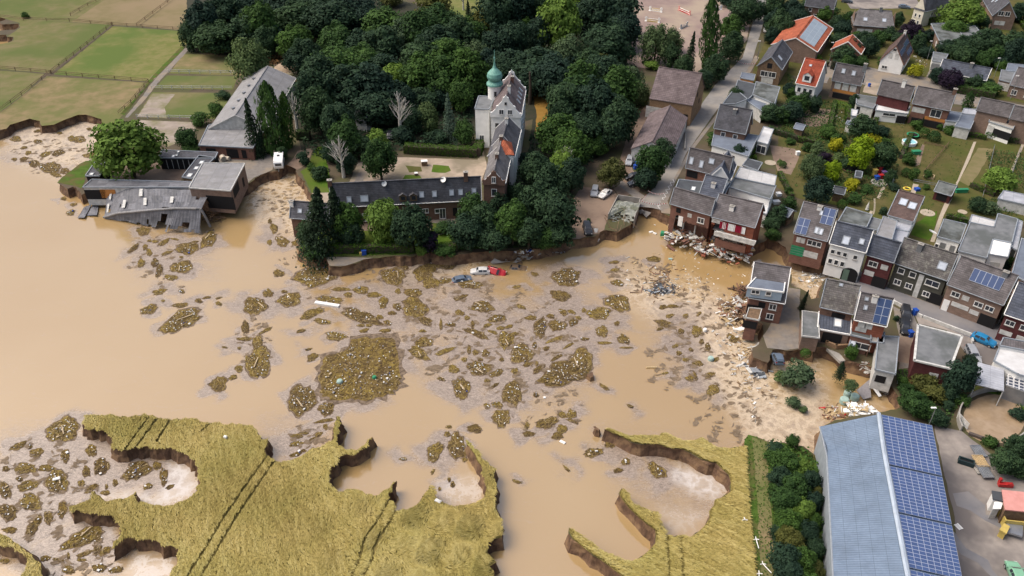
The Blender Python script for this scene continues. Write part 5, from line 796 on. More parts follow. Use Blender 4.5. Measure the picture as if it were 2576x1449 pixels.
for k_, (a_, b_, lb) in enumerate((((2100, 262), (2085, 330), 'thin hedge left of the small brownish lawn'), ((2205, 300), (2190, 345), 'thin hedge left of the big dark garden tree'), ((2290, 345), (2265, 400), 'thin hedge beside the pool'), ((2395, 335), (2480, 352), 'low hedge below the white balcony block'), ((2490, 345), (2560, 362), 'low hedge below the last row house'), ((2560, 50), (2600, 110), 'hedge at the upper right border'), ((1960, 440), (1990, 500), 'hedge beside the white yard building'), ((2440, 470), (2500, 495), 'low hedge below the lawns'))): hedge([a_, b_], 1.0, 1.2, lb, (L_md, L_hedge)[k_ % 2])
hedge([(2090, 172), (2160, 190)], 1.6, 2.6, 'tall dark hedge behind the ivy-covered house', L_dk); hedge([(2405, 232), (2500, 250)], 2, 2.2, 'dark hedge along the street below the purple tree', L_md); hedge([(2468, 10), (2480, 65)], 2, 2.5, 'yellow-green hedge in the top right corner', L_lm); hedge([(2325, 60), (2375, 65)], 3, 2.6, 'clipped hedge below the cream house')
hedge([(2377, 552), (2432, 562)], 1.3, 1.3, 'bright hedge behind the small white building'); hedge([(2130, 278), (2132, 310)], 1.2, 1.8, 'bright hedge beside the grey garages'); hedge([(748, 350), (782, 352)], 1.5, 2.5, 'dark clipped hedge behind the farm drive', L_md); hedge([(2071, 165), (2082, 168)], 1, 1.5, 'small hedge beside the red-tiled house', L_md)
# ---------------- buildings ----------------
def xy(v): return Vector((v.x, v.y, 0))
def add_window(par, o, d, nn, w_, h_, kind):
    """o: centre on the wall face, d: along, nn: outward"""
    d = d.normalized(); up = Z
    if kind in ('w', 'b', 'i'):
        fr = m_white if kind != 'b' else m_dark; mb = MB(); t = .065
        for sx, sz, hw, hh in ((0, 1, w_/2+t, t/1.2), (0, -1, w_/2+t, t/1.2)): mb.box(o+up*(sz*(h_/2))+nn*.03, d*hw, nn*.05, up*hh)
        for sx in (-1, 1): mb.box(o+d*(sx*w_/2)+nn*.03, d*t/1.2, nn*.05, up*(h_/2-.06))
        if w_ > 1.1 or kind == 'i': mb.box(o+nn*.028, d*.04, nn*.045, up*(h_/2-.06))
        f = mb.build('window', fr, par); g = MB(); g.poly([o-d*w_/2-up*h_/2+nn*.02, o+d*w_/2-up*h_/2+nn*.02, o+d*w_/2+up*h_/2+nn*.02, o-d*w_/2+up*h_/2+nn*.02]); g.build('pane', m_glass, f)
        sb = MB(); sb.box(o-up*(h_/2+.12)+nn*.08, d*(w_/2+.14), nn*.1, up*.035); sb.build('sill', m_conc, f)
    else:
        nm, mt = {'s': ('shutter', m_white2), 'd': ('door', m_wood), 'D': ('door', m_white), 'g': ('garage_door', m_white2), 'k': ('opening', m_dark), 'n': ('door', m_greenp), 'y': ('panel', m_orange), 'm': ('door', m_metal)}[kind]
        mb = MB(); mb.box(o+nn*.025, d*w_/2, nn*.035, up*h_/2); q = mb.build(nm, mt, par)
        if kind in 'gn':
            m2 = MB()
            for k in range(1, 4): m2.box(o+up*(h_*(k/4-.5))+nn*.07, d*w_/2, nn*.012, up*.025)
            m2.build('groove', m_metal, q)
        elif kind in 'dD': m2 = MB(); m2.box(o+d*w_*.35+nn*.09, d*.05, nn*.04, up*.05); m2.build('handle', m_metal, q)
def skylight(par, o, u, v, nn, w_, h_, mat=None, name='skylight'):
    mb = MB(); t = .08
    for s in (-1, 1): mb.box(o+v*(s*h_/2)+nn*.07, u*(w_/2+t), v*t, nn*.07); mb.box(o+u*(s*w_/2)+nn*.07, u*t, v*(h_/2-t), nn*.07)
    f = mb.build(name, m_zinc, par); g = MB(); g.poly([o-u*w_/2-v*h_/2+nn*.1, o+u*w_/2-v*h_/2+nn*.1, o+u*w_/2+v*h_/2+nn*.1, o-u*w_/2+v*h_/2+nn*.1]); g.build('pane', mat or m_sky, f)
def chimney(par, o, d, n, top, w_=.45, mat=None):
    mb = MB(); mb.box(o+Z*(top/2-.5), d*w_, n*w_*.8, Z*(top/2+.5)); c = mb.build('chimney', mat or m_brick, par)
    m2 = MB(); m2.box(o+Z*(top+.06), d*(w_+.1), n*(w_*.8+.1), Z*.06); m2.box(o+Z*(top+.2), d*.16, n*.16, Z*.08); m2.build('cap', m_conc, c)
def gable(name, label, A, B, R, he, hr, rm, wm, ov=.35, wins=(), sky=(), sol=(), chim=(), group=None, cat='house', trim=m_zinc, solmat=None, z0=0.0, back=1.0, dorm=(), atB=False, C=None, hip=0):
    a, b, r = P(A[0], A[1], he), P(B[0], B[1], he), P(R[0], R[1], hr)
    d = xy(b-a); L = d.length; d.normalize(); n = Vector((-d.y, d.x, 0)); ref = b if atB else a
    if (r-ref).dot(n) < 0: n = -n
    half = max(1.5, (r-ref).dot(n))
    if C: cc_ = P(C[0], C[1], he)-a; n = n if cc_.dot(n) > 0 else -n; half = cc_.dot(n)/2
    a0 = Vector((a.x, a.y, z0)); root = empty(name, a0+d*L/2+n*half, label, cat, group)
    F = lambda u, v, z: Vector((a0.x, a0.y, 0))+d*u+n*v+Z*z
    rise = hr-he; hb = half*back; e = .22; W2 = half+hb
    zf = he+ov*rise/half-.12; zb = he+(ov*rise/hb if hb else 0)-.12; zr = hr-.16
    heb = he
    mb = MB(); q = [F(e, ov, z0), F(L-e, ov, z0), F(L-e, W2-ov, z0), F(e, W2-ov, z0)]
    def quad(p, q_, z1, z2): mb.poly([p, q_, xy(q_)+Z*z2, xy(p)+Z*z1])
    quad(q[0], q[1], zf, zf); quad(q[2], q[3], zb, zb)
    mb.poly([q[1], q[2], xy(q[2])+Z*zb, F(L-e, half, zr), xy(q[1])+Z*zf]); mb.poly([q[3], q[0], xy(q[0])+Z*zf, F(e, half, zr), xy(q[3])+Z*zb])
    mb.build('wall', wm, root)
    rb = MB(); th = .14; hp = hip
    def slope(v0, z0_, v1, z1_, flip):
        p = [F(0, v0, z0_), F(L, v0, z0_), F(L-hp, v1, z1_), F(hp, v1, z1_)]
        if flip: p = [p[1], p[0], p[3], p[2]]
        rb.poly(p); low = [t-Z*th for t in p]; rb.poly(low[::-1])
        for i in range(4): rb.poly([low[i], low[(i+1) % 4], p[(i+1) % 4], p[i]])
    slope(0, he, half, hr, False); slope(W2, heb, half, hr, True)
    if hp:
        rb.poly([F(L, 0, he), F(L, W2, heb), F(L-hp, half, hr)]); rb.poly([F(0, W2, heb), F(0, 0, he), F(hp, half, hr)])
    rf = rb.build('roof', rm, root)
    cb = MB(); cb.box(F(L/2, half, hr+.03), d*(L/2-hp+.02), n*.16, Z*.07); cb.build('ridge_cap', rm, rf)
    sv = (F(0, half, hr)-F(0, 0, he)).normalized(); sn = d.cross(sv); sn = sn if sn.z > 0 else -sn; SL = math.hypot(half, rise)
    if trim:
        tb = MB()
        for (v0, z1_, v1, z2_) in ((0, he, half, hr), (W2, heb, half, hr)):
            for uu in ((0, L) if not hp else ()):
                p, s_ = F(uu, v0, z1_), F(uu, v1, z2_); vv = (s_-p); tb.box((p+s_)/2+Z*.0, d*.07, vv/2, vv.normalized().cross(d)*.13)
        tb.box(F(L/2, -.07, he-.06), d*L/2, n*.08, Z*.06); tb.build('gutter', trim, root)
    for t in wins:
        f, u, z, w_, h_, k = t
        if f == 'F': add_window(root, F(e+u*(L-2*e), ov, z), d, -n, w_, h_, k)
        elif f == 'L': add_window(root, F(e, ov+u*(W2-2*ov), z), n, -d, w_, h_, k)
        elif f == 'R': add_window(root, F(L-e, ov+u*(W2-2*ov), z), n, d, w_, h_, k)
    P0 = F(0, 0, he)
    for s in sky: skylight(root, P0+d*(L*s[0])+sv*(SL*s[1])+sn*0, d, sv, sn, *(s[2:4] if len(s) > 3 else (.9, 1.2)))
    for (u0, v0, u1, v1) in sol:
        m2 = MB(); pw, ph = (1.0, 1.65); w_, h_ = L*(u1-u0), SL*(v1-v0); sm = solmat or m_solar
        p = P0+d*(L*u0)+sv*(SL*v0)+sn*.14; nu, nv = max(1, round(w_/pw)), max(1, round(h_/ph))
        pts = [p, p+d*w_, p+d*w_+sv*h_, p+sv*h_]; uvs = [(0, 0), (nu*pw, 0), (nu*pw, nv*ph), (0, nv*ph)]
        m2.poly(pts, 0, uvs)
        lo = [x-sn*.1 for x in pts]
        for i in range(4): m2.poly([lo[i], lo[(i+1) % 4], pts[(i+1) % 4], pts[i]])
        m2.build('solar_array', sm, root)
    for c in chim: chimney(root, F(L*c[0], half*c[1], he+rise*min(c[1], 2-c[1])), d, n, c[2] if len(c) > 2 else 1.0, mat=c[3] if len(c) > 3 else None)
    for (u, v, w_, h_, mt) in dorm:      # gabled dormer on the front slope
        c = P0+d*(L*u)+sv*(SL*v); ff = c-n*.2; db = MB(); x0, x1 = ff-d*w_/2, ff+d*w_/2; bk = n*((h_*1.3)*half/rise+.6)
        pk = ff+Z*(h_*1.45)
        db.poly([x0, x1, x1+Z*h_, pk, x0+Z*h_]); db.poly([x1, x1+bk, x1+bk+Z*h_, x1+Z*h_]); db.poly([x0+bk, x0, x0+Z*h_, x0+bk+Z*h_]); dm = db.build('dormer', mt, root)
        d2 = MB(); d2.poly([x0+Z*h_-d*.2-n*.2, pk-n*.2+Z*.08, pk+bk+Z*.08, x0+bk+Z*h_-d*.2]); d2.poly([pk-n*.2+Z*.08, x1+Z*h_+d*.2-n*.2, x1+bk+Z*h_+d*.2, pk+bk+Z*.08]); d2.build('dormer_roof', rm, dm)
        d3 = MB(); d3.box(ff+Z*h_*.6-n*.03, d*w_*.27, n*.03, Z*h_*.32); d3.build('pane', m_glass, dm)
    root['_'] = 0; del root['_']
    return root, F, L, W2
def flat(name, label, pts, h, rm, wm, rim=.18, wins=(), z0=0.0, group=None, cat='building', rimmat=None, hs=None, skyl=()):
    W = [P(x, y, (hs[i] if hs else h)) for i, (x, y) in enumerate(pts)]; n_ = len(W); c = sum(W, Vector())/n_
    ar = sum(W[i].x*W[(i+1) % n_].y-W[(i+1) % n_].x*W[i].y for i in range(n_))
    idx = list(range(n_)); 
    root = empty(name, (c.x, c.y, z0), label, cat, group); ins = [p+(xy(c-p)).normalized()*.18 for p in W]
    mb = MB()
    for i in range(n_):
        a, b = ins[i], ins[(i+1) % n_]; q = [xy(a)+Z*z0, xy(b)+Z*z0, b-Z*.1, a-Z*.1]; mb.poly(q if ar > 0 else q[::-1])
    if cat == 'canopy':
        for i in range(n_): pb = MB(); pb.tube([xy(ins[i])+Z*z0, ins[i]-Z*.1], .09, 5); pb.build('post', wm, root)
    else: mb.build('wall', wm, root)
    rb = MB(); top = W if ar > 0 else W[::-1]; rb.poly([p+Z*.02 for p in top]); rb.poly([p-Z*.16 for p in top[::-1]])
    for i in range(n_): a, b = top[i], top[(i+1) % n_]; rb.poly([a-Z*.16, b-Z*.16, b+Z*.02, a+Z*.02])
    rb.build('roof', rm, root)
    if rim:
        tb = MB()
        for i in range(n_):
            a, b = W[i], W[(i+1) % n_]; d = (b-a); tb.box((a+b)/2+Z*.05, d/2+d.normalized()*.1, Vector((-d.y, d.x, 0)).normalized()*rim*.5, Z*.14)
        tb.build('roof_edge', rimmat or m_zinc, root)
    for (e_, u, z, w_, h_, k) in wins:
        a, b = xy(ins[e_]), xy(ins[(e_+1) % n_]); d = (b-a).normalized(); nn = Vector((d.y, -d.x, 0)) if ar > 0 else Vector((-d.y, d.x, 0)); add_window(root, a.lerp(b, u)+Z*z, d, nn, w_, h_, k)
    for (fx, fy, w_, h_) in skyl:
        o = W[0].lerp(W[1], fx).lerp(W[3].lerp(W[2], fx), fy); u = (W[1]-W[0]).normalized(); v = (W[3]-W[0]); v = (v-u*v.dot(u)).normalized(); skylight(root, o, u, v, Z, w_, h_, m_white)
    return root
ROW = 'row houses along the flooded street'; VIL = 'houses of the village'
# --- farm on the left
rt, F, L, W2 = gable('farm_hall', 'long grey corrugated farm hall beyond the tall poplar', (672, 324), (744, 197), (590, 292), 3.6, 7.3, f_cement, m_white2, ov=.3, cat='barn', trim=m_white2)
vb = MB()
for k in range(5): vb.box(F(L*(.2+.15*k), W2/2+2.5, 6.3), Vector((.3, .3, 0)), Vector((-.2, .2, 0)), Z*.25)
vb.build('roof_vent', m_metal, rt)
flat('hall_annex', 'low pale annex in front of the long grey farm hall', [(500, 366), (524, 316), (560, 306), (668, 324), (636, 373)], 3.4, f_cement, m_brick2, wins=((4, .4, 1.6, 3, 2.4, 'k'), (4, .18, 1.6, 1.2, 2.2, 'k'), (4, .8, 1.5, 2.5, 2.4, 'k')))
flat('stable_wing', 'dark rear stable shed at the top of the yard', [(398, 398), (408, 378), (548, 384), (541, 399)], 3, r_dark, m_dark, skyl=((.25, .25, 1.2, .6), (.45, .3, 1.2, .5), (.62, .3, 1.2, .5), (.8, .3, 1.2, .5)), wins=tuple((3, .08+.1*k, 1.4, .1, 2.4, 's') for k in range(9)), cat='stable')
flat('stable_wing', 'dark narrow stable wing with white roof lights, right of the yard', [(458, 446), (500, 392), (541, 397), (484, 450)], 3, r_dark, m_wood, skyl=((.72, .5, 1.4, .9), (.45, .5, 1.4, .9), (.12, .5, 1.6, 1.0)), cat='stable')
flat('stable_wing', 'small dark stable shed left of the yard tree', [(215, 443), (246, 398), (273, 415), (250, 443)], 3, r_dark, m_dark, skyl=((.12, .35, 1.0, .8),), cat='stable')
flat('stable_wing', 'long weathered front stable shed behind the collapsed roof', [(208, 472), (231, 452), (482, 458), (475, 472)], 3.2, c_barn, m_white2, wins=((3, .9, 1.4, 5, 2.4, 'k'), (3, .78, 1.6, 3.5, 2.2, 'y')), z0=-1.4, cat='stable')
bx = flat('feed_store', 'pale flat-roofed brick store above the collapsed roof', [(475, 473), (510, 411), (616, 412), (580, 481)], 5.2, f_cement, m_brick5, z0=-.6, wins=((3, .3, 2.0, 6.5, 3.2, 'k'), (2, .25, 2.2, 1.2, 2.2, 'k'), (2, .7, 3.4, 4.5, 2.2, 'k')), rimmat=m_white2)
# bales
for i, (u, v, s) in enumerate(((2205, 110, 1.1), (2250, 100, .8), (2300, 130, .8), (2250, 165, 1.0), (2290, 165, .8), (2400, 115, .9), (2345, 125, .7))):
    p = P(*T(0, 1, u, v)); mb = MB(); a = i*.7; d = Vector((math.cos(a), math.sin(a), 0)); e = Vector((-d.y, d.x, 0)); K = 10
    pr = [(math.cos(2*math.pi*k/K), math.sin(2*math.pi*k/K)) for k in range(K)]; A_ = [p+d*s*.8+e*c_*s*.7+Z*(s*.7+s_*s*.7) for c_, s_ in pr]; B_ = [q-d*s*1.6 for q in A_]
    for k in range(K): mb.poly([A_[k], B_[k], B_[(k+1) % K], A_[(k+1) % K]])
    mb.poly(A_); mb.poly(B_[::-1]); o = mb.build('straw_bale', M('bale_wrap', (.6, .54, .45), (.5, .44, .35), 2)); tag(o, f'cream wrapped bale behind the feed store, {ORD[[0,1,4,2,3,6,5][i]]}'+(' one' if i == 0 else ' from the left'), 'bale', 'pale bales heaped behind the feed store')
# --- collapsed barn roof
def collapsed():
    root = empty('collapsed_barn', P(400, 530, ZW), 'collapsed barn with buckled grey corrugated roof lying in the flood', 'barn')
    us = np.linspace(0, 1, 41)
    top = [T(0,1,1080,455)+(2.0,), T(0,1,1250,440)+(2.9,), T(0,1,1500,448)+(3.2,), T(0,1,1800,458)+(3.4,), T(0,1,2110,465)+(3.6,)]
    rid = [T(0,1,1045,742)+(-1.9,), T(0,1,1190,700)+(-.2,), T(0,1,1500,672)+(1.7,), T(0,1,1760,652)+(2.8,), T(0,1,2020,655)+(3.2,)]
    low = [T(0,1,1060,748)+(-2.1,), T(0,1,1180,768)+(-2.0,), T(0,1,1490,825)+(-1.9,), T(0,1,1690,885)+(-1.8,), T(0,1,2005,895)+(-1.6,)]
    def at(line, u):
        W = [P(*q) for q in line]; n_ = len(W)-1; s = min(u*n_, n_-1e-6); i = int(s); t = s-i; t = t*t*(3-2*t)*.5+t*.5; return W[i].lerp(W[i+1], t)
    def surf(l1, l2, nv, name, holes=(), jag=0):
        mb = MB(); G = [[at(l1, u).lerp(at(l2, u), v/nv)+Z*(.1*math.sin(u*23+v)+random.uniform(-.05, .05)-.35*math.sin(math.pi*v/nv)) for v in range(nv+1)] for u in us]
        for i in range(40):
            for v in range(nv):
                if (i, v) in holes: continue
                q = [G[i][v], G[i+1][v], G[i+1][v+1], G[i][v+1]]
                if v == nv-1 and jag: k = random.choice([-.12, 0, .0, .15]); q[2] = q[2]+(q[2]-q[1])*k; q[3] = q[3]+(q[3]-q[0])*k
                mb.poly(q, 0, [(i*.62, v*1.2), (i*.62+.62, v*1.2), (i*.62+.62, v*1.2+1.2), (i*.62, v*1.2+1.2)])
        return mb.build(name, c_barn, root)
    surf(top, rid, 7, 'roof', {(25, 6), (26, 6), (2, 0), (0, 0), (1, 0), (0, 1), (9, 4), (36, 2), (3, 5)})
    surf(rid, low, 6, 'roof', {(i, v) for i in (25, 26) for v in range(1, 6)} | {(24, 3), (24, 4), (24, 5), (27, 4), (27, 5), (33, 4), (34, 4), (33, 5), (34, 5), (32, 5), (34, 3), (35, 3), (35, 4)} | {(i, 5) for i in (12, 13, 20, 21, 29, 30, 31, 37)} | {(19, 3), (19, 4), (29, 4), (16, 5)}, 1)
    cb = MB(); cb.tube([at(rid, u)+Z*.12 for u in us[::2]]+[P(*T(0,1,2070,740), 1.0), P(*T(0,1,2115,830), -1.6)], .28, 6); cb.build('ridge_cap', f_cement, root)
    for i, (u0, v0, l1, l2) in enumerate(((.06, .1, top, rid), (.4, .05, top, rid), (.44, .45, top, rid), (.05, .55, top, rid), (.68, .4, top, rid), (.28, .5, top, rid))):
        a, b = at(l1, u0), at(l2, u0); c_, d_ = at(l1, u0+.028), at(l2, u0+.028); mb = MB(); mb.poly([a.lerp(b, v0)+Z*.16, c_.lerp(d_, v0)+Z*.16, c_.lerp(d_, v0+.3)+Z*.1, a.lerp(b, v0+.3)+Z*.1][::-1]); mb.build('light_panel', m_white2, root)
    mb = MB()   # dark timber trusses under the right end
    for k in range(9):
        p = at(rid, 1.0).lerp(at(top, 1.0), k/9)-Z*.2; q = P(*T(0, 1, 2080+k*18, 800-k*20), ZW-.3); mb.tube([p, p.lerp(q, .5), q], .06, 4)
    for k in range(6): p = P(*T(0, 1, 2060+10*k, 640+20*k), 1.2); q = P(*T(0, 1, 2230, 720-k*10), -1.6); mb.tube([p, q], .05, 4)
    mb.build('truss', m_wood, root)['kind'] = 'stuff'
    mb = MB()
    for k in range(60): p = P(*T(0, 1, random.uniform(2040, 2240), random.uniform(600, 780)), random.uniform(ZW, -1.2)); a = random.uniform(0, 3.1); d = Vector((math.cos(a), math.sin(a), random.uniform(-.3, .3))); mb.box(p, d*random.uniform(.4, 1.1), d.cross(Z).normalized()*.12, Z*.08)
    mb.build('broken_timber', m_wood, root)
    # dark soil-coloured sheet over the water, added as the darkness inside
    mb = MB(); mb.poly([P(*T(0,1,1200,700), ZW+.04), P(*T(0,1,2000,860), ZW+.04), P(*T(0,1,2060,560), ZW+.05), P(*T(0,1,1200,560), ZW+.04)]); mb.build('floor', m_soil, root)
    for nm, pts, lb in (('roof_sheet', [(780, 745), (850, 630), (920, 610), (850, 740)], 'dark torn roof sheet at the left tip of the collapsed roof'), ('roof_sheet', [(870, 720), (930, 615), (995, 600), (975, 715)], 'torn corrugated sheet half sunk beside the collapsed roof')):
        mb = MB(); q = [P(*T(0, 1, *p), ZW+.2+.3*(i % 2)) for i, p in enumerate(pts)]; mb.poly(q); mb.poly([t-Z*.06 for t in q[::-1]]); tag(mb.build(nm, c_barn), lb, 'roof sheet')
collapsed()
# --- manor
mw = lambda l, us_, z, w_=1.0, h_=1.4, k='w': tuple((l, u, z, w_, h_, k) for u in us_)
rt, F, L, W2 = gable('manor_house', 'white manor house with stepped scrolled gables and dark brown roof', (1311, 292), (1323, 226), (1270, 262), 11, 15.4, r_purple, m_white, ov=.1, C=(1231, 300), trim=m_white, cat='manor', sky=((.35, .3), (.5, .3), (.65, .3), (.8, .3)), chim=((.3, .9, 1.6, m_white), (.75, .85, 1.4, m_brick2)),
   wins=mw('F', (.1, .3, .5, .7, .9), 8.5)+mw('F', (.1, .3, .5, .7, .9), 5)+mw('L', (.2, .5, .8), 8.2)+mw('L', (.2,), 4.5))
def scroll_gable(root, F, u, W2, he, hr, mat, bump=1.0):
    mb = MB(); steps = [(0, 0), (0, .9), (.07, .9), (.1, .35), (.17, .40), (.2, .62), (.27, .62), (.3, .55), (.36, .74), (.43, .84), (.46, 1.08), (.5, 1.16)]
    pts = []
    for s, z in steps: pts.append((s, he+(hr-he)*z*bump if s else he-.3+(.9 if z else 0)))
    pts = [(0, he-.4), (0, he+.8), (.06, he+.8), (.1, he+.26*(hr-he)), (.17, he+.38*(hr-he)), (.19, he+.56*(hr-he)), (.26, he+.6*(hr-he)), (.3, he+.7*(hr-he)), (.37, he+.84*(hr-he)), (.41, he+1.06*(hr-he)), (.46, he+1.1*(hr-he)), (.5, he+1.22*(hr-he))]
    pts = pts+[(1-s, z) for s, z in pts[::-1][1:]]
    A_ = [F(u-.22, s*W2, z) for s, z in pts]; B_ = [F(u+.22, s*W2, z) for s, z in pts]
    for i in range(len(pts)-1): mb.poly([A_[i], A_[i+1], B_[i+1], B_[i]])
    # face triangles as strips from the base line
    for Q_ in (A_, B_):
        for i in range(len(pts)-1):
            s0, s1 = pts[i][0], pts[i+1][0]
            if abs(s1-s0) < 1e-6: continue
            f0 = F(u-.22 if Q_ is A_ else u+.22, s0*W2, he-.4); f1 = F(u-.22 if Q_ is A_ else u+.22, s1*W2, he-.4); mb.poly([f0, f1, Q_[i+1], Q_[i]])
    mb.build('gable', mat, root)
scroll_gable(rt, F, 0.0, W2, 11, 15.4, m_white)
_d, _n = F(1, 0, 0)-F(0, 0, 0), F(0, 1, 0)-F(0, 0, 0)
for s_, z_ in ((.36, 12.0), (.64, 12.0)): add_window(rt, F(-.24, W2*s_, z_), _n, -_d, 1.1, 1.2, 'i')
add_window(rt, F(-.24, W2*.5, 14.2), _n, -_d, .4, .5, 'b')
scroll_gable(rt, F, L, W2, 11, 15.4, m_white)
# tower block with cupola
tb = flat('manor_tower', 'square white tower with flat grey roof beside the manor', [(1194, 274), (1204, 242), (1246, 244), (1230, 276)], 10.5, f_grey, m_white, wins=((3, .55, 2.5, 1.1, 1.8, 'i'),), cat='tower')
def cupola():
    c = P(1245, 246, 10.5); root = empty('cupola', (c.x, c.y, 10.2), 'round white turret with green copper onion dome and spire', 'turret'); c = Vector((c.x, c.y, 0))
    zb = 10.0; r = 1.75
    def up(nm, prof, mt): mb = MB(); mb.lathe(c, prof, 20); return mb.build(nm, mt, root, smooth=False)
    up('drum', [(r, zb), (r, zb+4.0), (r+.25, zb+4.1)], m_white); up('dome_collar', [(r+.4, zb+4.1), (r+.35, zb+4.5), (r-.1, zb+5.0), (r-.45, zb+5.2)], m_copper)
    zz = zb+5.2; up('onion_dome', [(r-.45, zz), (r+.1, zz+.5), (r+.25, zz+1.1), (r+.05, zz+1.9), (r-.6, zz+2.6), (r-1.2, zz+3.2), (.3, zz+3.9), (.16, zz+4.8), (.12, zz+5.6), (.28, zz+5.8), (.1, zz+6.1), (.04, zz+8.0)], m_copper)
    add_window(root, c+Vector((.15, -r-.0, zb+2.2)), Vector((1, 0, 0)), Vector((0, -1, 0)), .5, 1.1, 'b')
cupola()
gable('chapel_wing', 'slate-roofed wing with orange hipped roof patch in front of the manor', (1294, 397), (1311, 326), (1266, 316), 8.5, 11.7, r_dark, m_white, ov=.15, trim=m_white, cat='wing', C=(1223, 402), chim=((.75, 1.0, 1.2, m_white),))
flat('hipped_turret', 'orange tiled hipped roof turret on the chapel wing', [(1243, 386), (1250, 360), (1285, 360), (1293, 390)], 10.2, r_orange, m_white, rim=0, cat='turret')
def pyr():
    W = [P(x, y, 10.25) for x, y in [(1241, 388), (1250, 358), (1287, 358), (1294, 390)]]; c = sum(W, Vector())/4+Z*2.2; mb = MB()
    for i in range(4): mb.poly([W[i], W[(i+1) % 4], c][::-1])
    root = [o for o in COL.objects if o.name == 'hipped_turret'][0]; mb.build('hipped_roof', r_orange, root); m2 = MB(); m2.tube([c-Z*.2, c+Z*1.6], [.12, .03], 6); m2.build('finial', m_metal, root)
pyr()
rt, F, L, W2 = gable('gatehouse_wing', 'grey slate wing ending in a brown brick scrolled gable', (1271, 462), (1290, 370), (1246, 442), 9, 11.9, r_grey, m_brick, ov=.15, C=(1211, 471), trim=m_white, cat='wing', wins=mw('L', (.5,), 6.6, 1.1, 1.7)+mw('L', (.5,), 3.0, 1.1, 1.7), chim=((.35, 1.0, 1.0, m_brick), (.85, 1, 1.0, m_brick)))
scroll_gable(rt, F, 0.0, W2, 9, 11.6, m_brick)
add_window(rt, F(-.24, W2*.5, 9.9), F(0, 1, 0)-F(0, 0, 0), F(0, 0, 0)-F(1, 0, 0), .8, 1.4, 'i')
SKY = ((.035, .3), (.12, .3), (.22, .31, 1.6, 1.3), (.6, .36), (.685, .36), (.8, .38), (.86, .38), (.95, .4))
rt, F, L, W2 = gable('long_wing', 'long brown brick wing with dark tiled roof and roof windows', (834, 522), (1212, 503), (840, 464), 4.6, 9.6, r_dark, m_brick, ov=.35, trim=m_white, cat='wing', sky=SKY, chim=((.9, 1.0, 1.2), (0.005, 1.0, .8)),
   wins=(('F', .14, 1.6, 1.2, 1.3, 'D'), ('F', .21, 1.5, 1.4, 2.2, 'D'), ('F', .25, 1.6, 1.4, 2.0, 'w'), ('F', .62, 2.4, 1.2, 1, 'i'), ('F', .7, 2.2, 1, 1, 'w'), ('F', .735, 1.5, 1.3, 2.5, 'i'), ('F', .83, 1.8, 1.5, 2.0, 'k'), ('F', .86, 2.0, 1.2, 1.4, 'i'), ('F', .42, 1.6, 1.3, 1.5, 'w')), dorm=((.475, .12, 1.5, 1.3, m_wood), (.545, .12, 1.5, 1.3, m_wood)))
for i, (u, v) in enumerate(((.36, .75), (.75, .8))):
    mb = MB(); c = F(L*u, W2/2*v, 4.6+5*v)+Z*.8; nn = Vector((-.3, -.7, .6)).normalized(); a = nn.orthogonal().normalized(); b_ = nn.cross(a); K = 14
    rim = [c+(a*math.cos(2*math.pi*k/K)+b_*math.sin(2*math.pi*k/K))*.62+nn*.12 for k in range(K)]
    for k in range(K): mb.poly([c-nn*.05, rim[k], rim[(k+1) % K]])
    mb.tube([c-nn*.05, c-Z*.8+Vector((0, .2, 0))], .05, 5); mb.build('satellite_dish', (m_blue if 0 else m_zinc) if i == 0 else m_white, rt)
gable('end_house', 'small half-undermined house at the left end of the long roof', (728, 548), (828, 556), (733, 505), 3.2, 6.2, r_dark, m_brick, ov=.3, cat='house', chim=((.03, .8, .8, m_white),), sky=((.25, .45, .8, .8), (.5, .42, .8, .8)), z0=-1.8)
gable('garden_shed', 'tiny dark shed roof behind the long roof', (915, 462), (928, 463), (914, 453), 2.2, 3.2, r_dark, m_wood, ov=.1, cat='shed')
# --- barns by the road
gable('brick_barn', 'large brown-tiled brick barn beside the road', (1633, 248), (1743, 266), (1768, 185), 6, 12.5, r_purple, m_brick4, ov=.2, trim=None, cat='barn', atB=True, wins=(('F', .12, 2.2, 4.5, 3.2, 'g'), ('F', .88, 2.4, 1.2, 1.6, 'k'), ('R', .4, 7, .8, 1.2, 'k'), ('R', .65, 4, .8, 1.2, 'k')))
gable('long_barn', 'lower grey-tiled barn below the brown-tiled brick barn', (1690, 390), (1731, 296), (1637, 363), 3.6, 6.4, r_purple, m_white2, ov=.2, trim=None, cat='barn')
# --- village
w1 = lambda us_, z, w_=1.1, h_=1.2, k='w', f='F': tuple((f, u, z, w_, h_, k) for u in us_)
gable('house', 'dark-tiled brown brick house at the top edge of the village', (2024, 14), (2098, 24), (2030, -22), 5, 9.5, r_dark, m_brick, wins=w1((.2, .55), 3.8)+w1((.5,), 1.4, 3.0, 2.0), cat='house', group=VIL)
gable('house', 'large red-roofed house with grey solar array', (2056, 131), (2096, 72), (2007, 89), 4.5, 7.8, r_orange, m_brick5, trim=m_white, solmat=m_solargrey, sol=((.08, .22, .92, .9),), group=VIL, cat='house')
gable('house', 'wide grey-roofed house with white pergola', (2146, 63), (2251, 71), (2152, 21), 3.5, 7.8, r_grey, m_brick5, sky=((.28, .4, 1.2, 1.2), (.73, .42, 1.2, 1.2)), chim=((.62, .95, 1.2, m_metal),), wins=w1((.2, .4), 1.5, 2.4, 1.8, 's')+w1((.75,), 1.6, 2), hip=1.5, group=VIL, cat='house')
gable('house', 'cream rendered house with dark roof in the upper village', (2326, 30), (2392, 14), (2342, -12), 5.5, 10, r_dark, m_cream, wins=w1((.35, .65), 3.8, .9, 1.3)+w1((.3, .7), 3.6, .8, 1.2, 'w', 'L')+w1((.3, .7), 1.4, .8, 1.2, 'w', 'L'), hip=2, group=VIL, cat='house')
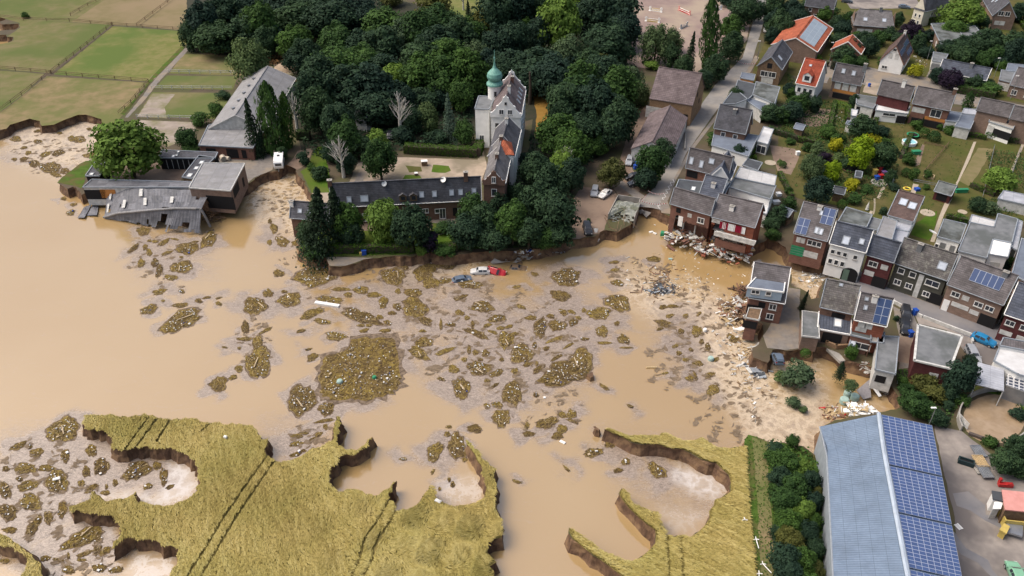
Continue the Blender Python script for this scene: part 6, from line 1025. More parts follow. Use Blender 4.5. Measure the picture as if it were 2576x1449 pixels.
gable('house', 'dark-roofed white and brick house in the top right corner', (2497, 40), (2468, -8), (2538, 3), 4.5, 9.5, r_dark, m_brick5, wins=w1((.3, .6), 5.5, 1.6, 1.5, 'w', 'L')+w1((.25, .5), 2.2, 1.6, 1.4, 's', 'L'), sky=((.5, .4), (.4, .55)), group=VIL, cat='house')
flat('bungalow', 'flat green-grey roofed bungalow with brick walls', [(2342, 60), (2402, 58), (2434, 112), (2367, 111)], 3.6, f_green, m_brick5, wins=((3, .3, 1.6, 1.6, 1.5, 's'), (3, .7, 1.6, 1.6, 1.5, 'w')), group=VIL, cat='house')
flat('bungalow', 'grey flat-roofed wing right of the green-grey bungalow', [(2418, 93), (2412, 66), (2452, 65), (2476, 92)], 3.4, f_grey, m_brick5, wins=((3, .5, 1.6, 3, 1.8, 'w'),), group=VIL, cat='house')
gable('house', 'ivy-covered house with steep orange roof', (2166, 137), (2177, 118), (2138, 98), 3.5, 6.8, r_orange, m_brick2, trim=m_white, group=VIL, cat='house', wins=w1((.4, .6), 3.5, .9, 1, 's', 'L'))
gable('house', 'white gabled house with brown roof and solar panels', (2274, 164), (2297, 128), (2251, 120), 3.2, 8.6, r_brown2, m_white, trim=m_brick2, group=VIL, cat='house', sol=((.5, .5, .95, .72), (.05, .42, .5, .64), (.5, .1, .95, .3)), solmat=m_solar, wins=w1((.35, .62), 5.3, 1.1, 1.8, 's', 'L')+w1((.5,), 7.2, 1.1, .8, 'w', 'L')+w1((.75,), 1.5, 1.6, .9, 'w', 'L'), chim=((.9, 1.0, .8, m_white),))
flat('garage', 'white flat-roofed garage with blue door beside the long blue-grey roof', [(2345, 153), (2348, 131), (2385, 137), (2374, 158)], 3, f_grey, m_white, wins=((3, .6, 1.2, 2.5, 2.1, 'm'),), group=VIL, cat='garage')
gable('bungalow', 'long white bungalow with blue-grey roof', (2360, 178), (2482, 203), (2374, 148), 3, 6.0, r_slate, m_white, wins=w1((.1, .62, .85), 1.5, 1.8, 1.6), chim=((.6, .8, 1.1, m_metal),), trim=m_white, group=VIL, cat='house')
gable('house', 'brown-roofed house at the right edge above the street', (2540, 213), (2640, 236), (2556, 167), 3.6, 8, r_brown, m_brick5, wins=w1((.15, .5), 1.6, 1.4, 1.4), group=VIL, cat='house')
flat('garage', 'brick garage with large white door at the right edge', [(2514, 201), (2519, 176), (2552, 183), (2543, 208)], 3, f_grey, m_brick5, wins=((3, .5, 1.3, 3.2, 2.2, 'g'),), group=VIL, cat='garage')
flat('garage', 'blue flat-roofed garage in the right edge trees', [(2530, 178), (2536, 160), (2590, 165), (2590, 185)], 3, f_blue, m_brick5, group=VIL, cat='garage')
gable('house', 'narrow house with bright red roof and white dormer', (2001, 209), (2053, 219), (2019, 144), 5, 10.5, r_red, m_white, trim=m_white, wins=w1((.2, .5, .8), 3.2, 1.0, 1.4)+w1((.5,), 1.2, 2.0, 2.0, 'k'), dorm=((.47, .12, 2.4, 1.9, m_white),), sky=((.38, .75, .6, .5),), group=VIL, cat='house')
gable('gazebo', 'small dark hexagonal gazebo before the red-roofed house', (2000, 228), (2026, 232), (2004, 219), 2.6, 3.6, f_blue, m_brick2, wins=w1((.5,), 1.2, 2, 1.8, 'k'), hip=1.3, cat='gazebo')
gable('house', 'dark brown balcony house left of the red-roofed house', (1967, 176), (1994, 131), (1937, 148), 5, 8.4, r_dark, m_wood, trim=m_zinc, wins=w1((.35, .65), 3.0, 2.4, 1.6, 'w', 'L')+w1((.5,), 5.6, 1.4, 1.5, 'k', 'L')+w1((.5,), 1.1, 3.5, 1.8, 's', 'L'), sky=((.3, .5, 1.4, 1.6),), group=VIL, cat='house')
gable('house', 'brown brick house with three pale shutters and balcony', (2092, 202), (2166, 216), (2110, 159), 5.2, 10, r_brown, m_brick5, sky=((.3, .62), (.65, .6)), chim=((.95, .95, 1.3, m_metal),), wins=w1((.22, .5, .78), 3.9, 1.7, 2.0, 's')+w1((.5,), 2.4, 6.5, .8, 'y')+w1((.5,), 1.0, 6, 1.6, 'k'), group=VIL, cat='house')
gable('house', 'left half of the brick semi-detached pair with white awning roof', (2214, 229), (2296, 247), (2230, 199), 6, 9.8, r_brown, m_brick3, wins=w1((.15, .4), 4.8, 1.2, 1.3)+w1((.75,), 4.6, 2.0, 1.7), chim=((.66, 1.0, 1.0, m_white),), group=VIL, cat='house')
gable('house', 'right half of the brick semi-detached pair with balcony', (2294, 260), (2390, 279), (2310, 216), 5.8, 9.8, r_brown, m_brick2, wins=w1((.2,), 4.2, 3.2, 1.4, 's')+w1((.68,), 4.2, 2.6, 2)+w1((.7,), 2.6, 5, .8, 'y')+w1((.3, .7), 1.1, 4, 1.8, 'k'), chim=((.95, 1.0, 1.0),), group=VIL, cat='house')
flat('veranda', 'white awning roof in front of the brick semi-detached pair', [(2202, 278), (2211, 252), (2290, 269), (2284, 287)], 3.0, f_white, m_white, wins=((3, .15, 1.2, 2.4, 2.1, 'k'), (3, .55, 2.2, 3.2, .8, 'w')), cat='veranda')
flat('garage', 'grey flat extension left of the white awning roof', [(2154, 262), (2154, 238), (2212, 247), (2197, 273)], 3.0, f_grey, m_white2, wins=((3, .85, 1.4, 1, 2, 'k'),), cat='extension')
flat('garden_shed', 'small white shed below the grey flat extension', [(2141, 292), (2142, 275), (2158, 277), (2154, 293)], 2.3, f_white, m_white, cat='shed')
gable('house', 'grey-roofed white balcony house in the right-hand row', (2461, 269), (2544, 287), (2473, 243), 6, 9.2, r_brown, m_brick5, wins=w1((.25,), 4.6, 2.0, 1.4)+w1((.7,), 3.8, 3.5, 2, 'k'), group=VIL, cat='house')
gable('house', 'last grey-roofed house of the right-hand row', (2544, 289), (2640, 310), (2550, 262), 6, 9.2, r_brown, m_brick5, wins=w1((.25, .6), 4.4, 2.4, 1.4, 's'), group=VIL, cat='house')
flat('balcony_block', 'white balcony block with dark window on the right-hand row', [(2487, 306), (2493, 294), (2556, 307), (2548, 326)], 4.2, m_conc, m_white, wins=((3, .35, 2.0, 4.4, 2.0, 'k'), (3, .85, 2.0, 1.6, 2.8, 's')), cat='extension')
flat('garage', 'left blue-grey garage of the pair above the pool', [(2378, 304), (2388, 280), (2421, 285), (2409, 308)], 3, f_blue, m_white, wins=((3, .5, 1.2, 3, 2, 'g'),), cat='garage')
flat('garage', 'right blue-grey garage of the pair above the pool', [(2402, 318), (2419, 286), (2455, 293), (2440, 326)], 3, f_blue, m_white2, cat='garage')
flat('translucent_canopy', 'ribbed translucent canopy beside the right blue-grey garage', [(2419, 286), (2425, 273), (2458, 276), (2455, 290)], 3.1, c_trans, m_white2, cat='canopy')
flat('workshop', 'white-edged grey flat roof workshop near the bend of the road', [(1840, 252), (1856, 202), (1907, 214), (1893, 240), (1882, 250)], 4, f_dark, m_white, cat='workshop'); flat('workshop', 'mottled grey roof behind the dark conical tree', [(1893, 238), (1902, 206), (1962, 220), (1948, 262)], 4.2, f_green, m_white, cat='workshop')
flat('workshop', 'dark flat roof between the workshops and the slate-roofed house', [(1878, 254), (1885, 247), (1927, 262), (1918, 281)], 3.4, f_blue, m_white2, cat='workshop'); flat('workshop', 'dark steep roof at the bend of the road', [(1818, 262), (1848, 222), (1880, 250), (1850, 262)], 4.4, f_dark, m_white, cat='workshop')
flat('garden_shed', 'small blue-grey roofed orange wooden shed near the road bend', [(1862, 196), (1866, 183), (1900, 188), (1896, 203)], 2.4, f_blue, m_orange, cat='shed')
gable('house', 'slate-roofed house above the pale flat roof beside the road', (1795, 322), (1876, 338), (1813, 262), 5, 10.2, r_dark, m_brick, chim=((.5, .78, .8, m_metal),), group=VIL, cat='house', wins=w1((.3, .7), 3.6))
flat('workshop', 'wide pale grey flat roof below the slate-roofed house', [(1790, 366), (1798, 326), (1908, 342), (1882, 394)], 3.2, f_blue, m_white, wins=((3, .5, 1.4, 3, 1.6, 'k'),), cat='workshop')
flat('garage', 'small white garage at the vegetable garden', [(1904, 356), (1921, 319), (1946, 326), (1931, 364)], 3, f_white, m_white2, cat='garage', wins=((3, .5, 1.2, 2.4, 2, 'w'),))
flat('garden_shed', 'dark square shed roof beside the white warehouse', [(1868, 416), (1880, 400), (1918, 410), (1906, 430)], 2.4, f_dark, m_wood, cat='shed')
gable('house', 'brown-tiled house with crossing roof beside the road end', (1724, 422), (1832, 448), (1738, 378), 6, 10.5, r_brown, m_brick2, sky=((.1, .4, .8, 1.5), (.34, .35, .8, 1.5), (.55, .6, 1.1, 1.1)), group=VIL, cat='house', trim=m_zinc, wins=w1((.15,), 4.6, 2.6, 1.6, 'k'))
rt, F, L, W2 = gable('cross_wing', 'dark slate cross-gable wing of the brown-tiled house', (1836, 458), (1853, 415), (1808, 436), 6.2, 9.4, r_slate, m_white, trim=m_white, cat='wing')
flat('flat_extension', 'dark flat roof with small roof lights behind the ruined houses', [(1696, 482), (1708, 452), (1835, 466), (1818, 500)], 6.3, f_dark, m_brick2, skyl=((.42, .35, 1.6, .8), (.42, .75, 1.6, .8)), cat='extension')
gable('slate_dormer_house', 'dark slate roof with peaked dormer behind the ruined houses', (1758, 488), (1813, 500), (1778, 440), 6.6, 9.2, r_slate, m_white, trim=m_zinc, cat='wing', chim=((.5, .5, .8, m_white),))
flat('warehouse', 'white roof strip of the warehouse beside the bright hedge', [(1848, 447), (1862, 421), (1953, 443), (1948, 468)], 5.2, c_wcor, m_white, cat='warehouse'); flat('warehouse', 'grey roof strip of the warehouse above its white wall', [(1833, 471), (1848, 447), (1952, 468), (1938, 502)], 5.0, f_grey, m_white, wins=((3, .35, 2.2, 4.6, 1.6, 'k'), (3, .6, 2.2, 2, 1.4, 'w')), cat='warehouse')
flat('flat_extension', 'white flat-roofed yard building left of the garden conifer', [(1880, 522), (1884, 496), (1936, 508), (1928, 540)], 3.4, f_white, m_white, cat='extension')
# ruined pair
def ruin(label, A, B, R, wall, he, hr, seed, rm, xtra):
    R_ = random.Random(seed); root, F, L, W2 = gable('ruined_house', label, A, B, R, he, hr, rm, wall, ov=.3, cat='house', group=None, chim=xtra.get('chim', ()), trim=m_zinc)
    wo_ = [c for c in root.children if c.name.startswith('wall')][0]; bpy.data.objects.remove(wo_)
    mb = MB(); n_ = 26; z1 = he-.1; prev = None; e = .22
    for i in range(n_):        # front wall broken away from below
        u0, u1 = e+(L-2*e)*i/n_, e+(L-2*e)*(i+1)/n_; lo = [xtra['cut'](i/n_)+R_.uniform(-.25, .25), xtra['cut']((i+1)/n_)+R_.uniform(-.25, .25)]
        if min(lo) >= z1: continue
        mb.poly([F(u0, .3, lo[0]), F(u1, .3, lo[1]), F(u1, .3, z1), F(u0, .3, z1)], 0, [(u0, lo[0]), (u1, lo[1]), (u1, z1), (u0, z1)])
        mb.poly([F(u0, .6, lo[0]), F(u1, .6, lo[1]), F(u1, .6, z1), F(u0, .6, z1)][::-1], 1); mb.poly([F(u0, .3, lo[0]), F(u0, .6, lo[0]), F(u1, .6, lo[1]), F(u1, .3, lo[1])], 1)
    for u in (e, L-e): mb.poly([F(u, .3, -.5), F(u, W2-.3, -.5), F(u, W2-.3, he), F(u, W2/2, hr-.2), F(u, .3, he)], 0)
    mb.poly([F(e, W2-.3, -.5), F(L-e, W2-.3, -.5), F(L-e, W2-.3, he), F(e, W2-.3, he)]); mb.build('wall', [wall, m_conc], root)
    ib = MB()
    for z in (3.1,): ib.box(F(L/2, W2/2+.4, z), (F(1, 0, 0)-F(0, 0, 0))*(L/2-.4), (F(0, 1, 0)-F(0, 0, 0))*(W2/2-1.2), Z*.12)
    for u in (.33, .62): ib.box(F(L*u, W2/2+.4, he/2), (F(1, 0, 0)-F(0, 0, 0))*.1, (F(0, 1, 0)-F(0, 0, 0))*(W2/2-1.2), Z*he/2)
    ib.box(F(L/2, 3.6, he/2-.3), (F(1, 0, 0)-F(0, 0, 0))*(L/2-.4), (F(0, 1, 0)-F(0, 0, 0))*.08, Z*(he/2)); ib.build('inner_wall', m_white2, root)
    for (u, z, w_, h_, k) in xtra['wins']: add_window(root, F(L*u, .3, z), (F(1, 0, 0)-F(0, 0, 0)), -(F(0, 1, 0)-F(0, 0, 0)), w_, h_, k)
    rb = MB(); mats = [m_white2, m_wood, wall, m_conc, m_lightwood, m_white]
    for _ in range(130):
        u = R_.uniform(0, L); v = R_.gauss(0, 1.1); v = max(-2.8, min(2.6, v)); z = -1.9+max(0, (v+2.8)*.45)+R_.uniform(0, .8); a = R_.uniform(0, 3.14); d = Vector((math.cos(a), math.sin(a), R_.uniform(-.6, .6))); s = d.cross(Z).normalized(); L2 = R_.uniform(.2, 1.0)
        rb.box(F(u, v, z), d*L2, s*R_.uniform(.06, .45), s.cross(d).normalized()*R_.uniform(.03, .14), R_.choices(range(6), [30, 18, 22, 14, 10, 12])[0])
    q = rb.build('rubble', mats, root); q['kind'] = 'stuff'
    return root, F, L
root, F, L = ruin('left ruined brick house with torn-open ground floor at the flood edge', (1685, 512), (1788, 542), (1703, 479), m_brick2, 7, 10.2, 1, r_brown, dict(cut=lambda t: .2 if t < .12 else 3.2+1.6*math.sin(t*9)**2 if t < .45 else 3.6, wins=((.22, 5.8, 1.0, 1.1, 'k'), (.5, 5.4, .9, .9, 's'), (.78, 5.0, 1.4, 1.2, 'w'), (.3, 3.4, 1.0, 2.4, 'D')), chim=()))
root, F, L = ruin('right ruined brick house with red curtains hanging from the upper floor', (1789, 545), (1900, 573), (1815, 488), m_bricko, 6.8, 10.4, 2, r_brown, dict(cut=lambda t: 4.6+1.2*math.sin(t*7) if t < .3 else 3.9 if t < .86 else .2, wins=((.14, 5.9, 2.2, .9, 's'),), chim=((.38, .5, .7, m_white),)))
d_ = (F(1, 0, 0)-F(0, 0, 0)); n_ = F(0, 1, 0)-F(0, 0, 0)
for u, mt, nm in ((.26, m_redp, 0), (.31, m_white, 0), (.36, m_redp, 0), (.45, m_white, 0), (.52, m_white, 0), (.59, m_redp, 0), (.67, m_redp, 0), (.75, m_white, 0)):
    mb = MB(); K = 8
    for k in range(K):
        x0, x1 = -.42+.84*k/K, -.42+.84*(k+1)/K; o0, o1 = .05*math.sin(k*2.2), .05*math.sin((k+1)*2.2); mb.poly([F(L*u+x0, .1+o0, 4.6), F(L*u+x1, .1+o1, 4.6), F(L*u+x1, .1+o1, 6.2), F(L*u+x0, .1+o0, 6.2)])
    mb.build('curtain', M('red_cloth', (.32, .01, .04), (.25, .01, .03)) if mt is m_redp else m_white, root)
mb = MB(); mb.box(F(L*.62, -.7, 3.7), d_*4.2, n_*.9, Z*.14); mb.box(F(L*.62, -1.5, 4.2), d_*4.2, n_*.06, Z*.4); mb.build('balcony', m_white2, root); mb = MB(); mb.box(F(L*.55, -1.0, 1.8), d_*3.2, n_*.2, Z*.8); mb.build('brick_parapet', m_brick2, root)
# --- row houses
HW = dict(group=ROW, cat='house')
gable('row_house', 'brown brick row house with two solar arrays and green garage door', (1996, 586), (2082, 607), (2022, 507), 7, 11.6, r_brown, m_brick2, sol=((.03, .02, .36, .5), (.62, .47, .97, .97)), sky=((.63, .24, .9, 1.2), (.72, .23, .9, 1.2), (.6, .78, .6, .9)), chim=((.5, .9, .5, m_white),), wins=w1((.16, .3), 5.6, .8, 1.2, 's')+w1((.52, .66, .8), 5.6, .9, 1.1)+w1((.48, .62, .77), 2.9, 1.0, 1.4, 's')+w1((.2,), 3.0, 2.6, 2.2, 'n'), **HW)
rt, F, L, W2 = gable('row_house', 'white row house with arched gateway', (2086, 612), (2179, 636), (2107, 557), 7.4, 11.0, r_slate, m_white, sky=((.4, .3, 1.2, 1.5), (.8, .42, .8, 1)), trim=m_white, wins=w1((.12, .3, .48, .78), 5.6, .75, .9)+w1((.12, .3, .48), 3.4, .75, 1.1), **HW)
mb = MB(); c = F(L*.74, .24, 0); d = (F(1, 0, 0)-F(0, 0, 0)); nq = F(0, 1, 0)-F(0, 0, 0); arch = [c+d*(-1.5)+Z*0, c+d*1.5]+[c+d*(1.5*math.cos(t))+Z*(1.9+1.2*math.sin(t)) for t in [k*math.pi/8 for k in range(9)]]; mb.poly(arch); mb.build('archway', m_dark, rt); mb = MB(); mb.box(F(L*.74-.7, .22, 1.3), d*.55, nq*.03, Z*1.25); mb.build('gate', M('grey_green_gate', (.12, .18, .14)), rt)
gable('row_house', 'narrow dark red brick row house with garage opening', (2179, 640), (2249, 661), (2201, 592), 6.6, 10.2, r_slate, m_brick3, wins=w1((.3,), 4.8, 1.6, 1.1)+w1((.75,), 4.8, 1.3, 1.1, 's')+w1((.26,), 2.6, 1.8, 1.1, 's')+w1((.72,), 1.2, 2.6, 2.4, 'k'), **HW)
gable('row_house', 'long mossy-roofed row house with dark olive walls', (2249, 661), (2383, 706), (2277, 598), 6, 10.6, r_moss, m_olive, sky=((.82, .45, 1.4, 1.4),), chim=((.33, .8, .9, m_metal),), wins=w1((.15, .38), 4.6, 1.1, 1.1)+w1((.15, .38), 2.0, 1.2, 1.1, 'i')+w1((.78,), 4.2, 2.4, 1.2)+w1((.55,), 2.7, .9, 5.2, 's')+w1((.74,), 1.6, 1.2, 1.0, 'i')+w1((.92,), 1.2, 2.6, 2.3, 'k'), **HW)
gable('row_house', 'brown row house with blue solar block of fourteen panels', (2382, 715), (2525, 768), (2411, 641), 5.8, 10.4, r_brown, m_brick5, sol=((.3, .36, .83, .78),), chim=((.8, .9, .6, m_metal),), wins=w1((.18,), 4.2, 1.4, 1)+w1((.37,), 4.2, 1.2, 1, 's')+w1((.62, .82), 3.9, 1.4, 1)+w1((.33,), 2.2, 3.0, .9, 's')+w1((.6,), 2.0, 1.6, .9, 's')+w1((.86,), 1.3, 2.8, 2.3, 'k')+w1((.08,), 1.3, 1.1, 2.4, 'D'), **HW)
gable('row_house', 'blue-grey roofed dark red row house at the right edge', (2526, 790), (2660, 835), (2548, 705), 5.8, 10, r_slate, m_brick3, wins=w1((.15, .45), 4.2, 1.4, 1)+w1((.15, .5), 2, 2.0, .9, 's'), trim=m_white, **HW)
gable('row_annex', 'brown flat-sloped annex with two pale roof lights behind the row', (2232, 540), (2298, 558), (2262, 478), 5, 7.6, r_brown2, m_white, back=.2, sky=((.35, .6, 1.4, 1.8), (.72, .55, 1.4, 1.8)), cat='annex')
flat('row_annex', 'mottled cement annex roof behind the dark red row house', [(2204, 592), (2222, 545), (2257, 557), (2243, 604)], 5.4, f_cement, m_white2, cat='annex'); flat('translucent_canopy', 'upper translucent canopy below the brown annex', [(2250, 576), (2257, 556), (2296, 562), (2286, 583)], 4.0, c_trans, m_white2, cat='canopy'); flat('translucent_canopy', 'lower translucent canopy touching the mossy roof', [(2243, 602), (2250, 577), (2286, 584), (2273, 612)], 4.2, c_trans, m_white2, cat='canopy')
flat('roof_terrace', 'grey roof terrace behind the white row house', [(2108, 558), (2129, 522), (2194, 541), (2180, 572)], 5.2, f_green, m_white2, cat='annex'); flat('row_annex', 'small dark felt roof right of the roof terrace', [(2180, 575), (2192, 548), (2222, 556), (2206, 580)], 4.6, f_grey, m_white2, cat='annex')
flat('garden_house', 'small white building with grey roof behind the mossy row house', [(2357, 596), (2374, 552), (2431, 565), (2414, 612)], 4, f_green, m_white, wins=((3, .2, 1.9, 1.0, 2.2, 'm'), (3, .65, 1.9, 1.1, 2.2, 'm'), (3, .9, 2.0, .7, .8, 'w')), cat='building')
flat('big_flat_house', 'large grey flat-roofed house behind the row', [(2410, 632), (2440, 560), (2500, 572), (2510, 538), (2560, 552), (2545, 612), (2497, 602), (2482, 650)], 4.6, f_grey, m_white, rimmat=m_zinc, cat='building'); flat('balcony_block', 'white walled block of the grey flat-roofed house', [(2487, 640), (2497, 603), (2544, 613), (2535, 648)], 4.9, m_white, m_white, wins=((3, .5, 2.6, 1.8, 1.5, 's'),), cat='extension'); flat('translucent_canopy', 'white ribbed canopy at the top of the grey flat roof', [(2438, 559), (2445, 541), (2505, 557), (2500, 572)], 4.4, c_wcor, m_white, cat='canopy'); flat('translucent_canopy', 'translucent strip along the right side of the grey flat roof', [(2545, 624), (2560, 554), (2572, 558), (2558, 630)], 4.0, c_trans, m_white, cat='canopy')
flat('side_annex', 'pale blue long annex roof at the right edge behind the row', [(2545, 690), (2570, 600), (2640, 640), (2620, 730)], 5, f_blue, m_brick5, cat='annex')
gable('garden_house', 'weathered green-grey garden hut on the long lawn', (2349, 480), (2394, 493), (2356, 453), 2.3, 3.9, f_green, m_brick3, wins=w1((.5,), 1.1, 2.2, 1.6, 'k'), cat='shed'); gable('garden_shed', 'small blue-grey gabled shed beside the ruined houses', (1953, 535), (1984, 547), (1966, 518), 2.4, 3.4, f_blue, m_wood, cat='shed')
gable('garden_shed', 'tiny blue-roofed shed on the brownish lawn in the upper gardens', (1996, 322), (2020, 328), (2002, 312), 2, 2.9, f_blue, m_wood, cat='shed'); flat('garden_shed', 'small pale roof beside the tall garden hedge', [(2127, 312), (2132, 303), (2150, 309), (2146, 319)], 2.2, f_blue, m_white2, cat='shed'); gable('garden_shed', 'dark shed roof left of the golden shrub', (2094, 484), (2124, 490), (2102, 468), 2.3, 3.2, f_dark, m_wood, cat='shed'); flat('garden_shed', 'dark blue hut below the purple-leaved garden tree', [(2150, 446), (2153, 430), (2170, 433), (2167, 448)], 2.2, f_dark, m_wood, cat='shed'); flat('pergola', 'white roofed pergola at the right edge of the lawns', [(2510, 500), (2525, 480), (2600, 495), (2600, 520)], 2.6, c_trans, m_white2, cat='pergola')
# --- houses south of the street
rt, F, L, W2 = gable('flood_house', 'brick house with pale blue dormer standing alone at the flood edge', (1882, 748), (1975, 764), (1918, 662), 5, 9.4, r_brown, m_brick2, trim=m_white, cat='house', wins=w1((.72,), 3.6, 1.2, 1.2)+w1((.7,), 1.4, 1.2, 1.2)+w1((.2,), 2.4, 2.6, 1.8, 'k')+w1((.2, ), .4, 3.0, .9, 's')+w1((.4,), 3.6, 1.2, 1.2, 'k'))
flat('roof_dormer', 'pale blue dormer on the lone flood-edge house', [(1878, 724), (1904, 696), (1976, 702), (1971, 736)], 7.4, f_blue, M('pale_blue_cladding', (.34, .42, .5), (.3, .38, .46)), z0=5.4, cat='dormer', wins=((3, .38, 6.7, .9, .8, 'w'), (3, .75, 6.7, 1.4, .8, 'w')), rimmat=m_white)
flat('balcony_block', 'brown tiled balcony at the left of the lone house', [(1876, 800), (1884, 775), (1916, 778), (1908, 806)], 3.4, m_wood, m_brick2, wins=((3, .6, 2.0, 2.4, 1.6, 'k'),), z0=-1.5, cat='balcony', rim=.12, rimmat=m_white2)
gable('twin_house', 'grey-tiled left half of the twin houses south of the street', (2062, 772), (2148, 791), (2075, 700), 6.2, 10.4, r_moss, m_brick, cat='house', sky=((.45, .9, .5, .4),), wins=w1((.52, .68), 5.0, 1.4, 1.0, 'k')); flat('lower_roof', 'dark slate lean-to roof below the left twin house', [(2056, 828), (2060, 786), (2142, 803), (2139, 843)], 3.4, r_slate, m_brick5, hs=[2.9, 4.6, 4.6, 2.9], skyl=((.6, .6, 1.5, 1.2),), wins=((3, .35, 1.4, 1.6, 2.2, 'k'), (3, .65, 1.4, 1.8, 2.2, 'k')), cat='annex', rimmat=m_white)
gable('twin_house', 'right half of the twin houses, with a solar block and orange brick', (2148, 804), (2231, 822), (2162, 733), 6.4, 10.8, r_brown, m_bricko, trim=m_white, sol=((.55, .05, .97, .93),), chim=((.45, .85, .6, m_white),), sky=((.25, .5, .5, .7), (.22, .8, .5, .5)), wins=w1((.27, .48), 5.4, 1.3, 1.1, 's')+w1((.2, .36), 4.4, 1, .8, 's'), cat='house')
flat('garage', 'grey garage roof with white side wall left of the twin houses', [(2017, 846), (2018, 783), (2058, 788), (2061, 851)], 3.2, f_grey, m_brick5, rimmat=m_white2, rim=.12, cat='garage'); flat('flat_extension', 'grey flat extension below the orange brick twin', [(2140, 843), (2143, 818), (2191, 827), (2190, 855)], 3.6, f_grey, m_brick2, wins=((3, .35, 1.8, 3.0, 1.2, 'w'),), cat='extension', rimmat=m_zinc); flat('flat_extension', 'rusty canopy plate beside the grey flat extension', [(2190, 860), (2193, 833), (2225, 838), (2222, 864)], 3.4, m_conc, m_brick2, cat='canopy'); flat('glass_porch', 'small red and white framed glass porch on the bank', [(2135, 870), (2140, 854), (2153, 856), (2150, 872)], 2.4, m_sky, m_brick2, wins=((3, .5, 1.1, 1.2, 1.4, 'w'),), cat='porch')
flat('long_garage', 'long grey garage roof whose lower end hangs over the washed-out bank', [(2201, 930), (2209, 846), (2261, 848), (2252, 942)], 3.4, f_grey, m_white2, z0=-.8, wins=((3, .6, 1.6, 1.6, 1.4, 'k'),), cat='garage', rimmat=m_zinc)
flat('flat_hall', 'dark red walled hall with grey roof and white rim', [(2300, 907), (2309, 818), (2420, 847), (2390, 928)], 4.8, f_grey, m_brick3, rim=.36, rimmat=m_white2, cat='hall', wins=((3, .35, 2.6, 1.4, 1.0, 's'),))
flat('workshop', 'white walled building at the right edge of the street yard', [(2500, 908), (2514, 872), (2600, 892), (2590, 950), (2560, 942)], 4, f_white, m_white, cat='workshop'); flat('lower_roof', 'brown strip roof above the white workshop', [(2514, 870), (2524, 850), (2620, 868), (2620, 890)], 4.6, r_brown, m_white, cat='workshop')
flat('corrugated_canopy', 'weathered corrugated canopy right of the garden tree', [(2453, 966), (2460, 911), (2526, 929), (2526, 984)], 3.4, c_trans, m_white2, rim=0, cat='canopy'); flat('panel_rack', 'dark slatted solar rack below the white workshop', [(2530, 968), (2533, 941), (2620, 965), (2620, 1000)], 3, MS('small_solar_modules', .8, .8, (.05, .06, .09), (.5, .5, .5), .12), m_metal, rim=0, cat='rack')
